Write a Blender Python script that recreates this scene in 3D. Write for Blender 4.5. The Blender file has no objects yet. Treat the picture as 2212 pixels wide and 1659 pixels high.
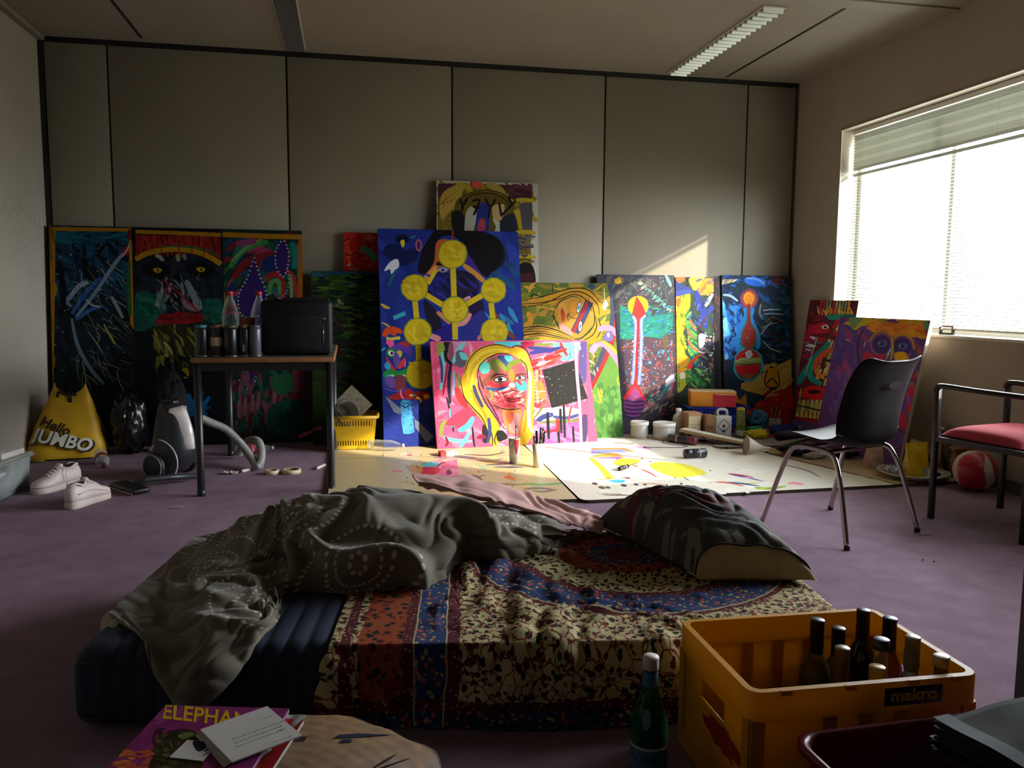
import bpy, bmesh, math, random
import numpy as np
from mathutils import Vector, Matrix
PI = math.pi
random.seed(7); RNG = np.random.default_rng(7)
scn = bpy.context.scene
COL = scn.collection
# ---------------------------------------------------------------- camera
F_PX, YAW, PITCH, ROLL, EYE = 1766.0, .1974, .1059, .0069, 1.07
WALL_Y, CEIL, XL, XR = 6.30, 2.816, -2.05, 3.63
def _axes():
    cy, sy, cp, sp = math.cos(YAW), math.sin(YAW), math.cos(PITCH), math.sin(PITCH)
    f = np.array([sy*cp, cy*cp, -sp]); r = np.array([cy, -sy, 0.]); u = np.cross(r, f)
    c, s = math.cos(ROLL), math.sin(ROLL)
    return c*r+s*u, -s*r+c*u, f
CR, CU, CF = _axes(); EYEP = np.array([0, 0, EYE])
cam_d = bpy.data.cameras.new('camera'); cam = bpy.data.objects.new('camera', cam_d); COL.objects.link(cam)
cam.matrix_world = Matrix(((CR[0], CU[0], -CF[0], 0), (CR[1], CU[1], -CF[1], 0), (CR[2], CU[2], -CF[2], EYE), (0, 0, 0, 1)))
cam_d.sensor_fit = 'HORIZONTAL'; cam_d.sensor_width = 36; cam_d.lens = 36*F_PX/2212; cam_d.clip_start = .05
scn.camera = cam
# ---------------------------------------------------------------- light
SKY, SUN, EXPO = 78.0, 38.0, -1.12
w = bpy.data.worlds.new('sky'); scn.world = w; w.use_nodes = True
wt = w.node_tree; bg = wt.nodes['Background']; bg.inputs[1].default_value = SKY
# bright overcast sky over a darker ground
_tc = wt.nodes.new('ShaderNodeTexCoord'); _sx = wt.nodes.new('ShaderNodeSeparateXYZ'); _rp = wt.nodes.new('ShaderNodeValToRGB'); _mr = wt.nodes.new('ShaderNodeMapRange')
wt.links.new(_tc.outputs['Generated'], _sx.inputs[0]); wt.links.new(_sx.outputs[2], _mr.inputs[0]); _mr.inputs[1].default_value = -1; _mr.inputs[2].default_value = 1
wt.links.new(_mr.outputs[0], _rp.inputs[0]); wt.links.new(_rp.outputs[0], bg.inputs[0])
_e = _rp.color_ramp.elements; _e[0].position = .46; _e[0].color = (.22, .23, .20, 1); _e[1].position = .54; _e[1].color = (.86, .93, 1., 1)
sun_d = bpy.data.lights.new('sun', 'SUN'); sun = bpy.data.objects.new('sun', sun_d); COL.objects.link(sun)
sun_d.energy = SUN; sun_d.angle = math.radians(1.0); sun_d.color = (1., .90, .70)
SUNDIR = Vector((-1.15, 1., -1.15*.52)).normalized()
sun.rotation_euler = SUNDIR.to_track_quat('-Z', 'Y').to_euler()
WIN_Y0, WIN_Y1, WIN_Z0, WIN_Z1 = 2.2, 5.65, .85, 2.32  # unseen near end of the window, set to keep sun off bed and chair
po = bpy.data.lights.new('window_portal', 'AREA'); por = bpy.data.objects.new('window_portal', po); COL.objects.link(por)
po.shape = 'RECTANGLE'; po.size = WIN_Y1-WIN_Y0; po.size_y = WIN_Z1-WIN_Z0; po.cycles.is_portal = True
por.matrix_world = Matrix(((0, 0, 1, 3.9), (1, 0, 0, (WIN_Y0+WIN_Y1)/2), (0, 1, 0, (WIN_Z0+WIN_Z1)/2), (0, 0, 0, 1)))
scn.view_settings.view_transform = 'Standard'; scn.view_settings.look = 'None'
scn.view_settings.gamma = 1; scn.view_settings.use_curve_mapping = False; scn.view_settings.exposure = EXPO
cy_ = scn.cycles
cy_.max_bounces = 8; cy_.diffuse_bounces = 4; cy_.glossy_bounces = 3; cy_.transmission_bounces = 6; cy_.transparent_max_bounces = 12
cy_.sample_clamp_indirect = 4
# ---------------------------------------------------------------- pixels to places
def ray(u, v): return CF + CR*(u-1106)/F_PX - CU*(v-829.5)/F_PX
def atZ(u, v, z=0.): d = ray(u, v); return EYEP + d*((z-EYE)/d[2])
def atY(u, v, y): d = ray(u, v); return EYEP + d*(y/d[1])
def atX(u, v, x): d = ray(u, v); return EYEP + d*(x/d[0])
# ---------------------------------------------------------------- materials
def lin(c):
    if isinstance(c, str):
        c = c.lstrip('#'); c = [int(c[i:i+2], 16) for i in (0, 2, 4)]
    c = [x/255. for x in c]
    return tuple(x/12.92 if x <= .04045 else ((x+.055)/1.055)**2.4 for x in c)
MATS = {}
class NT:
    """small helper to write node graphs"""
    def __init__(s, name):
        s.m = bpy.data.materials.new(name); s.m.use_nodes = True; s.t = s.m.node_tree
        s.b = s.t.nodes['Principled BSDF']; s.out = s.t.nodes['Material Output']
    def n(s, kind, **kw):
        nd = s.t.nodes.new(kind)
        for k, v in kw.items(): setattr(nd, k, v)
        return nd
    def lk(s, a, b): s.t.links.new(a, b)
    def put(s, sock, v):
        if isinstance(v, bpy.types.NodeSocket): s.lk(v, sock)
        elif isinstance(v, (tuple, list)) and len(v) == 3 and sock.type == 'RGBA': sock.default_value = (*v, 1)
        else: sock.default_value = v
    def math(s, op, a, b=0., c=None):
        nd = s.n('ShaderNodeMath', operation=op)
        s.put(nd.inputs[0], a); s.put(nd.inputs[1], b)
        if c is not None: s.put(nd.inputs[2], c)
        return nd.outputs[0]
    def mix(s, f, a, b, mode='MIX'):
        nd = s.n('ShaderNodeMix', data_type='RGBA', blend_type=mode)
        s.put(nd.inputs[0], f); s.put(nd.inputs[6], a); s.put(nd.inputs[7], b)
        return nd.outputs[2]
    def noise(s, scale, detail=2., vec=None, rough=.5, dist=0.):
        nd = s.n('ShaderNodeTexNoise'); nd.inputs['Scale'].default_value = scale; nd.inputs['Detail'].default_value = detail
        nd.inputs['Roughness'].default_value = rough; nd.inputs['Distortion'].default_value = dist
        if vec is not None: s.lk(vec, nd.inputs['Vector'])
        return nd
    def ramp(s, f, stops):
        nd = s.n('ShaderNodeValToRGB'); s.put(nd.inputs[0], f); e = nd.color_ramp.elements
        while len(e) < len(stops): e.new(.5)
        for k, (p, c) in enumerate(stops): e[k].position = p; e[k].color = (*c, 1)
        return nd.outputs[0]
    def coord(s, kind='Object'):
        return s.n('ShaderNodeTexCoord').outputs[kind]
    def xyz(s, v):
        nd = s.n('ShaderNodeSeparateXYZ'); s.lk(v, nd.inputs[0]); return nd.outputs
    def scalev(s, v, sc):
        nd = s.n('ShaderNodeMapping'); s.lk(v, nd.inputs[0]); nd.inputs['Scale'].default_value = sc; return nd.outputs[0]
    def bump(s, h, strength=.3, dist=.002):
        nd = s.n('ShaderNodeBump'); nd.inputs['Strength'].default_value = strength; nd.inputs['Distance'].default_value = dist
        s.lk(h, nd.inputs['Height']); s.lk(nd.outputs[0], s.b.inputs['Normal'])
def mat(name, c, rough=.5, metal=0., var=.12, vs=6., bump=0., bs=60., alpha=None, trans=0., ior=1.45, spec=.5, coat=0., sub=0.):
    if name in MATS: return MATS[name]
    g = NT(name); c = lin(c)
    v = g.coord('Object')
    nz = g.noise(vs, 3., v)
    lo = tuple(x*(1-var) for x in c); hi = tuple(min(1, x*(1+var)) for x in c)
    g.put(g.b.inputs['Base Color'], g.ramp(nz.outputs[0], [(.3, lo), (.7, hi)]))
    g.b.inputs['Roughness'].default_value = rough; g.b.inputs['Metallic'].default_value = metal
    g.b.inputs['Specular IOR Level'].default_value = spec
    if coat: g.b.inputs['Coat Weight'].default_value = coat
    if trans: g.b.inputs['Transmission Weight'].default_value = trans; g.b.inputs['IOR'].default_value = ior
    if bump:
        n2 = g.noise(bs, 3., v); g.bump(n2.outputs[0], bump, .003)
    MATS[name] = g.m
    return g.m
def clear_mat(name, c, opac=.25, rough=.05):
    """thin clear plastic or glass: see-through with a shiny skin"""
    if name in MATS: return MATS[name]
    g = NT(name); c = lin(c)
    g.b.inputs['Base Color'].default_value = (*c, 1); g.b.inputs['Roughness'].default_value = rough
    nz = g.noise(8., 2., g.coord('Object'))
    tr = g.n('ShaderNodeBsdfTransparent'); tr.inputs[0].default_value = (*[min(1, .35+.65*x**.5) for x in c], 1)
    lw = g.n('ShaderNodeLayerWeight'); lw.inputs[0].default_value = .35
    fac = g.math('ADD', g.math('MULTIPLY', lw.outputs['Facing'], .55), g.math('MULTIPLY', nz.outputs[0], 2*opac))
    mx = g.n('ShaderNodeMixShader'); g.lk(g.math('MINIMUM', fac, 1.), mx.inputs[0]); g.lk(tr.outputs[0], mx.inputs[1]); g.lk(g.b.outputs[0], mx.inputs[2])
    g.lk(mx.outputs[0], g.out.inputs[0]); MATS[name] = g.m
    return g.m
def paint_mat(name='dried_paint', rough=.55, amt=.22, stretch=(30, 30, 90)):
    """colour comes from the painted patches themselves; noise adds brush grain"""
    if name in MATS: return MATS[name]
    g = NT(name); at = g.n('ShaderNodeVertexColor', layer_name='Col')
    v = g.coord('Object'); nz = g.noise(1., 4., g.scalev(v, stretch), .6, .6); n2 = g.noise(7., 3., v)
    f = g.math('ADD', g.math('MULTIPLY', g.math('SUBTRACT', nz.outputs[0], .5), amt*2.2), g.math('MULTIPLY', g.math('SUBTRACT', n2.outputs[0], .5), amt*1.6))
    sc = g.math('ADD', 1., f)
    hs = g.n('ShaderNodeHueSaturation'); g.lk(at.outputs[0], hs.inputs['Color']); g.lk(sc, hs.inputs['Value'])
    g.lk(hs.outputs[0], g.b.inputs['Base Color']); g.b.inputs['Roughness'].default_value = rough; g.b.inputs['Specular IOR Level'].default_value = .12
    g.bump(nz.outputs[0], .25, .002); MATS[name] = g.m
    return g.m
# ---------------------------------------------------------------- mesh builder
class MB:
    def __init__(s): s.v = []; s.f = []; s.c = []; s.uv = None; s.sm = []
    def add(s, vs, fs, col=None, smooth=True):
        o = len(s.v); s.v.extend([tuple(map(float, p)) for p in vs]); s.f.extend([tuple(i+o for i in f) for f in fs])
        s.c.extend([col]*len(fs)); s.sm.extend([smooth]*len(fs)); return s
    def box(s, x0, x1, y0, y1, z0, z1, col=None, bev=0.):
        if bev <= 0:
            vs = [(x, y, z) for z in (z0, z1) for y in (y0, y1) for x in (x0, x1)]
            return s.add(vs, [(0, 2, 3, 1), (4, 5, 7, 6), (0, 1, 5, 4), (2, 6, 7, 3), (0, 4, 6, 2), (1, 3, 7, 5)], col, False)
        bm = bmesh.new(); bmesh.ops.create_cube(bm, size=1)
        for q in bm.verts: q.co = Vector(((x0+x1)/2+q.co.x*(x1-x0), (y0+y1)/2+q.co.y*(y1-y0), (z0+z1)/2+q.co.z*(z1-z0)))
        bmesh.ops.bevel(bm, geom=bm.edges[:], offset=bev, segments=2, profile=.5, affect='EDGES')
        bm.verts.index_update(); vs = [tuple(q.co) for q in bm.verts]; fs = [tuple(q.index for q in f.verts) for f in bm.faces]; bm.free()
        return s.add(vs, fs, col, True)
    def lathe(s, prof, seg=20, cx=0, cy=0, col=None, cap=True, sx=1., sy=1.):
        vs = []; n = len(prof)
        for r, z in prof:
            for k in range(seg):
                a = 2*PI*k/seg; vs.append((cx+r*math.cos(a)*sx, cy+r*math.sin(a)*sy, z))
        fs = [(i*seg+k, i*seg+(k+1) % seg, (i+1)*seg+(k+1) % seg, (i+1)*seg+k) for i in range(n-1) for k in range(seg)]
        if cap:
            if prof[0][0] > 1e-5: fs.append(tuple(reversed(range(seg))))
            if prof[-1][0] > 1e-5: fs.append(tuple(range((n-1)*seg, n*seg)))
        return s.add(vs, fs, col)
    def loft(s, rings, closed=True, caps=True, col=None, smooth=True):
        m = len(rings[0]); vs = [p for r in rings for p in r]; fs = []
        for i in range(len(rings)-1):
            for k in range(m if closed else m-1):
                fs.append((i*m+k, i*m+(k+1) % m, (i+1)*m+(k+1) % m, (i+1)*m+k))
        if caps and closed: fs.append(tuple(reversed(range(m)))); fs.append(tuple(range((len(rings)-1)*m, len(rings)*m)))
        return s.add(vs, fs, col, smooth)
    def tube(s, pts, r, seg=8, col=None, caps=True, flat=1.):
        pts = [Vector(p) for p in pts]; n = len(pts); rr = r if isinstance(r, (list, tuple)) else [r]*n
        rings = []; up = None
        for i, p in enumerate(pts):
            t = (pts[min(i+1, n-1)]-pts[max(i-1, 0)]).normalized()
            if up is None: up = Vector((0, 0, 1)) if abs(t.z) < .9 else Vector((0, 1, 0))
            a = t.cross(up).normalized(); b = a.cross(t).normalized(); up = b
            rings.append([tuple(p+a*rr[i]*math.cos(2*PI*k/seg)+b*rr[i]*flat*math.sin(2*PI*k/seg)) for k in range(seg)])
        return s.loft(rings, True, caps, col)
    def prism(s, poly, z0, z1, col=None, ax='z', smooth=False):
        m = len(poly)
        def P(p, h): return (p[0], p[1], h) if ax == 'z' else ((p[0], h, p[1]) if ax == 'y' else (h, p[0], p[1]))
        vs = [P(p, z0) for p in poly]+[P(p, z1) for p in poly]
        fs = [tuple(reversed(range(m))), tuple(range(m, 2*m))]+[(k, (k+1) % m, m+(k+1) % m, m+k) for k in range(m)]
        return s.add(vs, fs, col, smooth)
    def grid(s, P, col=None, uv=None, flip=False):
        n, m = P.shape[:2]; vs = P.reshape(-1, 3); o = len(s.v)
        fs = [(i*m+j, i*m+j+1, (i+1)*m+j+1, (i+1)*m+j) for i in range(n-1) for j in range(m-1)]
        if flip: fs = [f[::-1] for f in fs]
        s.add(vs, fs, col)
        if uv is not None: s.uv = uv.reshape(-1, 2)
        return s
    def ell(s, cx, cy, cz, rx, ry, rz, seg=14, rings=8, col=None):
        prof = [(math.sin(PI*i/rings), -math.cos(PI*i/rings)) for i in range(rings+1)]
        vs = []
        for r, z in prof:
            for k in range(seg): vs.append((cx+rx*r*math.cos(2*PI*k/seg), cy+ry*r*math.sin(2*PI*k/seg), cz+rz*z))
        fs = [(i*seg+k, i*seg+(k+1) % seg, (i+1)*seg+(k+1) % seg, (i+1)*seg+k) for i in range(rings) for k in range(seg)]
        return s.add(vs, fs, col)
    def xform(s, M, start=0):
        for i in range(start, len(s.v)): s.v[i] = tuple(M @ Vector(s.v[i]))
        return s
    def mesh(s, name, m):
        me = bpy.data.meshes.new(name); me.from_pydata(s.v, [], s.f); 
        if m is not None: me.materials.append(m)
        me.polygons.foreach_set('use_smooth', s.sm)
        if any(c is not None for c in s.c):
            ca = me.color_attributes.new('Col', 'FLOAT_COLOR', 'CORNER'); arr = []
            for f, c in zip(s.f, s.c): arr.extend(((*(c or (.5, .5, .5)), 1.))*len(f))
            ca.data.foreach_set('color', arr)
        if s.uv is not None:
            ul = me.uv_layers.new(name='UVMap'); li = np.zeros(len(me.loops), int); me.loops.foreach_get('vertex_index', li)
            ul.data.foreach_set('uv', np.asarray(s.uv)[li].ravel())
        me.update(); return me
    def build(s, name, m, parent=None, loc=None, rot=None, auto=None):
        me = s.mesh(name, m)
        if auto is not None: me.set_sharp_from_angle(angle=math.radians(auto))
        return obj(name, me, parent, loc, rot)
def obj(name, me, parent=None, loc=None, rot=None):
    o = bpy.data.objects.new(name, me); COL.objects.link(o)
    if parent is not None: o.parent = parent
    if loc is not None: o.location = loc
    if rot is not None: o.rotation_euler = rot
    return o
def tag(o, label=None, cat=None, group=None, kind=None):
    if label: o['label'] = label
    if cat: o['category'] = cat
    if group: o['group'] = group
    if kind: o['kind'] = kind
    return o
def thing(name, label, cat, loc=(0, 0, 0), rz=0., group=None, rot=None):
    o = bpy.data.objects.new(name, None); COL.objects.link(o); o.empty_display_size = .05
    o.location = tuple(map(float, loc)); o.rotation_euler = rot if rot is not None else (0, 0, rz)
    return tag(o, label, cat, group)
def copy_tree(o, parent=None):
    c = o.copy(); COL.objects.link(c); c.parent = parent
    for ch in list(o.children): copy_tree(ch, c)
    return c
def text_polys(txt, size=1., shear=0., bold=0.):
    """outline of lettering as flat verts/faces in x,y; origin at left of the base line"""
    cu = bpy.data.curves.new('lettering', 'FONT'); cu.body = txt; cu.size = size; cu.shear = shear; cu.offset = bold; cu.resolution_u = 3
    ob = bpy.data.objects.new('lettering', cu); COL.objects.link(ob)
    me = bpy.data.meshes.new_from_object(ob.evaluated_get(bpy.context.evaluated_depsgraph_get()))
    vs = [tuple(v.co) for v in me.vertices]; fs = [tuple(p.vertices) for p in me.polygons]
    bpy.data.objects.remove(ob); bpy.data.curves.remove(cu); bpy.data.meshes.remove(me)
    return vs, fs
def cr(pts, n=8, closed=False):
    """smooth curve through points"""
    P = [np.array(p, float) for p in pts]; m = len(P)
    if m < 3 and not closed: 
        return [tuple(P[0]+(P[-1]-P[0])*k/n) for k in range(n+1)]
    out = []; rng = range(m) if closed else range(m-1)
    for i in rng:
        g = (lambda k: P[k % m]) if closed else (lambda k: P[min(max(k, 0), m-1)])
        a, b, c, d = g(i-1), g(i), g(i+1), g(i+2)
        for k in range(n):
            t = k/n; out.append(tuple(.5*((2*b)+(c-a)*t+(2*a-5*b+4*c-d)*t*t+(3*b-a-3*c+d)*t**3)))
    if not closed: out.append(tuple(P[-1]))
    return out
# ================================================================ the room
M_WALL = mat('wall_paint', '#a89f8f', .75, var=.05, vs=2., bump=.05, bs=300)
M_PANEL = mat('wall_panel', '#857d6c', .7, var=.06, vs=1.2, bump=.05, bs=250)
M_CEIL = mat('ceiling_panel', '#928a7e', .8, var=.04, vs=3.)
M_BLACK = mat('black_profile', '#14120f', .5)
M_WHITE = mat('white_lacquer', '#d9d6cc', .45, var=.03)
def struct(name, mb, m, parent=None, label=None):
    o = mb.build(name, m, parent)
    if parent is None: o['kind'] = 'structure'
    if label: o['label'] = label
    return o
NEAR = -2.6
# carpet
def carpet():
    g = NT('carpet'); v = g.coord('Object'); a = g.noise(420., 3., v); b = g.noise(1.3, 3., v); c = g.noise(9., 4., v)
    f = g.math('ADD', g.math('MULTIPLY', a.outputs[0], .5), g.math('ADD', g.math('MULTIPLY', b.outputs[0], .3), g.math('MULTIPLY', c.outputs[0], .2)))
    g.put(g.b.inputs['Base Color'], g.ramp(f, [(.3, lin('#5c4752')), (.5, lin('#846b7a')), (.72, lin('#a68d9b'))]))
    g.b.inputs['Roughness'].default_value = .95; g.b.inputs['Specular IOR Level'].default_value = .25; g.bump(a.outputs[0], .6, .004); return g.m
struct('floor', MB().box(XL-.1, XR+.3, NEAR-.1, WALL_Y+.2, -.1, 0), carpet())
struct('ceiling', MB().box(XL-.1, XR+.3, NEAR-.1, WALL_Y+.2, CEIL, CEIL+.1), M_CEIL)
# back wall of panels with dark joints
wb = MB().box(XL-.1, XR+.3, WALL_Y+.012, WALL_Y+.2, 0, CEIL); wall_back = struct('wall_back', wb, M_BLACK)
js = [XL+.03]+[-1.614+1.2*k for k in range(5)]+[XR-.015]
for k in range(6):
    MB().box(js[k]+.007, js[k+1]-.007, WALL_Y, WALL_Y+.012, .07, CEIL-.035, bev=.002).build('panel', M_PANEL, wall_back)
MB().box(XL, XR, WALL_Y-.004, WALL_Y+.012, 0, .07).build('plinth', M_BLACK, wall_back)
struct('trim_1', MB().box(XL, XR, WALL_Y-.006, WALL_Y+.012, CEIL-.034, CEIL), M_BLACK, label='black strip along the top of the panelled wall')
struct('trim_2', MB().box(XL, XL+.03, WALL_Y-.012, WALL_Y+.012, 0, CEIL-.034), M_BLACK, label='black upright strip in the left corner')
struct('trim_3', MB().box(XR-.012, XR, WALL_Y-.01, WALL_Y+.012, 0, CEIL-.034), mat('grey_profile', '#4d483f', .5), label='grey upright strip in the right corner')
struct('wall_left', MB().box(XL-.1, XL, NEAR-.1, WALL_Y+.012, 0, CEIL), M_WALL)
struct('wall_near', MB().box(XL-.1, XR+.3, NEAR-.1, NEAR, 0, CEIL), mat('near_wall', '#5a544a', .8))
X2 = XR+.24
wr = MB()
wr.box(XR, X2, NEAR-.1, WIN_Y0, 0, CEIL); wr.box(XR, X2, WIN_Y1, WALL_Y+.012, 0, CEIL)
wr.box(XR, X2, WIN_Y0, WIN_Y1, 0, WIN_Z0); wr.box(XR, X2, WIN_Y0, WIN_Y1, WIN_Z1, CEIL)
struct('wall_right', wr, M_WALL)
struct('baseboard_right', MB().box(XR-.012, XR, NEAR, WALL_Y-.01, 0, .07), mat('baseboard_grey', '#56544f', .6))
struct('trim_4', MB().box(XR-.012, XR+.0, WIN_Y0, WIN_Y1+.02, WIN_Z1-.004, WIN_Z1+.004).box(XR-.008, XR, WIN_Y1, WIN_Y1+.004, WIN_Z0, WIN_Z1), M_WHITE, label='thin white edge around the window opening')
# ceiling coving strips, slots and the cross band
struct('trim_5', MB().box(XL, XL+.05, NEAR, WALL_Y-.01, CEIL-.03, CEIL, bev=.004), mat('cove_strip', '#8d8371', .6), label='narrow coving along the left ceiling edge')
for k, (x, y0, y1, n) in enumerate(((2.962, 4.655, 6.235, 6), (-1.36, 4.655, 6.195, 7))):
    struct('trim_%d' % n, MB().box(x-.008, x+.008, y0, y1, CEIL-.004, CEIL+.001), M_BLACK, label='black slot in the ceiling')
struct('trim_8', MB().box(XL+.05, XR, 4.5, 4.628, CEIL-.012, CEIL, bev=.003), M_CEIL, label='raised band across the ceiling')
# recessed ceiling lights with louvres
M_ALU = mat('louvre_metal', '#c9c9c2', .28, 1., var=.05)
def luminaire(x, y0, y1, label):
    t = thing('ceiling_light', label, 'ceiling light', (x, y0, CEIL-.006), 0, 'ceiling lights')
    L = y1-y0; W = .066
    fr = MB()
    for s in (-1, 1): fr.box(s*W-.008*(s < 0), s*W+.008*(s > 0), 0, L, -.004, .005)
    fr.box(-W, W, 0, .008, -.004, .005); fr.box(-W, W, L-.008, L, -.004, .005)
    fr.build('frame', M_WHITE, t)
    MB().box(-W, W, .008, L-.008, .002, .005).build('housing', mat('lamp_housing', '#2a2a28', .5), t)
    n = 22; me = None
    for k in range(n):
        yy = .03+(L-.06)*k/(n-1)
        if me is None:
            me = MB().prism([(-.012, .0), (.012, .0), (.003, -.03), (-.003, -.03)], -W, W, ax='x').mesh('louvre_blade', M_ALU)
        obj('louvre_blade', me, t, (0, yy, 0))
luminaire(2.533, 4.7, 6.2, 'recessed louvred ceiling light nearest the window')
luminaire(-.345, 4.7, 6.19, 'recessed louvred ceiling light far from the window')
# window: frame, panes, sill
win = MB(); XF0, XF1 = XR+.15, XR+.2
win.box(XF0, XF1, WIN_Y0, WIN_Y1, WIN_Z0, WIN_Z0+.05); win.box(XF0, XF1, WIN_Y0, WIN_Y1, WIN_Z1-.05, WIN_Z1)
window = struct('window_1', win, M_WHITE)
muls = [WIN_Y0+.025, 3.4, 4.66, WIN_Y1-.02]
for y in muls: MB().box(XF0, XF1, y-.018, y+.018, WIN_Z0+.05, WIN_Z1-.05).build('mullion', M_WHITE, window)
def pane_mat():
    g = NT('window_glass'); tr = g.n('ShaderNodeBsdfTransparent'); gl = g.n('ShaderNodeBsdfGlossy'); gl.inputs['Roughness'].default_value = .02
    mx = g.n('ShaderNodeMixShader'); mx.inputs[0].default_value = .05; g.lk(tr.outputs[0], mx.inputs[1]); g.lk(gl.outputs[0], mx.inputs[2]); g.lk(mx.outputs[0], g.out.inputs[0]); return g.m
PM = pane_mat()
for a, b in zip(muls[:-1], muls[1:]): MB().box(XF0+.02, XF0+.026, a+.018, b-.018, WIN_Z0+.05, WIN_Z1-.05).build('pane', PM, window)
MB().box(XR-.012, XF0, WIN_Y0, WIN_Y1, WIN_Z0-.014, WIN_Z0+.004, bev=.003).build('sill', M_WHITE, window)
# venetian blind: every slat a part of its own; upper slats closed, lower ones open
M_SLAT = mat('blind_slat', '#a3a69a', .5, var=.03)
bl = thing('venetian_blind', 'white venetian blind hanging in the window, upper slats tilted shut', 'blind', (XR+.085, (WIN_Y0+WIN_Y1)/2, WIN_Z0))
BL = (WIN_Y1-WIN_Y0)/2-.02
MB().box(-.014, .014, -BL, BL, WIN_Z1-WIN_Z0-.035, WIN_Z1-WIN_Z0-.002, bev=.002).build('headrail', M_WHITE, bl)
MB().box(-.012, .012, -BL, BL, .03, .045, bev=.003).build('bottom_rail', M_WHITE, bl)
sl = MB(); prof = [(-.0125, -.0012), (-.006, .0008), (0, .0014), (.006, .0008), (.0125, -.0012)]
sl.loft([[(x, -BL, z) for x, z in prof], [(x, BL, z) for x, z in prof]], closed=False, caps=False)
sme = sl.mesh('slat', M_SLAT)
z = .065; k = 0; HT = WIN_Z1-WIN_Z0
while z < HT-.045:
    zz = z+WIN_Z0
    if zz > 2.03: tilt = (1.02, .93, 1.02)[k % 3]
    elif zz > 1.95: tilt = (.9, -.2, .9, -.15)[k % 4]
    else: tilt = -.40
    obj('slat', sme, bl, (0, 0, z), (0, tilt, 0)); z += .0215; k += 1
for y in (-1.5, -.9, -.3, .3, .9, 1.5):
    MB().tube([(-.014, y, .04), (-.014, y, HT-.03)], .0008, 4).build('ladder_cord', M_WHITE, bl)
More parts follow.
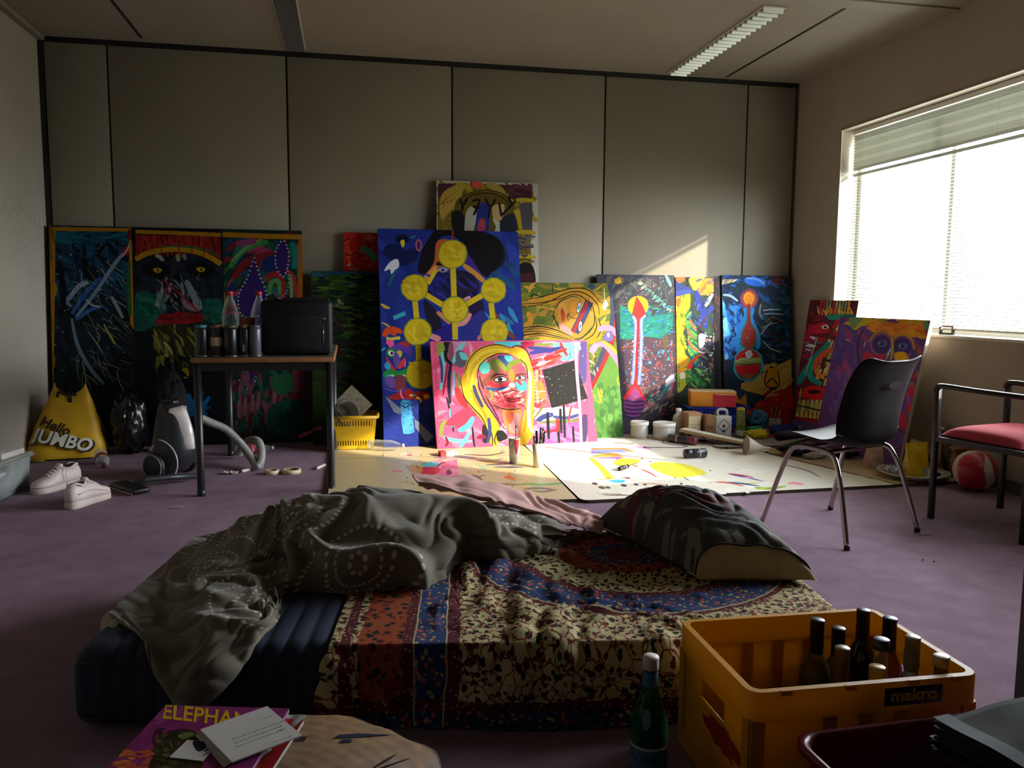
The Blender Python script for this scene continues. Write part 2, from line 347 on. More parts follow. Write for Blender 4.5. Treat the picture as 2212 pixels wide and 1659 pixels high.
# ================================================================ paintings: every brush stroke is a thin patch of paint on the canvas
class Canvas:
    def __init__(s, name, label, A, B, lean, top, thick=.02, edge='#8a7a60', cat='painting', group='paintings leaning on the walls', floor=None):
        A = np.array(A, float); B = np.array(B, float); s.A = A
        s.e1 = (B-A)/np.linalg.norm(B-A); s.w = float(np.linalg.norm(B-A))
        n = np.array([s.e1[1], -s.e1[0], 0.]); c, q = math.cos(lean), math.sin(lean)
        s.up = np.array([0, 0, 1.])*c-n*q; s.N = n*c+np.array([0, 0, 1.])*q
        s.h = 1.; s.h = s.loc(*top)[1] if isinstance(top, tuple) else top
        s.t = thing(name, label, cat, group=group)
        s.t.matrix_world = Matrix(((s.e1[0], -s.N[0], s.up[0], A[0]), (s.e1[1], -s.N[1], s.up[1], A[1]), (s.e1[2], -s.N[2], s.up[2], A[2]), (0, 0, 0, 1)))
        MB().box(0, s.w, 0, thick, 0, s.h, bev=.002).build('canvas', mat('canvas_'+edge.strip('#'), edge, .7), s.t)
        s.mb = MB(); s.k = 0; s.gain = 1.; s.org(0, 0, 1.)
    def org(s, ox, oy, sc): s.ox, s.oy, s.sc = ox, oy, sc; return s
    def loc(s, u, v):
        d = ray(u, v); t = float(((s.A-EYEP)@s.N)/(d@s.N)); p = EYEP+d*t-s.A; return float(p@s.e1), float(p@s.up)
    def L(s, x, y):
        a, b = s.loc(s.ox+x/s.sc, s.oy+y/s.sc); return min(max(a, 0.0005), s.w-.0005), min(max(b, .0005), s.h-.0005)
    def raw(s, pts, col, quads=None):
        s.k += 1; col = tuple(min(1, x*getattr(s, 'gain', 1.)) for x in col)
        if s.k == 1: s.lay = np.zeros((72, 72), int)
        q = np.array(pts); i0, j0 = np.clip((q.min(0)/np.array([s.w, s.h])*72).astype(int), 0, 71); i1, j1 = np.clip((q.max(0)/np.array([s.w, s.h])*72).astype(int), 0, 71)
        k = int(s.lay[i0:i1+1, j0:j1+1].max())+1; s.lay[i0:i1+1, j0:j1+1] = k; y = -.0005-.00003*k
        if quads: s.mb.add([(a, y, b) for a, b in pts], quads, col, False)
        else: s.mb.add([(a, y, b) for a, b in pts], [tuple(range(len(pts)))], col, False)
        return s
    def bg(s, col): 
        return s.raw([(0, 0), (s.w, 0), (s.w, s.h), (0, s.h)], lin(col))
    def poly(s, pts, col): return s.raw([s.L(*p) for p in pts], lin(col))
    def blob(s, pts, col, n=5): return s.poly(cr(pts, n, True), col)
    def st(s, pts, wd, col, taper=.35, n=5, wob=.0):
        c = np.array(cr(pts, n)); d = np.gradient(c, axis=0); d /= (np.linalg.norm(d, axis=1, keepdims=True)+1e-9)
        nn = np.stack([-d[:, 1], d[:, 0]], 1); m = len(c); t = np.linspace(0, 1, m)
        ww = wd/2*(1-taper*np.abs(2*t-1)**2.5)
        if wob: ww = ww*(1+wob*RNG.uniform(-1, 1, m))
        a = c+nn*ww[:, None]; b = c-nn*ww[:, None]
        pts2 = [s.L(*p) for p in a]+[s.L(*p) for p in b]
        return s.raw(pts2, lin(col), [(i, i+1, m+i+1, m+i) for i in range(m-1)])
    def el(s, cx, cy, rx, ry, col, rot=0., n=22, rough=0.):
        pts = []
        for k in range(n):
            a = 2*PI*k/n; q = 1+rough*random.uniform(-1, 1); x, y = rx*q*math.cos(a), ry*q*math.sin(a)
            pts.append((cx+x*math.cos(rot)-y*math.sin(rot), cy+x*math.sin(rot)+y*math.cos(rot)))
        return s.poly(pts, col)
    def ring(s, cx, cy, rx, ry, wd, col, a0=0., a1=2*PI):
        return s.st([(cx+rx*math.cos(a0+(a1-a0)*k/14), cy+ry*math.sin(a0+(a1-a0)*k/14)) for k in range(15)], wd, col, 0., 3)
    def dabs(s, x0, y0, x1, y1, n, cols, ln, wd, ang=0., jit=.4, inside=None):
        for _ in range(n):
            for _t in range(12):
                x, y = random.uniform(x0, x1), random.uniform(y0, y1)
                if inside is None or inside(x, y): break
            else: continue
            a = ang+random.uniform(-jit, jit); l = ln*random.uniform(.4, 1.2)/2; q = wd*random.uniform(.5, 1.2)
            dx, dy = l*math.cos(a), l*math.sin(a); b = random.uniform(-.3, .3)*l
            s.st([(x-dx, y-dy), (x-dy*b/max(l, 1e-6), y+dx*b/max(l, 1e-6)), (x+dx, y+dy)], q, random.choice(cols), .8, 2)
        return s
    def dots(s, x0, y0, x1, y1, n, cols, r):
        for _ in range(n): s.el(random.uniform(x0, x1), random.uniform(y0, y1), r*random.uniform(.4, 1.2), r*random.uniform(.4, 1.2), random.choice(cols), n=7)
        return s
    def dotline(s, pts, r, col, step):
        c = np.array(cr(pts, 10)); acc = 0.
        for i in range(1, len(c)):
            acc += np.linalg.norm(c[i]-c[i-1])
            if acc >= step: s.el(c[i][0], c[i][1], r, r, col, n=7); acc = 0.
        return s
    def text(s, txt, x, y, size, col, rot=0., bold=0., flipx=False):
        """lettering; x,y = left end of the base line in crop pixels"""
        vs, fs = text_polys(txt, size, 0., bold*size)
        o = [(x+(a*math.cos(rot)+b*math.sin(rot)), y+(a*math.sin(rot)-b*math.cos(rot))) for a, b, _ in vs]
        return s.raw([s.L(*p) for p in o], lin(col), fs)
    def done(s, name='painted_surface'):
        return s.mb.build(name, paint_mat(), s.t)
# ---- triptych on the left -----------------------------------------------------------------
def trip(name, label, x0, x1): 
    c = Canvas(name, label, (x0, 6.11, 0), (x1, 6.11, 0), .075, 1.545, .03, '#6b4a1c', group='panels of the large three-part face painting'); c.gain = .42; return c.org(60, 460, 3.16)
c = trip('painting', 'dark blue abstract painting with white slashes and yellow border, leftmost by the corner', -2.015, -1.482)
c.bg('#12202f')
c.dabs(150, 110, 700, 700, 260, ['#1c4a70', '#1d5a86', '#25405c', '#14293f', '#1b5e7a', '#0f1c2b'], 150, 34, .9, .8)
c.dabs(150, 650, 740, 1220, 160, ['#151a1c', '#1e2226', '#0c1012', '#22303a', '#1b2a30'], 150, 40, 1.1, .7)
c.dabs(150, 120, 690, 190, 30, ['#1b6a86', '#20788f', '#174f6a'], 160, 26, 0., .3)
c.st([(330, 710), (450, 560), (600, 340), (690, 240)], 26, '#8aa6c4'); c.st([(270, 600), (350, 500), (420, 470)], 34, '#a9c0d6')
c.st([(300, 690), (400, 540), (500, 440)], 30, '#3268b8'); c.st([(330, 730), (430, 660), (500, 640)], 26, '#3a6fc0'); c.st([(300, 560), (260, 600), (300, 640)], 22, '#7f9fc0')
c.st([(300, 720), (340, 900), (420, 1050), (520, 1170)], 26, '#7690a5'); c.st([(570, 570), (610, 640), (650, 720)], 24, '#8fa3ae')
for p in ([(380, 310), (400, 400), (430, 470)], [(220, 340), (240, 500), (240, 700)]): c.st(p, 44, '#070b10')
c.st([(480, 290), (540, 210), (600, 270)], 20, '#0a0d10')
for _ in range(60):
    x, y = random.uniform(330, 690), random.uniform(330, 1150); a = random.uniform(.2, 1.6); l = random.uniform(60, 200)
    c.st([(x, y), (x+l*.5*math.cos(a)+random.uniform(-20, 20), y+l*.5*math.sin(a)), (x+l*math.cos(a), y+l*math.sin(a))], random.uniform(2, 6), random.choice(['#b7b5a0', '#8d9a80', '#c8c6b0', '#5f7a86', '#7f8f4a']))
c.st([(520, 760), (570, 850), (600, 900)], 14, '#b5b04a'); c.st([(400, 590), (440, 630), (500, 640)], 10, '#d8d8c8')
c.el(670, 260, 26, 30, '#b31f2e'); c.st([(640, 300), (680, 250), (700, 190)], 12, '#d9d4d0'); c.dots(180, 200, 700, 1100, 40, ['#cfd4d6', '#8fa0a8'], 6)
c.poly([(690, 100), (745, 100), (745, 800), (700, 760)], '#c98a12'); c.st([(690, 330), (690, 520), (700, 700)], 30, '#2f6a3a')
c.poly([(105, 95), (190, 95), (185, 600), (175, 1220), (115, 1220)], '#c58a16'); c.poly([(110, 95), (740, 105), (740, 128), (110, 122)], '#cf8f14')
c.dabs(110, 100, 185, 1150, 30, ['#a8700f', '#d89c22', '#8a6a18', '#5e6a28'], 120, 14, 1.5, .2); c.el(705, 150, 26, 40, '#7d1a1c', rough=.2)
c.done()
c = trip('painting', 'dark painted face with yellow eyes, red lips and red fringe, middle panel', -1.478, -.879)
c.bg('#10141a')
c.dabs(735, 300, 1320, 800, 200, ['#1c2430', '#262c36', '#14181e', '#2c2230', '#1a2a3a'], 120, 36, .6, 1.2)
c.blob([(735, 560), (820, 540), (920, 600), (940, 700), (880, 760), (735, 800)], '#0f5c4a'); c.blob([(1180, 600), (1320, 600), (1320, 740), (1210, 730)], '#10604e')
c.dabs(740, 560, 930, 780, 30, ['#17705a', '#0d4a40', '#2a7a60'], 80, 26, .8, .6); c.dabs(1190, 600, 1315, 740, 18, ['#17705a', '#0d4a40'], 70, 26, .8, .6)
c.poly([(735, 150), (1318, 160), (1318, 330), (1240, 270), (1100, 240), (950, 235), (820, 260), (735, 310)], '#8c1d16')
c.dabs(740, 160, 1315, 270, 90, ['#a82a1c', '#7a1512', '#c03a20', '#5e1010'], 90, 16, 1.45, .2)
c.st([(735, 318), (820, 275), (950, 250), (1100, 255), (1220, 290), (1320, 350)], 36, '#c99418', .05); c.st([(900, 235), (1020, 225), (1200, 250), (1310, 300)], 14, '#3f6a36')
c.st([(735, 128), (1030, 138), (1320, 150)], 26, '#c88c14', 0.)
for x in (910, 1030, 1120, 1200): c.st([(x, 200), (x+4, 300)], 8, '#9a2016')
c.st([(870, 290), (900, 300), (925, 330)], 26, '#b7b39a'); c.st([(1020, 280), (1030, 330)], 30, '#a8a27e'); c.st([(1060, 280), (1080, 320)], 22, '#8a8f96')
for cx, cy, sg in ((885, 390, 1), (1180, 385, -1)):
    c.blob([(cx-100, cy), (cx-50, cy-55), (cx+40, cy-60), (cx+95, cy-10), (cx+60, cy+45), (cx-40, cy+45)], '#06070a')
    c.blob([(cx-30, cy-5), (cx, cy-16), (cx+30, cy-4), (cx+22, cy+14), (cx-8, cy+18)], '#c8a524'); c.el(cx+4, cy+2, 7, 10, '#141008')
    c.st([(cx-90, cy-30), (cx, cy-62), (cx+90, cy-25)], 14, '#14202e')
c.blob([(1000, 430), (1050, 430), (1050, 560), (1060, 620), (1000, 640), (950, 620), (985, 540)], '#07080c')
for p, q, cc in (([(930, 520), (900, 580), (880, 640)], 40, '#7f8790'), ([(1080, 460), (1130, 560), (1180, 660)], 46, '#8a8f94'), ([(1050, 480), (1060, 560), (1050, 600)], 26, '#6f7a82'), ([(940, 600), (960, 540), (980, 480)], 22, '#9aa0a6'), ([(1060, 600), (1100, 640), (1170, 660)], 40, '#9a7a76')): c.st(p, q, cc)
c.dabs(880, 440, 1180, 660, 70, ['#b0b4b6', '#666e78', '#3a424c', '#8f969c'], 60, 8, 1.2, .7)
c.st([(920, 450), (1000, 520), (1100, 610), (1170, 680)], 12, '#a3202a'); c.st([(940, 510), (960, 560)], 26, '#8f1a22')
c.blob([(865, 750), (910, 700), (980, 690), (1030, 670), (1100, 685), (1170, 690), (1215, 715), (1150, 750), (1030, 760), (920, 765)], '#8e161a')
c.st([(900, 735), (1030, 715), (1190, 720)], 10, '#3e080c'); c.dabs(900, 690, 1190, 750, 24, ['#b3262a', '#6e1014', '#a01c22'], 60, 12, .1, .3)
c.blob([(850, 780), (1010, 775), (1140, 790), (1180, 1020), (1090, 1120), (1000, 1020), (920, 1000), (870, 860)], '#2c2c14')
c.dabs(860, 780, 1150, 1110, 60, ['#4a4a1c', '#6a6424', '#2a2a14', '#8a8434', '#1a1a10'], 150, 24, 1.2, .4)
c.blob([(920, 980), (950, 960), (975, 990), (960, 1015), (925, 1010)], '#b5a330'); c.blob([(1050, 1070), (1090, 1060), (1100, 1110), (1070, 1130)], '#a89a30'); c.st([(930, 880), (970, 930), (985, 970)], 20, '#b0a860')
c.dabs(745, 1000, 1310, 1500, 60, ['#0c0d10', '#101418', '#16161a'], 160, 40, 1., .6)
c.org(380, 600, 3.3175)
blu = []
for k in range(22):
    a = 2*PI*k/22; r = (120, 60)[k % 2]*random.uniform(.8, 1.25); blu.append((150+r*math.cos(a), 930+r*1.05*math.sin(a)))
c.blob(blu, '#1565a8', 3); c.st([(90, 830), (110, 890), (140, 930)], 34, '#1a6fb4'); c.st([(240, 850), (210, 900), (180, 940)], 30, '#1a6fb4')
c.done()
c = trip('painting', 'colourful abstract panel with white-dotted purple leaves and orange edge, behind the table', -.875, -.325)
c.bg('#16392e')
c.dabs(1330, 170, 1870, 900, 170, ['#1d5a48', '#3a6a30', '#6e1f26', '#23346a', '#2a7a6a', '#7d2430', '#1b4a7a', '#b0406a'], 150, 44, -.6, .7)
c.st([(1380, 370), (1480, 250), (1640, 195)], 40, '#3f9a4a'); c.st([(1390, 330), (1500, 230), (1600, 180)], 22, '#7fb070')
c.st([(1400, 450), (1500, 330), (1700, 270)], 46, '#8a1f24'); c.blob([(1600, 330), (1690, 280), (1760, 330), (1700, 410), (1620, 400)], '#1d2f6e'); c.st([(1420, 210), (1500, 200), (1560, 190)], 44, '#9a4a78')
c.st([(1630, 470), (1650, 430), (1700, 420), (1740, 480), (1740, 600)], 40, '#a32a2a'); c.st([(1650, 560), (1660, 480), (1710, 470), (1720, 560)], 34, '#5aa05a'); c.st([(1760, 400), (1800, 420), (1830, 520), (1840, 620)], 30, '#b23a2a'); c.st([(1790, 420), (1800, 520), (1800, 620)], 24, '#78b070')
c.st([(1800, 200), (1830, 280), (1820, 380)], 46, '#1f8a86')
for pts in ([(1545, 300), (1500, 440), (1440, 560), (1450, 680), (1520, 720), (1600, 680), (1630, 560), (1580, 420)], [(1742, 175), (1700, 240), (1690, 300), (1700, 380), (1740, 435), (1770, 380), (1782, 290), (1770, 230)], [(1560, 1000), (1480, 1060), (1445, 1150), (1450, 1230), (1500, 1200), (1555, 1140)]):
    c.blob(pts, '#3a2270'); c.dotline(pts+[pts[0]], 6.5, '#d8d2e4', 24)
c.dotline([(1700, 590), (1760, 550), (1780, 470), (1770, 360)], 5, '#d8d2e4', 22)
c.dabs(1370, 1060, 1880, 1540, 140, ['#1a5a4a', '#5a2a2a', '#7a4a50', '#2a6a5a', '#8a5060', '#6a2020', '#3a3020'], 120, 34, 1.4, .5)
c.blob([(1660, 1320), (1860, 1280), (1870, 1500), (1660, 1500)], '#14584e'); c.dabs(1660, 1290, 1870, 1500, 30, ['#1a6a5c', '#124a44', '#2a5a40'], 110, 30, 1.5, .2)
c.st([(1780, 1260), (1860, 1240), (1890, 1225)], 34, '#8a1a22')
for x in (1440, 1480, 1530, 1570, 1680): c.st([(x, 1400-(x-1440)*.4), (x+8, 1270-(x-1440)*.4)], 26, '#9a6068')
c.blob([(1660, 1130), (1800, 1100), (1810, 1200), (1700, 1240)], '#2a6a38'); c.st([(1830, 1060), (1850, 1150), (1850, 1220)], 70, '#8a3a4a')
c.st([(1320, 148), (1600, 158), (1880, 165)], 34, '#c98612', 0.); c.st([(1865, 180), (1862, 400), (1860, 620)], 34, '#bb6a1e', 0.); c.st([(1335, 540), (1335, 640), (1335, 720)], 22, '#b7861c', 0.)
c.done()
# ---- red, sea, graffiti --------------------------------------------------------------------
c = Canvas('painting', 'small red and orange painting peeking out behind the blue painting', (-.03, 6.17, 0), (.55, 6.17, 0), .05, (743, 502), .02, '#7a1c12').org(640, 370, 3.16); c.gain = .7
c.bg('#b5281c'); c.dabs(330, 415, 540, 680, 40, ['#c8401c', '#a81c18', '#d05a20', '#8e1a16'], 90, 34, .5, 1.2); c.st([(430, 510), (490, 550), (540, 610)], 40, '#4a8a5a'); c.st([(500, 530), (540, 590)], 24, '#3a9a92')
c.el(400, 500, 44, 50, '#b01c1a'); c.dots(340, 430, 530, 670, 14, ['#e0b0a0', '#d8a090'], 5); c.el(360, 638, 16, 9, '#e0a8a4', -.6); c.done()
c = Canvas('painting', 'green painting with dark wavy horizontal strokes beside the table', (-.262, 5.98, 0), (.42, 5.98, 0), .16, (745, 586), .02, '#1d2c14').org(640, 370, 3.16); c.gain = .55
c.bg('#2a4416'); c.dabs(100, 680, 600, 1260, 150, ['#3a5a18', '#486a1c', '#2a3e14', '#526e24', '#1d3a2a', '#2a5038'], 140, 26, .05, .2)
c.dabs(100, 690, 600, 1260, 90, ['#0c1a22', '#10242c', '#142a20', '#0a1210'], 110, 22, .08, .15); c.dabs(100, 675, 600, 720, 20, ['#1a4a5a', '#20586a'], 100, 20, 0., .1)
c.dabs(100, 1000, 600, 1500, 90, ['#1a2a24', '#3a2424', '#101a1c', '#243018', '#28404a'], 130, 30, .1, .3); c.dots(280, 870, 330, 920, 9, ['#9a9a6a'], 9); c.done()
c = Canvas('painting', 'tall yellow and black painting topped with dark stick lettering, highest against the wall', (.66, 6.08, 0), (1.44, 6.08, 0), .085, (1050, 393), .012, '#b9b4a6').org(640, 370, 3.16); c.gain = .75
c.bg('#b9b4a8'); c.poly([(966, 82), (1300, 86), (1605, 100), (1612, 300), (1600, 500), (1615, 780), (960, 780)], '#6f5f1c')
c.dabs(970, 90, 1610, 420, 130, ['#8a761c', '#a08a24', '#6a5a1a', '#5a4a18', '#7a6a2a', '#9a8638'], 130, 30, .8, .8)
c.poly([(970, 84), (1090, 84), (1000, 170), (968, 190)], '#4a2430'); c.poly([(1390, 92), (1606, 100), (1608, 190), (1480, 190)], '#4a2630'); c.dabs(1420, 100, 1600, 190, 14, ['#3a1c26', '#5a2c38'], 80, 30, .2, .5)
c.poly([(1200, 70), (1262, 74), (1262, 118), (1204, 114)], '#d04a3a'); c.blob([(985, 180), (1050, 110), (1150, 90), (1120, 170), (1060, 260), (990, 330)], '#a8903a'); c.st([(1300, 90), (1390, 130), (1430, 220)], 46, '#a08a3a')
for p in ([(970, 240), (1020, 190), (1080, 150)], [(975, 225), (1040, 210), (1090, 180)], [(990, 200), (1010, 225), (1000, 250)]): c.st(p, 5, '#8e2a1a')
c.blob([(1080, 240), (1130, 170), (1250, 140), (1400, 160), (1480, 240), (1500, 420), (1090, 420)], '#5a4a14'); c.ring(1290, 250, 190, 120, 10, '#4a3c12', PI, 2*PI); c.ring(1290, 250, 165, 100, 8, '#2e260e', PI, 2*PI)
c.blob([(1060, 290), (1120, 270), (1150, 330), (1150, 420), (1080, 420)], '#141414'); c.blob([(1160, 280), (1200, 240), (1230, 300), (1200, 420), (1150, 420)], '#a8a494'); c.blob([(1240, 240), (1300, 220), (1320, 300), (1300, 420), (1230, 420)], '#1c2c78'); c.blob([(1250, 330), (1285, 330), (1290, 400), (1240, 410)], '#a03a4a'); c.st([(1350, 320), (1380, 380), (1360, 420)], 34, '#b8b4a0'); c.blob([(1340, 240), (1420, 230), (1400, 330), (1350, 330)], '#b89a6a'); c.blob([(1400, 330), (1490, 290), (1500, 420), (1400, 420)], '#1e2434')
for seg in (((1115, 190), (1140, 230), (1168, 185)), ((1140, 230), (1130, 270)), ((1200, 205), (1250, 200), (1210, 300)), ((1205, 240), (1250, 250)), ((1290, 185), (1325, 240), (1360, 190)), ((1325, 240), (1310, 320)), ((1385, 215), (1400, 310)), ((1400, 300), (1510, 190)), ((1450, 180), (1465, 220))): c.st(list(seg), 15, '#0e0b09', .1)
for y in (195, 415, 580): c.st([(1500, y), (1570, y), (1635, y+8)], 26, '#b09a1e')
c.st([(1500, 260), (1530, 330), (1540, 400)], 50, '#a8901c'); c.poly([(1520, 220), (1610, 215), (1612, 400), (1545, 400)], '#4a4650'); c.dabs(1500, 440, 1615, 580, 26, ['#3a3a44', '#585660', '#6a6660', '#2a2a32'], 70, 18, .2, .4); c.dabs(1500, 590, 1615, 640, 12, ['#5a4a20', '#8a7a30'], 60, 14, .2, .4)
c.blob([(1500, 700), (1520, 640), (1570, 620), (1620, 660), (1625, 780), (1500, 780)], '#0e0b0a'); c.poly([(1510, 700), (1620, 690), (1625, 780), (1505, 780)], '#3e1418'); c.st([(1570, 430), (1560, 520), (1580, 570)], 4, '#5a2a1a'); c.done()
# ---- blue painting with yellow discs --------------------------------------------------------
c = Canvas('painting', 'large blue painting with linked yellow discs and small cartoon faces', (.232, 5.70, .019), (1.283, 5.735, .019), .27, (960, 497), .035, '#1b2a8a').org(640, 370, 3.16); c.gain = .72
c.bg('#1f2f86'); c.dabs(540, 380, 1520, 1800, 120, ['#24358f', '#1b2a7a', '#2a3c9a', '#1f2f80'], 260, 70, .9, .5)
c.dabs(1300, 620, 1520, 760, 12, ['#1f4a7a', '#1a3a6e'], 120, 40, .6, .3)
c.blob([(960, 400), (1120, 400), (1300, 420), (1410, 500), (1420, 620), (1330, 700), (1290, 720), (1200, 640), (1160, 520), (1060, 440), (960, 480), (940, 660), (880, 700), (830, 680), (850, 560), (910, 450)], '#0e0a12')
c.ring(1290, 560, 130, 140, 5, '#1f3a3c', -1.2, 1.3)
c.blob([(960, 480), (1060, 470), (1160, 520), (1150, 640), (1100, 640), (960, 640), (940, 690), (880, 710), (940, 620)], '#b5562a'); c.blob([(1060, 410), (1075, 410), (1072, 470), (1062, 470)], '#8e2a1c')
c.poly([(1150, 540), (1200, 600), (1290, 740), (1250, 760), (1120, 640)], '#3a2a8a'); c.st([(1140, 640), (1210, 690), (1290, 760)], 36, '#c08a3a'); c.poly([(880, 760), (870, 720), (950, 640), (1060, 640), (1060, 700)], '#c98a4a')
c.blob([(890, 770), (960, 690), (1060, 670), (1200, 700), (1250, 790), (1200, 860), (1080, 880), (960, 880), (890, 820)], '#15123a')
c.blob([(960, 700), (1050, 680), (1060, 860), (980, 870), (900, 800)], '#1c1c5a'); c.blob([(1100, 700), (1200, 700), (1240, 790), (1120, 860)], '#241c3a'); c.dabs(900, 690, 1240, 870, 34, ['#22207a', '#18143a', '#2c2c8a', '#101028'], 90, 24, 1., .6)
c.blob([(955, 625), (985, 618), (1010, 640), (960, 645)], '#120a10'); c.blob([(965, 668), (1000, 655), (1040, 672), (1000, 692)], '#8a8aa8'); c.el(1000, 675, 10, 9, '#15204a'); c.st([(960, 664), (1000, 650), (1045, 668)], 6, '#100c14')
c.blob([(870, 880), (960, 960), (1000, 1080), (960, 1110), (900, 1040)], '#1c142a'); c.blob([(930, 1120), (1050, 1030), (1100, 1080), (1100, 1150), (930, 1160)], '#241a7a'); c.blob([(1180, 900), (1270, 890), (1270, 980), (1200, 1000)], '#20123a'); c.blob([(1200, 1000), (1280, 960), (1270, 1140), (1120, 1150)], '#2a2a7e')
c.st([(960, 960), (1010, 1000), (1050, 1040)], 30, '#c87a5a'); c.st([(1090, 1050), (1150, 1030), (1190, 970)], 34, '#d08a7a'); c.st([(900, 1120), (960, 1140), (980, 1155)], 40, '#d88a8a'); c.st([(1120, 900), (1160, 870), (1190, 860)], 22, '#d08aa0'); c.st([(1260, 1120), (1240, 1150)], 24, '#c86a6a'); c.dabs(1330, 960, 1500, 1120, 14, ['#2a6a9a', '#2f86b0', '#7a3a3a'], 110, 30, .9, .4)
Y1, Y2 = '#c9b01a', '#b59c18'
for a, b in (((1066, 560), (1080, 940)), ((1080, 960), (1085, 1150)), ((815, 800), (1075, 960)), ((1350, 800), (1090, 950)), ((800, 790), (830, 1090)), ((1330, 900), (1350, 1080)), ((830, 1100), (840, 1400)), ((900, 770), (950, 680))): c.st([a, b], 38 if a[0] != 900 else 26, Y1, 0.)
for (x, y, r) in ((1066, 566, 92), (808, 796, 86), (1346, 812, 80), (1082, 945, 84), (828, 1096, 88), (1352, 1098, 88), (850, 1386, 96), (1084, 1386, 96), (1330, 1386, 90)):
    c.el(x, y, r+8, r+8, '#7f8a2a', n=30, rough=.04); c.el(x, y, r, r, Y1, n=30, rough=.03); c.dabs(x-r*.6, y-r*.6, x+r*.6, y+r*.6, 14, [Y2, '#d4bc2a', '#c2a516'], r*.9, r*.3, .7, 1.)
c.blob([(590, 560), (620, 500), (700, 500), (740, 540), (820, 520), (830, 590), (760, 640), (690, 640), (640, 600)], '#101a4a'); c.blob([(690, 440), (740, 430), (770, 470), (720, 500), (680, 480)], '#0c1436'); c.blob([(710, 480), (735, 468), (740, 500), (725, 520)], '#d8c23a'); c.blob([(640, 620), (690, 600), (700, 650), (650, 700), (640, 670), (600, 680)], '#d8dcea'); c.blob([(660, 690), (690, 670), (640, 780), (625, 770)], '#1f5a70'); c.ring(836, 505, 18, 36, 9, '#c0604a'); c.st([(780, 455), (815, 440)], 12, '#1f7a7a')
c.poly([(568, 905), (590, 905), (640, 930), (635, 942), (600, 935)], '#c8b02a'); c.poly([(572, 1030), (600, 1034), (640, 1056), (634, 1066)], '#c8b02a'); c.poly([(660, 990), (740, 955), (748, 982), (668, 1016)], '#2fa6b0'); c.st([(580, 1225), (605, 1205)], 12, '#3fb0b8')
c.blob([(585, 1120), (610, 1070), (660, 1060), (715, 1080), (718, 1110), (690, 1105), (670, 1125), (640, 1110), (610, 1130)], '#d0481c')
for k in range(6): c.el(622+k*16, 1142+4*math.sin(k), 8, 13, '#d8c84a', n=8)
c.blob([(610, 1165), (650, 1150), (670, 1190), (645, 1210), (625, 1185)], '#e85a9a'); c.blob([(690, 1180), (740, 1160), (780, 1190), (740, 1210), (700, 1205)], '#a82a34'); c.blob([(640, 1210), (700, 1180), (790, 1220), (780, 1250), (700, 1230)], '#5a3a9a')
c.el(650, 1240, 40, 34, '#1f7a4a', .5); c.el(648, 1242, 22, 18, '#e0e0e0', .5); c.el(652, 1242, 9, 12, '#101040'); c.el(700, 1250, 22, 28, '#c8c03a', .4); c.blob([(660, 1260), (690, 1240), (720, 1330), (680, 1345)], '#6a4aa0'); c.blob([(610, 1260), (640, 1300), (680, 1360), (640, 1350)], '#b8323a'); c.blob([(700, 1320), (740, 1270), (740, 1320), (700, 1350)], '#d83a4a'); c.blob([(600, 1330), (620, 1300), (645, 1330), (630, 1360)], '#3a9ad0'); c.st([(740, 1340), (745, 1290)], 8, '#f07ab0')
c.blob([(595, 1375), (640, 1350), (700, 1365), (750, 1345), (750, 1380), (690, 1400), (640, 1395), (600, 1410)], '#1f8a3a')
for x in (640, 720): c.el(x, 1398, 26, 12, '#3f9ac8', .1); c.el(x+16, 1396, 12, 9, '#d8d04a')
c.blob([(600, 1420), (660, 1400), (690, 1470), (640, 1480)], '#6a4a9a'); c.blob([(680, 1400), (740, 1400), (745, 1470), (720, 1500), (680, 1490)], '#7a3a4a'); c.ring(705, 1470, 22, 26, 6, '#b03a2a'); c.st([(600, 1480), (660, 1500), (740, 1500)], 10, '#5a4ab0')
c.blob([(625, 1545), (700, 1510), (770, 1510), (860, 1500), (910, 1520), (900, 1560), (830, 1560), (760, 1550), (690, 1560)], '#9a2426'); c.blob([(740, 1500), (770, 1485), (800, 1510), (790, 1550), (760, 1560)], '#b82a2a'); c.el(785, 1530, 14, 9, '#d8d04a'); c.el(805, 1528, 10, 7, '#4a9ac0'); c.st([(820, 1545), (845, 1555), (852, 1580)], 14, '#e0c03a'); c.st([(712, 1490), (716, 1530), (735, 1555)], 12, '#f07ab0')
for k in range(4): c.st([(870+k*8, 1525), (880+k*9, 1555-k*3)], 10, '#d8b83a')
c.org(800, 680, 3.95)
c.poly([(255, 740), (300, 715), (345, 735), (360, 870), (375, 1000), (330, 1020), (280, 1015), (262, 880)], '#4aa0e0')
for _ in range(60): x = random.uniform(262, 365); y = random.uniform(730, 1010); c.st([(x, y), (x+random.uniform(-14, 14), y+random.uniform(5, 26))], 4, random.choice(['#153a6e', '#1a4a8a', '#7ac0f0']))
c.st([(255, 765), (300, 790), (345, 760)], 8, '#0e1a36'); c.ring(300, 740, 40, 18, 5, '#12304e')
c.poly([(125, 695), (150, 710), (260, 800), (250, 850), (200, 830), (140, 720)], '#77809a'); c.poly([(375, 890), (420, 920), (480, 980), (540, 1040), (480, 1100), (430, 1020), (380, 960)], '#6f7894'); c.dots(110, 750, 480, 1130, 16, ['#5a68b0', '#8a94c8'], 4); c.done()
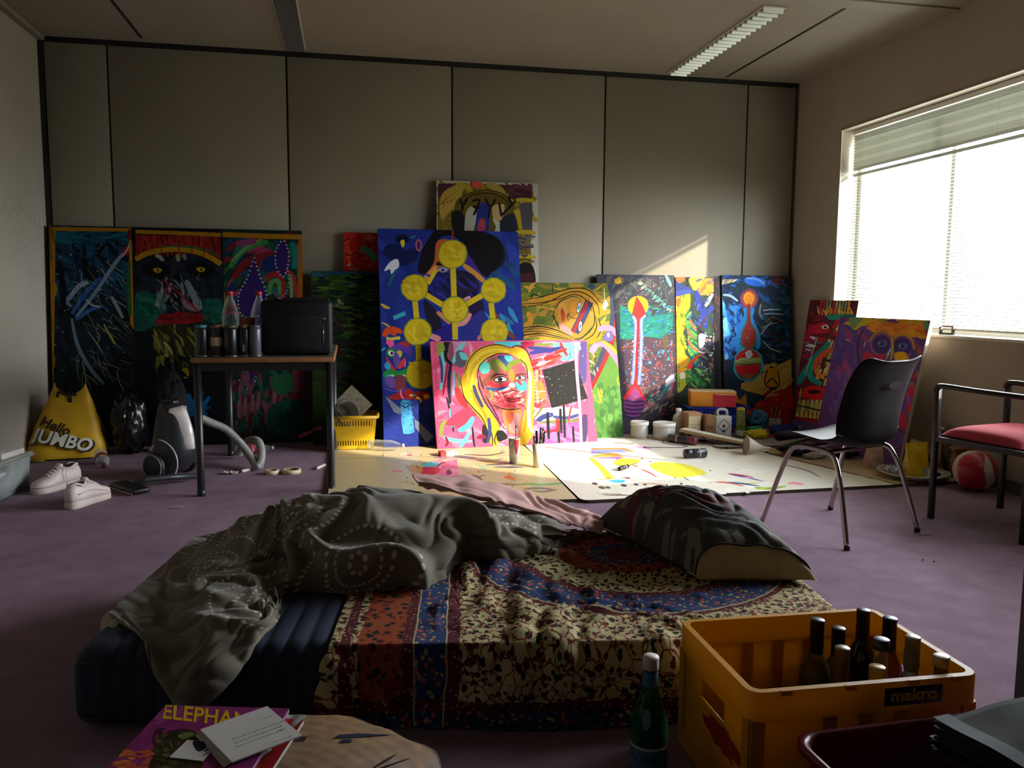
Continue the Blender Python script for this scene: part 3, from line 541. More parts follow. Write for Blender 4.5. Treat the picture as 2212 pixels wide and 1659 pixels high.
# ---- green portrait behind -------------------------------------------------------------------
c = Canvas('painting', 'olive green painting with a sideways yellow-haired face and red stripes', (1.10, 5.80, .019), (2.035, 5.838, .019), .27, (1300, 612), .02, '#6a7a2a').org(640, 370, 3.16); c.gain = .62
c.bg('#5a6a24'); c.dabs(1500, 760, 2210, 1300, 120, ['#6a7428', '#7a7a24', '#54682a', '#8a7a24', '#a08a2a', '#b0862a'], 150, 40, .5, 1.2)
c.dabs(1500, 780, 2100, 1180, 40, ['#c08a2a', '#b87a24', '#d09a34'], 120, 22, -.2, .8); c.st([(1580, 960), (1600, 1020), (1560, 1060)], 40, '#d08a24')
c.org(800, 680, 3.95); c.poly([(1900, 640), (2000, 380), (2120, 330), (2170, 1080), (1900, 1090)], '#5a8a34'); c.dabs(1900, 620, 2165, 1080, 110, ['#4f8a38', '#5f9440', '#447a30', '#6aa04a', '#3f7434'], 120, 46, 1.5, .4); c.dabs(1910, 640, 1980, 760, 12, ['#c8b42a', '#d8c83a', '#a0a030'], 60, 14, 1.4, .3); c.dabs(2110, 200, 2160, 640, 16, ['#d8c82a', '#c0b02a'], 90, 14, 1.5, .1)
c.org(640, 370, 3.16)
HY = '#c08a16'
c.blob([(1530, 890), (1640, 880), (1750, 830), (1900, 795), (2010, 820), (2080, 890), (2095, 980), (2060, 1010), (2090, 1080), (2080, 1140), (2010, 1180), (1900, 1170), (1990, 1120), (2020, 1040), (2010, 960), (1960, 880), (1890, 850), (1800, 880), (1700, 910), (1530, 915)], HY)
c.blob([(1535, 1090), (1600, 1060), (1750, 1060), (1850, 1100), (1900, 1150), (1800, 1145), (1700, 1100), (1600, 1130)], '#b0862a')
c.blob([(1755, 960), (1800, 890), (1880, 860), (1960, 880), (2010, 960), (2020, 1040), (1960, 1120), (1900, 1140), (1800, 1080), (1790, 1020)], '#b8832a'); c.blob([(1880, 890), (1990, 900), (1990, 960), (1880, 960)], '#d08a24'); c.blob([(1790, 920), (1830, 900), (1850, 960), (1800, 1000)], '#c8902e')
c.st([(2000, 890), (1960, 980), (1900, 1100)], 60, '#343a5e', 0.); c.st([(1990, 895), (1950, 980), (1890, 1100)], 22, '#9a1e22', 0.); c.st([(1800, 1050), (1840, 1080), (1880, 1120)], 40, '#d88a8a')
for p in ([(1530, 905), (1650, 900), (1800, 870), (1900, 840), (1980, 880), (2020, 960)], [(1540, 930), (1700, 900), (1850, 830), (1960, 830), (2050, 900), (2070, 980)], [(1560, 880), (1700, 850), (1880, 800), (2000, 815), (2080, 900)], [(2040, 990), (2050, 1060), (2020, 1120), (1950, 1160)], [(2060, 1000), (2080, 1080), (2050, 1140)], [(1760, 950), (1755, 990), (1790, 1060), (1790, 1100)], [(1770, 940), (1800, 890), (1890, 850)], [(1990, 870), (2030, 950), (2030, 1050), (1960, 1130), (1890, 1150)], [(1600, 870), (1620, 840), (1680, 860)]): c.st(p, 7, '#161008', .5)
for k in range(14): y = 1060+k*7; c.st([(1530, y+random.uniform(-10, 30)), (1650, 1050+k*6), (1780, 1080+k*5), (1900, 1140+k*2)], random.uniform(3, 9), random.choice(['#14100a', '#3a3a24', '#c8962a']))
c.blob([(1805, 950), (1818, 935), (1835, 985), (1822, 1030), (1808, 1000)], '#b03a24'); c.st([(1850, 970), (1880, 1000), (1920, 1005)], 5, '#120c08'); c.st([(1870, 965), (1850, 990), (1860, 1020)], 5, '#120c08')
for (x, y, r) in ((1928, 930, 0.2), (1938, 1058, .1)): c.el(x, y, 15, 42, '#161008', r); c.el(x, y, 11, 36, '#d8d4c8', r); c.el(x, y, 8, 16, '#4a8a9a', r)
c.blob([(2090, 920), (2110, 880), (2128, 910), (2100, 950)], '#e4dcae'); c.st([(2100, 800), (2105, 880)], 6, '#e4dcae')
c.st([(2165, 770), (2190, 900), (2180, 1060), (2120, 1250), (2010, 1480)], 34, '#a81c22', 0.); c.st([(2140, 770), (2160, 900), (2150, 1060), (2090, 1250), (2000, 1440)], 30, '#343c5e', 0.); c.st([(2000, 770), (2030, 800)], 40, '#343c5e')
c.st([(2060, 1080), (2130, 1070), (2200, 1120), (2212, 1180)], 44, '#dc86a4'); c.st([(2030, 1200), (2100, 1180), (2170, 1260), (2230, 1360)], 40, '#dc86a4'); c.st([(2090, 1160), (2150, 1200), (2190, 1250)], 22, '#d0a02a'); c.blob([(2100, 1120), (2150, 1090), (2160, 1150), (2110, 1160)], '#6a5a9a'); c.el(2130, 1118, 9, 16, '#f0ecec'); c.st([(2010, 1240), (2050, 1180)], 44, '#b090c0'); c.dabs(2010, 1260, 2060, 1380, 12, ['#e0dcb0', '#8aa05a', '#3f5a2a'], 50, 12, 1., .6); c.st([(1750, 770), (1750, 840)], 5, '#20180c'); c.done()
# ---- red bulb, jungle, ink bottle --------------------------------------------------------------
c = Canvas('painting', 'speckled dark painting with a red and orange bulb on a long stem', (1.925, 6.08, 0), (2.572, 6.08, 0), .13, (1400, 594), .03, '#4a4a48').org(1250, 560, 4.424); c.gain = .75
c.bg('#3a3540'); c.dabs(150, 150, 900, 560, 140, ['#3a3a40', '#2e3038', '#484448', '#54504e', '#33404a'], 120, 44, -.7, .6)
for k in range(60): t = random.random(); x = 560+t*330; y = 180+t*300; c.st([(x, y), (x+random.uniform(-50, 10), y+random.uniform(0, 40))], random.uniform(6, 18), random.choice(['#7a9a8a', '#9ab08a', '#3a7a6a', '#b0b8a0', '#5a8a90', '#20403a']))
c.dots(410, 170, 900, 420, 120, ['#a0a8a4', '#7a8a90', '#c0c0b0', '#607a6a'], 5); c.blob([(820, 150), (850, 160), (890, 240), (870, 260)], '#7ab4c0'); c.dots(570, 190, 760, 300, 10, ['#d05a3a'], 7)
c.poly([(395, 430), (530, 530), (620, 560), (900, 510), (900, 640), (800, 760), (640, 740), (560, 780), (395, 760)], '#1f7a6a'); c.dabs(400, 450, 895, 740, 150, ['#2a8a74', '#1a6a72', '#1f5a8a', '#34987c', '#186050', '#2a7ab0'], 70, 14, -.5, .9)
c.poly([(420, 780), (640, 740), (800, 770), (900, 720), (910, 1200), (640, 1400), (440, 1330)], '#4a3a44')
for _ in range(260): x = random.uniform(420, 900); y = random.uniform(760, 1300); a = random.uniform(0, PI); l = random.uniform(20, 90); c.st([(x, y), (x+l*math.cos(a), y+l*math.sin(a))], random.uniform(2, 7), random.choice(['#b04a3a', '#7a3a4a', '#8a4a5a', '#3a4a7a', '#c05a4a', '#2a5a7a', '#6a4a3a', '#d0604a', '#463a52']))
c.dots(430, 780, 900, 1250, 130, ['#4aa0d0', '#3a7ac0', '#d05a4a', '#8aa0d8', '#302a3a', '#5ab0c8'], 8); c.dots(580, 850, 860, 1000, 10, ['#4aa8d8'], 15); c.blob([(800, 760), (850, 720), (850, 800), (820, 880)], '#5a4a34')
for _ in range(60): t = random.random(); x = 620+t*280; y = 1420-t*260+random.uniform(-60, 60); c.st([(x, y), (x+30, y-30)], random.uniform(12, 26), random.choice(['#1f6a70', '#2a8a80', '#14505a', '#6a6a70', '#9aa4b0', '#c04a54']))
c.blob([(830, 1160), (900, 1100), (910, 1150), (850, 1200)], '#c8ccd8'); c.dabs(620, 1250, 905, 1550, 60, ['#8a8478', '#6a6460', '#a04a4a', '#3a3438', '#504a44'], 70, 20, -.8, .4)
for p in ([(520, 540), (545, 620), (540, 800), (530, 1000), (515, 1200)], [(640, 535), (600, 580), (600, 760), (590, 1000), (575, 1200)]): c.st(p, 36, '#6a72b4', 0.); c.st(p, 20, '#8a94d8', 0.)
for x0, y0, x1, y1 in ((500, 700, 560, 1200), (570, 700, 620, 1200)): c.dots(x0, y0, x1, y1, 50, ['#9aa4e0', '#5a62b0', '#b0b8e8'], 7)
c.st([(570, 560), (565, 700), (555, 900), (545, 1180)], 22, '#a01f2a', 0.)
c.el(567, 445, 100, 95, '#f0941c', n=30); c.poly([(550, 352), (610, 440), (640, 520), (600, 560), (568, 585), (540, 555), (510, 520), (530, 440)], '#ee2a22')
c.blob([(440, 1330), (540, 1190), (640, 1350), (590, 1480), (560, 1530), (500, 1520), (440, 1450)], '#8a3a72')
for k in range(5): y = 1350+k*38; c.st([(445, y), (530, y+14), (630-k*12, y+4)], 17, '#2a1f5e', .2)
c.dabs(470, 1230, 610, 1340, 26, ['#b85a92', '#7a2a62'], 40, 5, .1, .3); c.st([(430, 1335), (480, 1270), (540, 1185)], 30, '#ea2420', .1); c.st([(540, 1185), (590, 1270), (635, 1350)], 26, '#ea2420', .1); c.poly([(530, 1150), (552, 1150), (560, 1210), (520, 1215)], '#ea2420')
c.el(380, 205, 34, 34, '#c89a1c', rough=.3); c.done()
c = Canvas('painting', 'narrow yellow, green and blue jungle-like painting between two others', (2.580, 6.10, 0), (2.962, 6.10, 0), .11, (1500, 599), .025, '#3a2a1c').org(1250, 560, 4.424); c.gain = .75
c.bg('#2a3a2a'); c.dabs(900, 180, 1340, 1300, 120, ['#2a4a3a', '#1f2a3a', '#3a3a20', '#20304a', '#1a1a20'], 150, 40, 1.1, .6)
c.blob([(900, 340), (980, 310), (1060, 320), (1060, 480), (1000, 700), (1020, 900), (1080, 980), (1030, 1200), (910, 1210)], '#a8a41c'); c.blob([(900, 340), (980, 320), (950, 480), (905, 580)], '#e05a24'); c.dabs(905, 330, 1030, 1200, 110, ['#c0b424', '#8a9a24', '#d0a01c', '#a89a18', '#6a7a1c', '#e0b02a'], 60, 24, 1.4, .6)
c.dabs(905, 900, 1020, 1080, 30, ['#e09a1c', '#d88a1c'], 70, 26, 1.4, .4); c.blob([(905, 180), (1000, 170), (1010, 210), (930, 230)], '#e0602a'); c.blob([(905, 180), (960, 230), (1090, 290), (1060, 330), (905, 300)], '#2a3a7a'); c.poly([(905, 300), (1060, 290), (1080, 320), (905, 360)], '#34488e')
c.blob([(1060, 180), (1200, 175), (1180, 260), (1110, 300), (1070, 250)], '#b0c03a'); c.blob([(1180, 200), (1290, 190), (1300, 300), (1230, 340), (1150, 330)], '#e07a2a'); c.dabs(1080, 180, 1300, 330, 40, ['#c8c83a', '#e08a2a', '#d0602a', '#5a4a8a', '#a0b83a'], 60, 20, -.8, .5)
c.st([(1120, 310), (1150, 420), (1200, 540), (1210, 660)], 60, '#24348a'); c.st([(1300, 440), (1240, 500), (1200, 560)], 44, '#24348a'); c.st([(1280, 330), (1240, 400), (1210, 450)], 34, '#c8c0d8'); c.dabs(1110, 320, 1230, 640, 30, ['#34489e', '#1a246a', '#4a5ab0'], 40, 16, 1.2, .5); c.st([(1170, 660), (1220, 540)], 20, '#4a2a3a')
for k in range(22): t = k/22; c.st([(1060+20*math.sin(k), 480+t*460), (1030+60*t, 560+t*440), (1120+t*40, 640+t*420)], random.uniform(16, 30), random.choice(['#2a6a3a', '#3a8a3a', '#6aa03a', '#1f4a34', '#8aa834', '#2a7a8a']))
for p in ([(1065, 570), (1090, 640), (1125, 680)], [(1035, 660), (1060, 720), (1105, 755)], [(1040, 765), (1080, 840), (1150, 880)]): c.st(p, 22, '#ec5a4a', .6)
c.st([(1040, 1030), (1100, 960), (1220, 880)], 26, '#dc3a2a', .5); c.blob([(1035, 1030), (1070, 990), (1090, 1020), (1050, 1050)], '#ec2a20'); c.st([(1110, 1060), (1140, 990), (1200, 930)], 20, '#1f5a6a')
c.dabs(1150, 720, 1320, 1100, 80, ['#3a3a44', '#2a2a3a', '#c8c8d0', '#4a3a6a', '#1a1a22', '#6a6a70', '#8a6a5a'], 60, 22, .8, .8); c.dots(1150, 700, 1320, 1120, 26, ['#f0f0f0', '#d8d8e0', '#c05a5a'], 9); c.el(1310, 750, 28, 28, '#b08a6a'); c.blob([(1150, 720), (1210, 730), (1190, 830), (1150, 840)], '#d8d8e4')
c.st([(1030, 1060), (1120, 1150), (1220, 1210)], 34, '#2a7a3a'); c.dabs(1010, 1060, 1240, 1210, 50, ['#5aa04a', '#3a8a3a', '#8ac05a', '#2a6a34'], 80, 14, .7, .6); c.el(990, 1110, 30, 34, '#d8d8b8', rough=.3); c.poly([(1290, 180), (1345, 180), (1345, 1300), (1300, 1300)], '#1a1420'); c.dabs(1290, 200, 1340, 700, 20, ['#3a1f1a', '#5a2a20', '#20202a'], 60, 14, 1.2, .5); c.done()
c = Canvas('painting', 'dark blue painting with a red potion bottle and orange fox-like shapes, in the corner', (2.975, 6.05, 0), (3.585, 6.05, 0), .145, (1630, 595), .045, '#3e2418').org(1250, 560, 4.424)
c.bg('#14243e'); c.dabs(1350, 160, 2030, 1000, 190, ['#16305a', '#1a4a8a', '#123044', '#0e2030', '#1f5aa8', '#15343a', '#102838'], 130, 44, .5, 1.4)
c.dabs(1350, 440, 1560, 900, 60, ['#1f6ac0', '#2a7ad0', '#1a4a90', '#3a8ad8'], 100, 40, 1.1, .7); c.blob([(1580, 190), (1680, 170), (1790, 210), (1740, 260), (1620, 240)], '#2a6ad8'); c.st([(1600, 180), (1700, 190), (1780, 240)], 20, '#6a9ae8'); c.st([(1380, 340), (1450, 350), (1520, 400)], 24, '#a8c0e8'); c.el(1400, 620, 24, 70, '#4aa0e8'); c.el(1410, 930, 22, 30, '#7ac0f0')
for k in range(9): c.st([(1350+k*16, 250-k*4), (1380+k*17, 190)], 9, random.choice(['#c8b890', '#a89a5a', '#e0d8b8']))
c.dabs(1720, 380, 2020, 900, 90, ['#1a4048', '#0e2a34', '#204a5a', '#3a2a34', '#0c1a26'], 120, 34, .3, .6)
for p, cc, q in (([(1760, 490), (1850, 480), (1930, 485)], '#9ab0c0', 14), ([(1770, 525), (1860, 520), (1960, 530)], '#8aa0b4', 14), ([(1740, 430), (1730, 520), (1760, 580)], '#5a8a9a', 16), ([(1790, 600), (1850, 560), (1960, 600)], '#7a3a3a', 16), ([(1760, 780), (1830, 850), (1940, 890)], '#a8b0b4', 12), ([(1750, 660), (1830, 620), (1900, 610)], '#7a8a98', 12), ([(1740, 720), (1800, 640), (1850, 600)], '#8a98a0', 14), ([(1780, 900), (1900, 960), (2010, 930)], '#3a4a52', 14)): c.st(p, q, cc)
c.dots(1350, 160, 2030, 950, 40, ['#c8d0e0', '#8aa0c0'], 4); c.dabs(1860, 160, 2010, 260, 14, ['#6a1f1a', '#8a2a20', '#4a1818'], 80, 24, .8, .5)
for k in range(30): c.st([(1362+random.uniform(-8, 16), 700+k*20), (1385+random.uniform(0, 20), 690+k*20)], 8, random.choice(['#7a7ac8', '#5a5aa8', '#9a9ae0', '#3a4a90']))
c.poly([(1550, 1190), (2030, 950), (2035, 1180), (1860, 1330), (1550, 1240)], '#c09a4a'); c.dabs(1560, 1000, 2030, 1320, 40, ['#c8a45a', '#b08e40'], 120, 34, -.5, .4); c.poly([(1560, 1470), (1860, 1330), (2040, 1180), (2050, 1600), (1560, 1620)], '#b42a1c'); c.dabs(1600, 1250, 2040, 1580, 50, ['#bc301e', '#9e2418', '#a82a1a'], 120, 40, -.5, .4); c.poly([(1545, 1240), (1780, 1320), (1620, 1420), (1370, 1440), (1370, 1240)], '#26384e')
for (x, y, s, k) in ((1848, 1120, 1., 1), (1545, 1400, 1.05, 0)):
    c.poly(cr([(x-40*s, y-110*s), (x-5*s, y-50*s), (x+45*s, y-105*s), (x+60*s, y-10*s), (x+70*s, y+60*s), (x, y+120*s), (x-70*s, y+60*s), (x-50*s, y-10*s)], 2, True), '#d08a1c')
    if k: c.st([(x-45, y-60), (x-70, y+50), (x-40, y+100), (x+40, y+105), (x+70, y+50), (x+50, y-60)], 12, '#14141c')
    c.st([(x-50*s, y+70*s), (x-5*s, y+20*s), (x+50*s, y+75*s)], 13, '#1a1a24', 0.); 
    if k: c.st([(x-25, y+112), (x, y+122), (x+40, y+118)], 14, '#14141c')
for p in ([(1520, 1290), (1528, 1350)],): c.st(p, 6, '#14202e')
c.el(1630, 380, 90, 100, '#7a3a5a', rough=.05); c.el(1630, 380, 66, 76, '#b8562a', rough=.05); c.el(1626, 375, 50, 62, '#f0941c', rough=.06); c.ring(1626, 380, 16, 34, 5, '#c8681c')
c.blob([(1570, 470), (1610, 480), (1600, 600), (1560, 680), (1530, 800), (1580, 850), (1500, 880), (1500, 740), (1540, 620), (1580, 540)], '#2a86d0'); c.blob([(1640, 460), (1680, 480), (1665, 560), (1700, 640), (1730, 720), (1735, 840), (1690, 850), (1700, 740), (1650, 600)], '#2a86d0')
c.el(1620, 1010, 145, 165, '#3a9ab0', rough=.05); c.el(1618, 1005, 128, 148, '#3a4a44', rough=.04); c.blob([(1610, 460), (1640, 460), (1650, 600), (1700, 700), (1690, 800), (1650, 860), (1590, 860), (1550, 800), (1560, 680), (1600, 600)], '#4a6a3a')
c.blob([(1612, 440), (1638, 440), (1640, 600), (1688, 700), (1680, 800), (1640, 850), (1600, 850), (1562, 790), (1570, 690), (1608, 600)], '#8e2a2a'); c.el(1615, 1000, 122, 138, '#b81c24'); c.poly([(1490, 970), (1600, 935), (1740, 945), (1740, 1005), (1500, 1015)], '#8aa05a'); c.st([(1495, 1000), (1620, 1005), (1738, 995)], 12, '#4a3a34', 0.); c.st([(1500, 985), (1560, 950), (1640, 965), (1735, 950)], 8, '#c8d0a0'); c.blob([(1560, 1110), (1620, 1100), (1690, 1100), (1640, 1140), (1590, 1138)], '#8a5a2a')
c.poly([(1590, 890), (1640, 865), (1665, 915), (1630, 950), (1600, 935)], '#d8dce4'); c.ring(1627, 905, 18, 18, 4, '#6a7a9a'); c.el(1612, 750, 7, 14, '#5a8ad8'); c.dots(1570, 640, 1670, 840, 14, ['#d8743a'], 4); c.done()
# ---- pink portrait ---------------------------------------------------------------------------------
c = Canvas('painting', 'bright pink portrait of a yellow-haired face with a tilted black square', (.592, 5.585, .019), (1.786, 5.70, .019), .33, (1100, 736), .03, '#b84a6a').org(800, 680, 3.95); c.gain = .55
c.bg('#ee5a86'); c.dabs(560, 230, 1880, 1120, 170, ['#f0648e', '#e04a78', '#f488a8', '#e87a9a', '#d84a6a', '#f0a0b8'], 150, 50, .6, 1.4)
def S(p, q, cc, tp=.35): c.st(p, q, cc, tp)
c.poly([(560, 240), (640, 240), (650, 420), (560, 330)], '#8a9a3a'); c.poly([(690, 225), (860, 225), (760, 330), (700, 300)], '#c890a8'); c.poly([(620, 222), (690, 222), (690, 370), (640, 300)], '#14101a')
S([(690, 240), (690, 360), (730, 430)], 50, '#8a4a5a'); S([(800, 230), (740, 330), (700, 420)], 34, '#7ac8d8'); S([(610, 320), (620, 480), (600, 640)], 30, '#7ac8d8'); S([(590, 350), (610, 460), (610, 580)], 22, '#34407a'); S([(640, 300), (650, 380), (700, 430)], 30, '#101018'); S([(660, 420), (640, 540), (620, 690)], 18, '#a81c34')
S([(690, 400), (670, 560), (680, 760)], 30, '#1c1c34'); S([(712, 480), (712, 580), (710, 690)], 20, '#7ac0d8'); S([(730, 500), (760, 560), (740, 640)], 30, '#8a8a3a'); c.blob([(730, 320), (790, 310), (830, 380), (800, 440), (740, 440)], '#5a5a6a'); c.blob([(760, 320), (810, 330), (830, 380), (780, 380)], '#6ad0d0')
c.blob([(720, 620), (770, 640), (830, 760), (820, 800), (770, 760), (730, 700)], '#e02a30'); S([(780, 660), (850, 740), (880, 830)], 26, '#c82a34'); S([(650, 700), (690, 870), (710, 1000)], 18, '#1c1c34'); S([(676, 800), (690, 900), (700, 960)], 16, '#6ac0d8')
c.blob([(640, 930), (720, 850), (850, 790), (900, 850), (800, 960), (700, 950)], '#b03a5a'); S([(640, 900), (610, 960), (600, 1040)], 34, '#8a9a3a'); S([(880, 870), (830, 950), (750, 990)], 50, '#5ad0e0', .6); S([(620, 1040), (700, 1070), (870, 1080)], 34, '#7ad0e0', .6); S([(850, 1000), (800, 1080), (760, 1130)], 34, '#6ac8e0', .6); S([(640, 1040), (660, 1090), (640, 1120)], 22, '#8a1c2a'); S([(870, 960), (880, 1060), (890, 1130)], 16, '#14101c')
# upper right
c.blob([(1060, 230), (1200, 222), (1300, 230), (1250, 270), (1100, 260)], '#5ad0dc'); c.poly([(1560, 240), (1740, 235), (1790, 260), (1760, 370), (1640, 400), (1560, 320)], '#7adcdc'); c.blob([(1280, 240), (1360, 225), (1410, 250), (1340, 290)], '#c0244a'); S([(1350, 280), (1450, 290), (1560, 300)], 34, '#2a3a7a'); S([(1400, 250), (1480, 255), (1560, 250)], 24, '#7a8a3a'); S([(1360, 330), (1450, 310), (1560, 300), (1640, 280)], 40, '#34308a')
for k in range(26): x = random.uniform(1370, 1640); y = 440-(x-1370)*.38+random.uniform(-40, 40); S([(x-40, y+14), (x, y), (x+40, y-14)], random.uniform(14, 30), random.choice(['#d82a24', '#e03a2a', '#b81c1c', '#e85a4a', '#f0d8d8']))
S([(1620, 240), (1650, 300), (1680, 350)], 26, '#b02a3a'); c.dots(1560, 230, 1780, 380, 12, ['#1a2a3a'], 7)
c.blob([(1790, 250), (1850, 250), (1850, 500), (1820, 590), (1780, 500)], '#5a4a8a'); c.poly([(1850, 225), (1880, 225), (1925, 1090), (1855, 1090)], '#f05a86')
# hair
HP = '#e8b41c'
c.blob([(800, 480), (830, 380), (900, 300), (1000, 260), (1110, 250), (1200, 285), (1260, 275), (1330, 320), (1370, 420), (1400, 560), (1400, 720), (1390, 900), (1390, 1010), (1330, 1110), (1270, 1110), (1290, 950), (1320, 780), (1340, 620), (1330, 480), (1270, 380), (1170, 330), (1060, 340), (960, 400), (910, 480), (910, 600), (950, 720), (1020, 820), (1090, 930), (1110, 1050), (1060, 1130), (1000, 1050), (970, 930), (890, 830), (820, 740), (770, 620)], HP)
c.dabs(800, 280, 1390, 1100, 0, [HP], 1, 1)
for p in ([(830, 560), (850, 440), (940, 340), (1060, 300), (1180, 310)], [(860, 620), (880, 500), (950, 400), (1060, 330)], [(1300, 360), (1350, 480), (1370, 640), (1350, 820)], [(820, 640), (880, 760), (980, 880), (1040, 1000)], [(1280, 320), (1340, 400), (1370, 520)]): S(p, 26, '#f4d83a')
for p in ([(870, 640), (900, 740), (960, 820), (1010, 930)], [(1340, 700), (1330, 860), (1310, 1000)]): S(p, 20, '#c88a14')
S([(1355, 480), (1365, 640), (1350, 800), (1360, 950), (1400, 1010)], 30, '#f6f2d8', .4)
# face
c.blob([(930, 500), (960, 430), (1060, 360), (1170, 345), (1260, 390), (1320, 480), (1330, 620), (1310, 760), (1270, 850), (1180, 860), (1100, 830), (1020, 770), (960, 680)], '#b85a5a')
c.blob([(925, 430), (980, 400), (1020, 430), (1010, 490), (950, 500)], '#6ad8c8'); c.blob([(1020, 410), (1060, 370), (1100, 480), (1050, 480)], '#6a7a2a'); c.blob([(1080, 360), (1140, 350), (1180, 400), (1150, 470)], '#3a4a8a'); c.blob([(1140, 350), (1200, 350), (1215, 390), (1170, 400)], '#5ad0d8'); S([(1080, 380), (1120, 430), (1160, 480)], 40, '#8a9a34'); S([(1170, 480), (1200, 420), (1290, 390)], 44, '#7a8a2a'); c.blob([(1270, 430), (1320, 450), (1310, 510), (1270, 490)], '#d84a6a')
c.blob([(960, 560), (1020, 510), (1080, 500), (1030, 580), (950, 620)], '#8a4a34'); c.blob([(1020, 560), (1090, 600), (1180, 570), (1180, 600), (1080, 620), (1000, 600)], '#e02a3a'); S([(990, 630), (1080, 640), (1170, 620)], 34, '#3a4a8a'); c.blob([(1180, 480), (1220, 470), (1230, 560), (1190, 560)], '#c8862a'); c.blob([(1240, 580), (1320, 570), (1330, 640), (1260, 650)], '#4ad0c0'); S([(1060, 680), (1130, 650), (1200, 620)], 24, '#f4e8e8'); c.el(1210, 600, 30, 22, '#f0e8ea')
c.blob([(1050, 700), (1170, 650), (1310, 660), (1300, 760), (1200, 800), (1080, 780)], '#e84a5a'); c.dabs(1050, 660, 1310, 790, 50, ['#d02a3a', '#f07a8a', '#e85a5a', '#b82a44', '#f4c0b0'], 70, 14, .2, .9); S([(1250, 500), (1260, 560), (1290, 600)], 26, '#d83a4a'); S([(1020, 640), (1040, 690), (1020, 730)], 22, '#8a9a3a')
c.blob([(1130, 810), (1220, 800), (1290, 820), (1280, 1000), (1190, 1010), (1140, 920)], '#f08a4a'); c.blob([(1190, 860), (1270, 850), (1260, 1000), (1190, 990)], '#f0a0a0'); c.blob([(1160, 830), (1220, 840), (1200, 930), (1160, 900)], '#f06a3a')
for (x, y, s) in ((1112, 553, 1), (1278, 540, .78)):
    c.blob([(x-62*s, y+2), (x-20*s, y-26*s), (x+30*s, y-26*s), (x+62*s, y-4), (x+40*s, y+18*s), (x-30*s, y+22*s)], '#1a0a0c'); c.blob([(x-52*s, y+2), (x-16*s, y-18*s), (x+28*s, y-18*s), (x+52*s, y-2), (x+34*s, y+12*s), (x-26*s, y+15*s)], '#f2ecec'); c.el(x-4, y-2, 20*s, 17*s, '#3a1a1a')
S([(1020, 550), (1070, 512), (1120, 508), (1170, 520)], 10, '#1a0a0c'); S([(1240, 525), (1280, 505), (1330, 510)], 9, '#1a0a0c'); S([(1190, 640), (1195, 615), (1210, 640)], 5, '#140a0c'); S([(1190, 655), (1220, 645), (1260, 655)], 7, '#140a0c'); S([(1225, 560), (1240, 610), (1255, 640)], 5, '#140a0c')
c.blob([(1170, 725), (1210, 700), (1240, 705), (1285, 705), (1270, 735), (1220, 748), (1180, 745)], '#a81c2a'); S([(1172, 724), (1220, 722), (1284, 708)], 5, '#3a0810'); c.ring(1226, 722, 55, 26, 4, '#2a0810')
for _ in range(26): x = random.uniform(1040, 1300); y = random.uniform(690, 820); S([(x, y), (x+random.uniform(-40, 60), y+random.uniform(-10, 14))], 3.5, '#3a1018')
S([(1040, 770), (1120, 800), (1200, 810), (1280, 800)], 9, '#14080c')
for p in ([(800, 500), (840, 390), (920, 300), (1040, 258), (1130, 262), (1200, 290)], [(1200, 285), (1250, 262), (1330, 300), (1375, 400)], [(915, 520), (930, 440), (1000, 370), (1110, 330), (1200, 350)], [(915, 500), (930, 620), (980, 740), (1060, 860), (1150, 980)], [(770, 560), (800, 700), (880, 800), (960, 890), (1000, 1000)], [(980, 690), (1040, 790), (1100, 900)], [(1280, 380), (1330, 440), (1345, 560)], [(1010, 930), (1040, 1040), (1040, 1120)], [(1090, 980), (1060, 1060), (1070, 1110)], [(930, 520), (950, 590), (970, 640)]): S(p, 9, '#1c1408', .6)
S([(880, 600), (910, 690), (960, 790)], 30, '#3a3a6a'); c.blob([(960, 940), (1000, 980), (1010, 1080), (960, 1080)], '#1a1424'); S([(1010, 880), (1020, 1000), (1000, 1090)], 30, '#34407a'); c.blob([(1080, 1000), (1130, 990), (1170, 1050), (1090, 1080)], '#141014'); c.blob([(910, 1040), (960, 1020), (990, 1050), (930, 1060)], '#8a1a3a')
# lower right
c.blob([(1410, 820), (1560, 790), (1760, 800), (1790, 870), (1640, 900), (1420, 900)], '#f0e8f0'); S([(1420, 910), (1480, 870), (1560, 850)], 44, '#34408a'); S([(1560, 870), (1680, 880), (1790, 850)], 30, '#3a4a8a'); c.poly([(1420, 930), (1800, 920), (1800, 1100), (1440, 1100)], '#e07ac0'); c.dabs(1430, 930, 1800, 1100, 40, ['#d86ab8', '#f09ad0', '#e85a9a', '#c85aa8'], 110, 34, .1, .4); S([(1440, 920), (1600, 910), (1780, 905)], 22, '#7a8a3a'); S([(1480, 1000), (1560, 990), (1600, 970)], 26, '#d82a3a')
for x, y0, y1, q in ((1512, 830, 1060, 26), (1620, 800, 1010, 24), (1650, 770, 1050, 22), (1728, 950, 1100, 20), (1600, 900, 1095, 22)): S([(x, y0), (x+4, (y0+y1)/2), (x+10, y1)], q, '#141018', .3)
S([(1590, 880), (1600, 940), (1590, 1000)], 30, '#e02a2a'); S([(1715, 780), (1700, 850), (1690, 910)], 16, '#e03a3a'); S([(1830, 850), (1830, 960), (1820, 1090)], 50, '#4a3a6a'); S([(1400, 880), (1460, 800), (1520, 720)], 18, '#8a7a34')
for k in range(9): S([(1400, 500+k*30), (1450, 480+k*32), (1500, 470+k*30)], 6, '#f4f0f0'); S([(1410+k*9, 470), (1415+k*9, 620), (1420+k*9, 760)], 12, random.choice(['#e8506a', '#b83a5a', '#f0a06a', '#5a3a6a']))
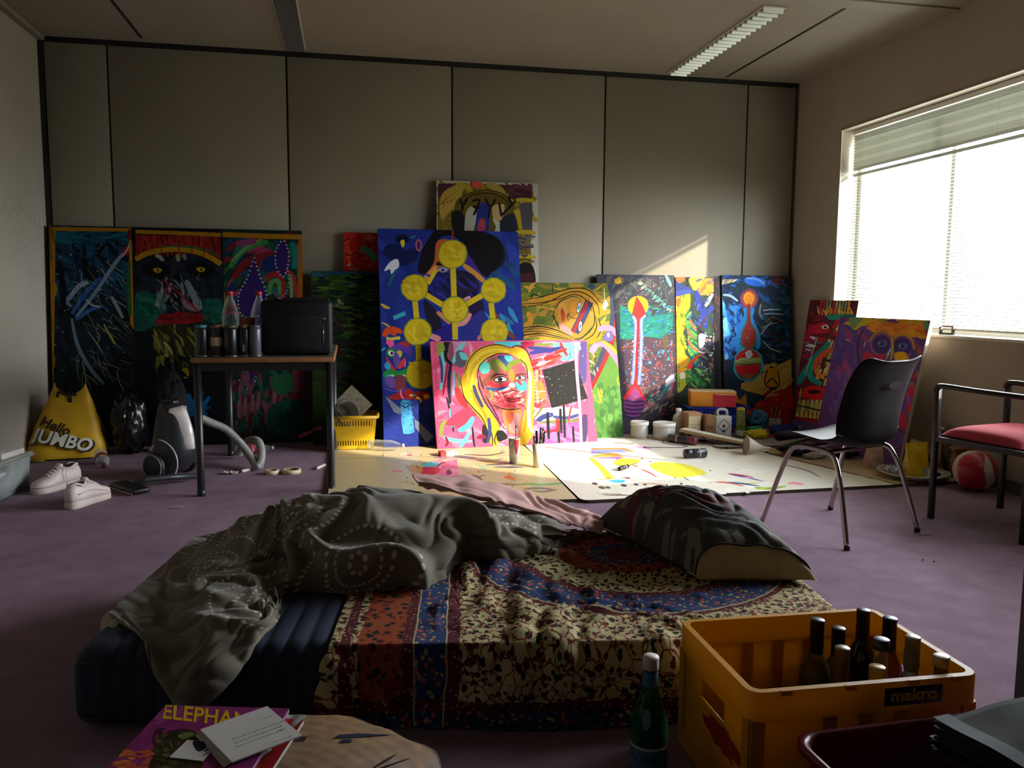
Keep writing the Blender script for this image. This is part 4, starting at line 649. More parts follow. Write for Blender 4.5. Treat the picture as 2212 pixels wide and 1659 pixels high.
S([(1430, 570), (1460, 640), (1470, 720)], 60, '#e88a3a'); S([(1400, 760), (1430, 780), (1450, 760)], 34, '#e03a4a'); S([(1440, 520), (1520, 540)], 12, '#f0f0f4'); S([(1410, 660), (1500, 650)], 6, '#f4f0f0')
c.poly([(1466, 472), (1740, 388), (1855, 714), (1548, 797)], '#161210'); c.dots(1490, 450, 1820, 760, 34, ['#c8c0b8', '#8a847c'], 4)
S([(1745, 230), (1760, 480), (1785, 780), (1800, 1100)], 26, '#f0a8e0', .1); S([(1775, 240), (1790, 300)], 20, '#f0e8f4'); c.poly([(556, 216), (1880, 212), (1880, 226), (556, 232)], '#f0668e'); c.poly([(545, 220), (562, 220), (580, 1125), (560, 1140)], '#e8507a'); c.dots(560, 230, 1900, 1090, 40, ['#1a1420', '#f4f0f0', '#3a2a4a'], 5); c.done()
# ---- mask and purple face on the right -----------------------------------------------------------
c = Canvas('painting', 'narrow tribal mask painting with green nose and red mouth beneath the window', (3.44, 5.90, 0), (3.44, 5.27, 0), .125, (1800, 649), .02, '#8a8070').org(1600, 600, 3.606); c.gain = 1.3
c.bg('#5a1a24'); c.dabs(400, 170, 900, 620, 90, ['#7a1a26', '#9a1f2a', '#4a1a22', '#5a2a4a', '#8a2430'], 90, 30, .4, .8)
for k in range(13): x = 575+k*24; c.st([(x+10, 170), (x, 240), (x-8+random.uniform(-6, 6), 300)], random.uniform(10, 20), random.choice(['#8aa07a', '#c8b87a', '#3a1a20', '#a02a2a', '#6a8a6a', '#d0a03a']))
c.dabs(600, 230, 870, 290, 26, ['#d09a2a', '#e0b44a', '#b06a24', '#8a9a5a'], 50, 18, 1.4, .3); c.blob([(690, 290), (870, 285), (868, 320), (700, 328)], '#1f8a72')
c.blob([(540, 380), (640, 350), (690, 380), (670, 430), (540, 430)], '#a81f2e'); c.blob([(630, 380), (670, 365), (685, 390), (650, 400)], '#d8d8d0'); c.el(660, 385, 12, 10, '#141824'); c.blob([(740, 340), (800, 320), (850, 380), (840, 460), (770, 470), (720, 430)], '#b81f3a'); c.el(780, 400, 40, 44, '#d07a2a'); c.blob([(745, 400), (780, 370), (785, 390), (755, 410)], '#c8d0cc'); c.el(790, 405, 20, 30, '#e0a83a')
for k in range(46): x = 640+random.uniform(-60, 150); y = random.uniform(480, 830); c.st([(x+20, y-40), (x+4, y), (x-8, y+50)], random.uniform(10, 20), random.choice(['#a8a45a', '#c8c07a', '#8a8a4a', '#6a7a4a', '#b8b06a']))
c.dabs(500, 460, 610, 640, 26, ['#7a7a9a', '#a81f2e', '#3a3a5a', '#c8c8d0'], 70, 16, .1, .2); c.st([(690, 500), (610, 600), (530, 700), (440, 830)], 60, '#1f7a72'); c.st([(560, 620), (540, 740), (560, 790), (630, 830)], 46, '#1f8a7a'); c.st([(720, 550), (640, 600), (590, 660), (580, 720)], 40, '#c84a2a'); c.st([(580, 720), (620, 770), (660, 740)], 30, '#d0782a'); c.st([(640, 640), (740, 650)], 20, '#20303a'); c.st([(660, 770), (730, 790)], 20, '#20303a'); c.st([(620, 560), (700, 440), (760, 360)], 12, '#3a4a34')
c.blob([(445, 900), (500, 860), (570, 840), (650, 860), (710, 890), (660, 940), (560, 950), (480, 930)], '#b81f24'); c.blob([(520, 890), (570, 870), (630, 890), (570, 905)], '#3a0a10')
for k in range(8): x = 440+k*34; c.st([(x+20, 950), (x+12, 1010), (x, 1060)], 30, random.choice(['#b8b06a', '#a09a54', '#8a8a44'])); c.st([(x+4, 1050), (x, 1090), (x-4, 1110)], 28, '#c8b84a')
c.st([(430, 990), (560, 1020), (680, 1050)], 12, '#1a2430'); c.poly([(425, 1080), (680, 1110), (660, 1150), (410, 1130)], '#9a1f2e'); c.poly([(395, 1100), (680, 1140), (670, 1400), (380, 1400)], '#5a4a7a'); c.st([(600, 460), (560, 580), (500, 760)], 8, '#8ac0b0'); c.st([(470, 860), (460, 950)], 8, '#7ac0a8'); c.done()
c = Canvas('painting', 'purple face painting with orange brow leaning under the window behind the black chair', (3.345, 5.40, .0), (3.345, 4.455, .0), .185, (1940, 689), .025, '#a89884').org(1600, 600, 3.606); c.gain = 1.3
c.bg('#5a3a78'); c.dabs(700, 290, 1580, 1250, 170, ['#6a3a80', '#523274', '#7a3a78', '#4a3a80', '#8a3a6a', '#5a4a8a'], 150, 50, 1.2, .6)
c.dabs(860, 290, 1580, 380, 40, ['#a88a24', '#b89a2a', '#8a8a3a', '#c07a1c'], 140, 34, .1, .2); c.poly([(1000, 340), (1450, 370), (1420, 460), (1200, 450), (1040, 430)], '#c8741c'); c.dabs(1030, 350, 1430, 450, 30, ['#d0822a', '#b8641a', '#c8901c'], 130, 30, .1, .2); c.st([(880, 400), (960, 340), (1020, 330)], 44, '#b0a42a'); c.st([(1440, 350), (1500, 430), (1560, 480)], 50, '#4a8a6a'); c.poly([(1480, 350), (1575, 360), (1560, 420)], '#a86a2a'); c.blob([(860, 300), (960, 300), (900, 380), (865, 400)], '#6a8a5a')
for x, y in ((1100, 520), (1260, 540)): c.ring(x, y, 84, 86, 22, '#7a4a7a'); c.el(x, y, 72, 72, '#3a2a6a'); c.el(x+4, y-6, 40, 26, '#4a5a8a'); c.el(x, y-6, 18, 16, '#2a2a4a'); c.el(x-14, y-10, 6, 6, '#8a9ab0')
c.ring(1260, 540, 92, 96, 16, '#a8862a', -2.4, .4); c.ring(1100, 520, 96, 98, 14, '#9a7a2a', 3.4, 5.6); c.st([(1180, 460), (1185, 560), (1170, 640)], 18, '#b08a2a'); c.blob([(1200, 590), (1280, 580), (1310, 640), (1220, 660)], '#d0a01c'); c.st([(1170, 550), (1150, 600), (1130, 640)], 16, '#7ab0b8'); c.blob([(960, 580), (1060, 600), (1140, 600), (1090, 700), (980, 690)], '#9a2a4a'); c.ring(1000, 560, 90, 170, 14, '#3a2a5a', 2., 4.2); c.ring(1000, 560, 70, 150, 10, '#7a3a5a', 2., 4.2); c.st([(960, 540), (975, 500)], 8, '#c8b0c8')
c.st([(1380, 560), (1420, 660), (1360, 800), (1320, 840)], 50, '#8a5a3a'); c.dabs(1290, 560, 1540, 1000, 40, ['#4a4a9a', '#6a3a70', '#8a2a4a', '#3a3a7a'], 110, 30, 1.1, .5)
for x, y in ((1340, 880), (1330, 1020), (1280, 1150), (1250, 1080)): c.blob([(x-40, y), (x, y-36), (x+40, y), (x+20, y+50), (x-20, y+40)], '#a81f3a')
c.st([(1220, 1190), (1290, 1180), (1370, 1080)], 12, '#3a3a4a'); c.el(1390, 820, 30, 34, '#2a3a6a'); c.blob([(805, 840), (840, 830), (830, 900), (808, 900)], '#b0a42a'); c.dabs(700, 700, 860, 1150, 40, ['#7a4a8a', '#6a3a7a', '#5a4a8a'], 100, 30, 1.3, .3); c.st([(820, 480), (850, 490)], 8, '#c8c0d0'); c.poly([(1560, 350), (1580, 350), (1440, 900), (1425, 910)], '#c8b4a0'); c.done()
# ================================================================ mattress, bedspread, duvet, pillow
MO = np.array([-.683, 2.090]); E1 = np.array([.9903, -.1392]); E2 = np.array([.1392, .9903]); ML, MW, MH = 2.00, .98, .20
def mw(a, b, z): p = MO+E1*a+E2*b; return np.array([p[0], p[1], z])
def atB(u, v, b):
    d = ray(u, v); t = ((MO@E2)+b-EYEP[:2]@E2)/(d[:2]@E2); return EYEP+d*t
def tom(P): q = P[..., :2]-MO; return q@E1, q@E2
def vnoise(x, y, seed=0):
    r = np.random.default_rng(seed); T = r.uniform(-1, 1, (64, 64)); xi = np.floor(x).astype(int); yi = np.floor(y).astype(int)
    fx = x-xi; fy = y-yi; fx = fx*fx*(3-2*fx); fy = fy*fy*(3-2*fy); g = lambda i, j: T[i % 64, j % 64]
    return (g(xi, yi)*(1-fx)+g(xi+1, yi)*fx)*(1-fy)+(g(xi, yi+1)*(1-fx)+g(xi+1, yi+1)*fx)*fy
def bicubic(net, n, m):
    net = np.array(net, float); A = np.array([[c for c in cr([tuple(p) for p in row], 24)] for row in net])   # along columns
    B = np.array([cr([tuple(p) for p in A[:, j]], 24) for j in range(A.shape[1])]).transpose(1, 0, 2)
    # resample evenly by index
    i = np.linspace(0, B.shape[0]-1, n); j = np.linspace(0, B.shape[1]-1, m); i0 = np.minimum(i.astype(int), B.shape[0]-2); j0 = np.minimum(j.astype(int), B.shape[1]-2); fi = (i-i0)[:, None, None]; fj = (j-j0)[None, :, None]
    g = lambda di, dj: B[np.ix_(i0+di, j0+dj)]
    return (g(0, 0)*(1-fi)+g(1, 0)*fi)*(1-fj)+(g(0, 1)*(1-fi)+g(1, 1)*fi)*fj
def normals(P):
    n = np.cross(np.gradient(P, axis=0), np.gradient(P, axis=1)); return n/(np.linalg.norm(n, axis=2, keepdims=True)+1e-9)
def relax(X, infl=(1.05, 1.05), iters=120, grav=.0004, bend=.25, maxd=.05, collide=None, pin=None, base=None):
    """relax a sheet that is a little too large for its place, so that it buckles into wrinkles"""
    base = X.copy() if base is None else base
    R = {}
    def ln(a, b): return np.linalg.norm(a-b, axis=2)
    ri = ln(X[1:], X[:-1])*infl[0]; rj = ln(X[:, 1:], X[:, :-1])*infl[1]
    def fix(i0, i1, rest, k):
        d = i1-i0; l = np.linalg.norm(d, axis=2)+1e-9; return d*((1-rest/l)*.5*k)[..., None]
    for it in range(iters):
        X[..., 2] -= grav
        for par in (0, 1):
            c = fix(X[par:-1:2], X[par+1::2], ri[par::2], .95); m = c.shape[0]
            X[par:-1:2][:m] += c; X[par+1::2][:m] -= c
            c = fix(X[:, par:-1:2], X[:, par+1::2], rj[:, par::2], .95); m = c.shape[1]
            X[:, par:-1:2][:, :m] += c; X[:, par+1::2][:, :m] -= c
        # shear + smooth bending
        lap = np.zeros_like(X); lap[1:-1] += X[2:]+X[:-2]-2*X[1:-1]; lap[:, 1:-1] += X[:, 2:]+X[:, :-2]-2*X[:, 1:-1]
        X += lap*bend*.25
        d = X-base; l = np.linalg.norm(d, axis=2, keepdims=True); X[:] = base+d*np.minimum(1, maxd/(l+1e-9))
        if collide is not None: collide(X)
        if pin is not None: X[pin] = base[pin]
    return X
def bed_collide(eps):
    def f(X):
        a, b = tom(X); z = X[..., 2]
        ins = (a > -.005) & (a < ML+.005) & (b > -eps) & (b < MW+eps) & (z < MH+eps)
        dz = MH+eps-z; df = b+eps; dl = a+.01; dr = ML+.01-a
        top = ins & (dz <= np.minimum(np.minimum(df, dl), dr)); front = ins & ~top & (df <= np.minimum(dl, dr)); right = ins & ~top & ~front & (dr < dl); left = ins & ~top & ~front & ~right
        z[top] = MH+eps
        X[front, :2] -= E2*(df[front])[:, None]; X[right, :2] += E1*(dr[right])[:, None]; X[left, :2] -= E1*(dl[left])[:, None]
        np.maximum(X[..., 2], .004+eps*.3, out=X[..., 2])
    return f
# mattress with stitched channels
def mattress():
    t = thing('mattress', 'navy blue mattress with stitched channels lying on the carpet', 'mattress', (MO[0], MO[1], 0), math.atan2(E1[1], E1[0]))
    def rib(a): return .006*np.abs(np.sin(np.pi*a/.052))**.6
    A = np.linspace(0, ML, 320); r = .045
    ths = np.linspace(-PI/2, PI/2, 9); prof = []
    front = [(r-r*math.cos(t_)-0, MH/2+(MH/2-r)*(1 if t_ > 0 else -1)+r*math.sin(t_), -math.cos(t_), math.sin(t_)) for t_ in ths]
    back = [(MW-(r-r*math.cos(t_)), MH/2+(MH/2-r)*(1 if t_ > 0 else -1)+r*math.sin(t_), math.cos(t_), math.sin(t_)) for t_ in ths[::-1]]
    front[0] = (front[0][0], .0, 0, -1); back[-1] = (back[-1][0], .0, 0, -1)
    prof = front+[(MW*f, MH, 0, 1) for f in np.linspace(.12, .88, 8)]+back
    rings = []
    for a in A:
        q = min(a, ML-a); e = 0 if q > r else r-math.sqrt(max(0, r*r-(r-q)**2)); h = float(rib(a)) if q > r else 0
        rings.append([(a, b+h*nb+(e if b < MW/2 else -e)*.5, max(.0, z+h*nz-(e*.8 if z > MH/2 else -e*.3))) for b, z, nb, nz in prof])
    MB().loft(rings, True, True).build('cover', mat('navy_ticking', '#20283f', .85, var=.15, vs=20, bump=.2, bs=500), t)
    for zz in (.03, MH-.03):
        MB().tube([(a, -.004, zz) for a in np.linspace(.03, ML-.03, 60)], .004, 5).build('piping', mat('navy_piping', '#161c30', .7), t)
mattress()
# ---- batik bedspread ------------------------------------------------------------------------
def batik():
    g = NT('batik_print'); uv = g.n('ShaderNodeUVMap', uv_map='UVMap').outputs[0]; x, y, _ = g.xyz(uv)
    wv = g.noise(9., 2., uv); wob = g.math('MULTIPLY', g.math('SUBTRACT', wv.outputs[0], .5), .05)
    def vor(sc, feat='F1', rnd=1.):
        n = g.n('ShaderNodeTexVoronoi', feature=feat); n.inputs['Scale'].default_value = sc; n.inputs['Randomness'].default_value = rnd
        vv = g.n('ShaderNodeVectorMath', operation='ADD'); g.lk(uv, vv.inputs[0])
        nn = g.noise(sc*1.3, 2., uv); sv = g.n('ShaderNodeVectorMath', operation='SCALE'); g.lk(nn.outputs[1], sv.inputs[0]); sv.inputs['Scale'].default_value = .7/sc; g.lk(sv.outputs[0], vv.inputs[1]); g.lk(vv.outputs[0], n.inputs['Vector']); return n
    cream, dark, red, blue, orange, wine = lin('#b3a679'), lin('#1c1d18'), lin('#6e2a1e'), lin('#2b3d66'), lin('#8e4426'), lin('#521c24')
    v1 = vor(42.); leaf = g.math('LESS_THAN', v1.outputs['Distance'], .37); v2 = vor(30., 'DISTANCE_TO_EDGE'); vine = g.math('LESS_THAN', v2.outputs['Distance'], .04)
    v3 = vor(48.); small = g.math('LESS_THAN', v3.outputs['Distance'], .30); pick = g.math('GREATER_THAN', g.noise(30., 1., uv).outputs[0], .52)
    body = g.mix(small, cream, g.mix(pick, red, lin('#3a4430'))); body = g.mix(leaf, body, g.mix(g.math('GREATER_THAN', v1.outputs['Color'], .7), dark, lin('#3c1c1e'))); body = g.mix(vine, body, red)
    def band(c, lo, hi): return g.math('MULTIPLY', g.math('GREATER_THAN', c, lo), g.math('LESS_THAN', c, hi))
    motif = g.mix(g.math('LESS_THAN', vor(60.).outputs['Distance'], .34), blue, g.mix(pick, lin('#b04a34'), lin('#b09a5c')))
    wmot = g.mix(g.math('LESS_THAN', vor(90.).outputs['Distance'], .26), wine, lin('#b08a6a'))
    omot = g.mix(g.math('LESS_THAN', v1.outputs['Distance'], .42), orange, g.mix(pick, dark, lin('#7a241c')))
    # mandala rings around (cx, cy)
    dx = g.math('SUBTRACT', x, 1.60); dy = g.math('SUBTRACT', y, .42); r = g.math('SQRT', g.math('ADD', g.math('MULTIPLY', dx, dx), g.math('MULTIPLY', dy, dy)))
    r = g.math('ADD', r, g.math('MULTIPLY', wob, .25))
    col = body
    col = g.mix(band(r, .0, .54), col, wmot); col = g.mix(band(r, .40, .52), col, motif); col = g.mix(band(r, .36, .395), col, wmot)
    col = g.mix(band(r, .22, .36), col, g.mix(leaf, g.mix(small, cream, red), dark)); col = g.mix(band(r, .12, .22), col, omot); col = g.mix(band(r, .07, .12), col, motif)
    col = g.mix(band(r, .516, .522), col, cream)
    # border stripes along the left edge and the hem
    xs = g.math('ADD', x, g.math('MULTIPLY', wob, .15)); ys = y
    for c_, lo, hi, m_ in ((xs, .80, .93, omot), (xs, .91, .94, wmot), (xs, .94, 1.02, motif), (xs, 1.02, 1.055, wmot), (xs, .755, .78, wmot), (ys, 1.22, 1.25, wmot), (ys, 1.25, 1.33, motif), (ys, 1.33, 1.36, wmot), (ys, 1.36, 1.7, omot)):
        col = g.mix(band(c_, lo, hi), col, m_)
    for lo in (.937, 1.017): col = g.mix(band(xs, lo, lo+.004), col, cream)
    g.put(g.b.inputs['Base Color'], col); g.b.inputs['Roughness'].default_value = .9; g.b.inputs['Specular IOR Level'].default_value = .15
    g.bump(g.noise(700., 2., uv).outputs[0], .25, .001); return g.m
def bedspread():
    rows = []
    for b, z, ext in ((1.0, .1, 0), (.99, .205, 0), (.7, .208, 0), (.4, .208, 0), (.12, .207, 0), (.0, .195, .0), (-.012, .13, .01), (-.018, .06, .015), (-.025, .012, .02), (-.048, .008, .02)):
        row = []
        for k, a in enumerate((.73, .76, .95, 1.2, 1.5, 1.8, 2.02, 2.105, 2.125, 2.14)):
            zz = min(z, {7: .185, 8: .11, 9: .02}.get(k, 1))
            bb = b-(.02*math.sin(k*2.3) if b < 0 else 0); bb = max(bb, -.014) if k >= 5 else bb; row.append(mw(a-.1-(ext*2 if k == 0 else 0), bb, zz))
        rows.append(row)
    X = bicubic(rows, 190, 210); n, m = X.shape[:2]
    su = np.concatenate([[0], np.cumsum(np.linalg.norm(np.diff(X[:, m//2], axis=0), axis=1))]); sv = np.concatenate([[0], np.cumsum(np.linalg.norm(np.diff(X[n//2], axis=0), axis=1))])
    U, V = np.meshgrid(sv+.73, su, indexing='xy'); uv = np.stack([U, V], 2)
    base = X.copy(); N = normals(X); N *= np.sign(N[..., 2:].mean())
    # gathers: narrow folds fanning towards the duvet, broader near the mandala
    ph = 2*PI*(U*9+V*2.2+1.2*vnoise(U*5, V*4, 3)); m1 = np.exp(-((U-1.2)/.28)**2)*np.clip((V-.35)/.2, 0, 1)*np.clip((1.25-V)/.25, 0, 1)
    ph2 = 2*PI*(U*3.5-V*4.5+1.4*vnoise(U*4, V*4, 5)); m2 = np.clip(.6+vnoise(U*3, V*3, 8), 0, 1)
    d = .016*m1*np.abs(np.sin(ph/2))*1.6+.020*m2*np.abs(np.sin(ph2/2))**1.5+.016*vnoise(U*7, V*7, 4)+.006*vnoise(U*16, V*16, 6)
    d += np.where(V > 1.25, .02*np.sin(2*PI*U*4.2+2*vnoise(U*3, V, 9)), 0)
    X = X+N*np.maximum(d, -.004)[..., None]; relax(X, (1.05, 1.07), 70, .0003, .12, .04, bed_collide(.006), base=base)
    o = MB().grid(X, uv=uv).build('bedspread', batik()); o.modifiers.new('thick', 'SOLIDIFY').thickness = .0018
    tag(o, 'batik printed cotton bedspread with flower vines, blue bands and a round motif on the mattress', 'bedspread')
bedspread()
# ---- duvet -------------------------------------------------------------------------------------
def dots_mat(name, basec, dotc):
    g = NT(name); uv = g.n('ShaderNodeUVMap', uv_map='UVMap').outputs[0]; x, y, _ = g.xyz(uv)
    S = .44; fy = g.math('DIVIDE', y, S); row = g.math('FLOOR', fy); off = g.math('MULTIPLY', g.math('MODULO', row, 2.), .5)
    fx = g.math('ADD', g.math('DIVIDE', x, S), off)
    px = g.math('MULTIPLY', g.math('SUBTRACT', g.math('FRACT', fx), .5), S); py = g.math('MULTIPLY', g.math('SUBTRACT', g.math('FRACT', fy), .5), S)
    r = g.math('SQRT', g.math('ADD', g.math('MULTIPLY', px, px), g.math('MULTIPLY', py, py))); th = g.math('ARCTAN2', py, px)
    cell = g.math('ADD', g.math('FLOOR', fx), g.math('MULTIPLY', row, 2.)); odd = g.math('LESS_THAN', g.math('FRACT', g.math('MULTIPLY', cell, .3334)), .3)
    def ring(rk, n, rad):
        a = g.math('SUBTRACT', g.math('FRACT', g.math('ADD', g.math('MULTIPLY', th, n/(2*PI)), 10.)), .5); da = g.math('MULTIPLY', a, 2*PI*rk/n); dr = g.math('SUBTRACT', r, rk)
        return g.math('LESS_THAN', g.math('SQRT', g.math('ADD', g.math('MULTIPLY', da, da), g.math('MULTIPLY', dr, dr))), rad)
    f = 0.
    for rk, n, rad in ((.026, 7, .0082), (.078, 28, .0060), (.118, 26, .0082), (.205, 50, .0075)):
        k = ring(rk, n, rad); f = k if isinstance(f, float) else g.math('MAXIMUM', f, k)
    f2 = None
    for q in range(6):
        k = ring(.014+.015*q, 7+8*q, .0048); f2 = k if f2 is None else g.math('MAXIMUM', f2, k)
    nz = g.noise(5., 3., uv); base = g.mix(nz.outputs[0], tuple(c*.85 for c in lin(basec)), tuple(c*1.12 for c in lin(basec)))
    col = g.mix(g.math('MULTIPLY', f, g.math('SUBTRACT', 1., odd)), base, lin(dotc)); col = g.mix(g.math('MULTIPLY', g.math('MULTIPLY', f2, odd), .55), col, tuple(c*.45 for c in lin(basec)))
    g.put(g.b.inputs['Base Color'], col); g.b.inputs['Roughness'].default_value = .85; g.b.inputs['Specular IOR Level'].default_value = .25; g.b.inputs['Sheen Weight'].default_value = .15
    g.bump(g.noise(900., 2., uv).outputs[0], .2, .001); return g.m
def duvet():
    C = [
        [mw(-.07, .99, .05), atB(385, 1175, .88), atB(320, 1218, .62), atB(272, 1268, .42), atB(238, 1335, .24), atB(285, 1372, .10), atB(330, 1395, .03)],
        [mw(.0, 1.03, .06), atB(470, 1135, .90), atB(410, 1185, .62), atB(375, 1245, .32), atB(350, 1318, .09), atB(355, 1410, -.06), atB(372, 1490, -.08)],
        [mw(.22, 1.03, .14), atB(520, 1108, .90), atB(470, 1150, .64), atB(440, 1205, .28), atB(450, 1290, .0), atB(460, 1390, -.09), atB(412, 1515, -.10)],
        [mw(.34, 1.03, .14), atB(570, 1090, .92), atB(540, 1110, .66), atB(530, 1198, .28), atB(575, 1268, .06), atB(588, 1335, .0), atB(530, 1402, -.03)],
        [mw(.42, 1.03, .14), atB(600, 1075, .92), atB(585, 1090, .68), atB(590, 1185, .42), atB(606, 1245, .26), atB(606, 1285, .17), atB(600, 1310, .12)],
        [mw(.48, 1.03, .14), atB(625, 1062, .92), atB(620, 1070, .70), atB(622, 1150, .46), atB(635, 1215, .33), atB(640, 1255, .26), atZ(628, 1278, .21)],
        [mw(.66, 1.03, .14), atB(740, 1040, .93), atB(740, 1032, .72), atB(750, 1110, .48), atB(765, 1190, .31), atB(770, 1240, .24), atZ(765, 1282, .21)],
        [mw(.86, 1.03, .14), atB(860, 1042, .93), atB(860, 1034, .74), atB(875, 1100, .52), atB(895, 1180, .36), atB(900, 1230, .28), atZ(895, 1266, .21)],
        [mw(1.06, 1.03, .14), atB(995, 1056, .93), atB(1000, 1045, .76), atB(1005, 1095, .58), atB(1018, 1150, .44), atB(1020, 1190, .37), atZ(1015, 1222, .21)],
        [mw(1.28, 1.03, .14), atB(1125, 1090, .93), atB(1130, 1075, .80), atB(1135, 1108, .66), atB(1150, 1140, .54), atB(1155, 1165, .48), atZ(1160, 1190, .21)],
        [mw(1.42, 1.02, .16), atB(1205, 1120, .94), atB(1212, 1108, .84), atB(1222, 1125, .74), atB(1236, 1142, .64), atB(1245, 1154, .58), atZ(1252, 1165, .21)],
    ]
    for k in range(5, len(C)):                     # steep, bulging front
        e = C[k][6]; b5 = float((e[:2]-MO)@E2); h = min(.1, (C[k][2][2]-.21)*.45)
        p = mw(*tom(e), .21); q = lambda db, dz: e+np.array([E2[0]*db, E2[1]*db, dz])
        C[k][5] = q(-.025, h*.55); C[k][4] = (q(.03, h*1.25)+C[k][4]*.6)/1.6
    X = bicubic(C, 300, 230); n, m = X.shape[:2]
    dv = np.linalg.norm(np.diff(X, axis=1), axis=2); V = np.concatenate([np.zeros((n, 1)), np.cumsum(dv, 1)], 1); V -= V[:, m//2:m//2+1]
    du = np.linalg.norm(np.diff(X, axis=0), axis=2); U = np.concatenate([np.zeros((1, m)), np.cumsum(du, 0)], 0)
    U = np.repeat(U.mean(1)[:, None], m, 1)
    uv = np.stack([U*1.15+.10, V*1.25+.02], 2)
    base = X.copy(); N = normals(X); N *= np.sign(np.mean(N[..., 2]))
    w1 = vnoise(U*2.4, V*2.4, 21); w2 = vnoise(U*5, V*5, 22)
    lf = 1/(1+np.exp((U-.62)/.05))                  # left lobe has its own folds
    ph = 2*PI*((U*2.3-V*3.0)*(1-lf)+lf*(U*1.2+V*4.2)+.8*w1+.30*w2); ph2 = 2*PI*(U*4.6-V*2.4+.9*w2+.6*w1); ph3 = 2*PI*(U*3.0+V*7.0+1.0*w1)
    k1 = np.clip(.7+.7*vnoise(U*1.7+5, V*1.9, 23), 0, 1); k2 = np.clip(.5+.9*vnoise(U*2.1, V*2+9, 24), 0, 1)
    fold = lambda p, s: (.5+.5*np.cos(p))**(1.7*s)
    rd = .45+.55*np.clip(np.abs(np.linspace(0, 1, m)-.30)*5, 0, 1)[None, :]   # calmer along the ridge
    ed = rd*np.clip(np.linspace(1, 0, m)*9, .25, 1)[None, :]*np.clip(np.linspace(0, 1, n)*10, .4, 1)[:, None]*np.clip(np.linspace(1, 0, n)*10, .3, 1)[:, None]
    d = (.075*k1*fold(ph, 1.1)+.040*k2*fold(ph2, 1.)+.024*k1*(1-k2)*fold(ph3, .9)-.040+.03*w1)*ed*(1-.35*lf)
    X = X+N*d[..., None]
    relax(X, (1.05, 1.07), 90, .0005, .22, .11, bed_collide(.012), base=base)
    wt_ = np.clip((.55-np.linspace(0, 1, m))*4, .12, 1)[None, :, None]
    for _ in range(26):
        lap = np.zeros_like(X); lap[1:-1] += X[2:]+X[:-2]-2*X[1:-1]; lap[:, 1:-1] += X[:, 2:]+X[:, :-2]-2*X[:, 1:-1]; X += lap*.2*wt_
    N = normals(X); N *= np.sign(np.mean(N[..., 2])); w3 = vnoise(U*9, V*9, 27)
    cre = lambda p: np.minimum(np.abs(np.sin(p/2))**.8, 1)-.7
    X = X+N*((.020*np.clip(.3+vnoise(U*3.1, V*3.3, 28), 0, 1)*cre(2*PI*(U*5.5-V*7+1.3*w2+.5*w3))+.015*np.clip(.2+vnoise(U*4.1+3, V*4.3, 29), 0, 1)*cre(2*PI*(U*9+V*6+1.3*w3)))*ed)[..., None]
    bed_collide(.010)(X)
    t = thing('duvet', 'grey brown duvet with rings of pale dots, heaped in folds on the mattress', 'duvet', (0, 0, 0))
    o = MB().grid(X, uv=uv, flip=False).build('cover', dots_mat('duvet_print', '#6a6353', '#b7ab98'), t)
    sb = o.modifiers.new('soft', 'SUBSURF'); sb.levels = 0; sb.render_levels = 1
    # pale lining turned out along the left hem and the hanging corner
    h = X[:26, -60:]; nn = normals(h); nn *= np.sign(np.mean(nn[..., 2])); 
    lin_ = mat('duvet_lining', '#a2927f', .85, var=.08, bump=.15, bs=500)
    edge = [tuple(p) for p in X[0, 95:176:4]]; strip = []
    for k, p in enumerate(edge):
        q = k/(len(edge)-1); strip.append([p, (p[0]-.012, p[1]-.02, p[2]-.03), (p[0]+.012+.02*math.sin(k*1.7), p[1]-.035, max(.02, p[2]-.075-.03*math.sin(PI*q)))])
    S = np.array(strip); S = bicubic(S, 60, 12); o = MB().grid(S).build('lining', lin_, t); o.modifiers.new('thick', 'SOLIDIFY').thickness = .004
    e2 = X[14:56, -1]; S = []
    for k in range(0, len(e2), 3): p = e2[k]; S.append([tuple(X[14+k, -14]+np.array([-.0, -.006, .0])), tuple(p+np.array([-.028, -.012, .004])), tuple(p+np.array([-.02, -.006, -.008]))])
    return X
DUV = duvet()
# ---- pale pink sheet trailing out behind the duvet -----------------------------------------------
def sheet():
    net = [[atB(905, 1052, .99), atB(900, 1037, .93), atB(890, 1034, .86), atB(900, 1046, .80)], [atB(985, 1068, 1.0), atB(975, 1030, .94), atB(965, 1042, .86), atB(975, 1060, .78)], [atB(1075, 1090, 1.0), atB(1065, 1045, .95), atB(1060, 1062, .87), atB(1065, 1082, .78)],
           [atB(1165, 1115, 1.0), atB(1160, 1075, .96), atB(1155, 1092, .90), atB(1160, 1112, .82)], [atB(1230, 1130, 1.0), atB(1225, 1095, .96), atB(1225, 1112, .92), atB(1230, 1135, .85)], [atB(1285, 1150, .99), atB(1280, 1112, .97), atB(1276, 1125, .93), atB(1275, 1150, .86)], [atB(1312, 1162, .98), atB(1305, 1130, .96), atB(1300, 1140, .92), atB(1296, 1160, .86)]]
    X = bicubic(net, 120, 36); b = X.copy(); U, V = np.meshgrid(np.linspace(0, 1, 36), np.linspace(0, 1, 120)); N = normals(X); N *= np.sign(np.mean(N[..., 2]))
    X = X+N*(.012*np.abs(np.sin(PI*(U*3+2*vnoise(V*7, U*3, 31))))+.006*vnoise(V*20, U*8, 32))[..., None]
    relax(X, (1.03, 1.04), 40, 0., .2, .03, bed_collide(.008), base=b)
    o = MB().grid(X).build('sheet', mat('pink_sheet', '#c79a92', .85, var=.08, bump=.15, bs=500)); o.modifiers.new('thick', 'SOLIDIFY').thickness = .003
    tag(o, 'pale pink sheet trailing from behind the duvet towards the pillow', 'sheet')
sheet()
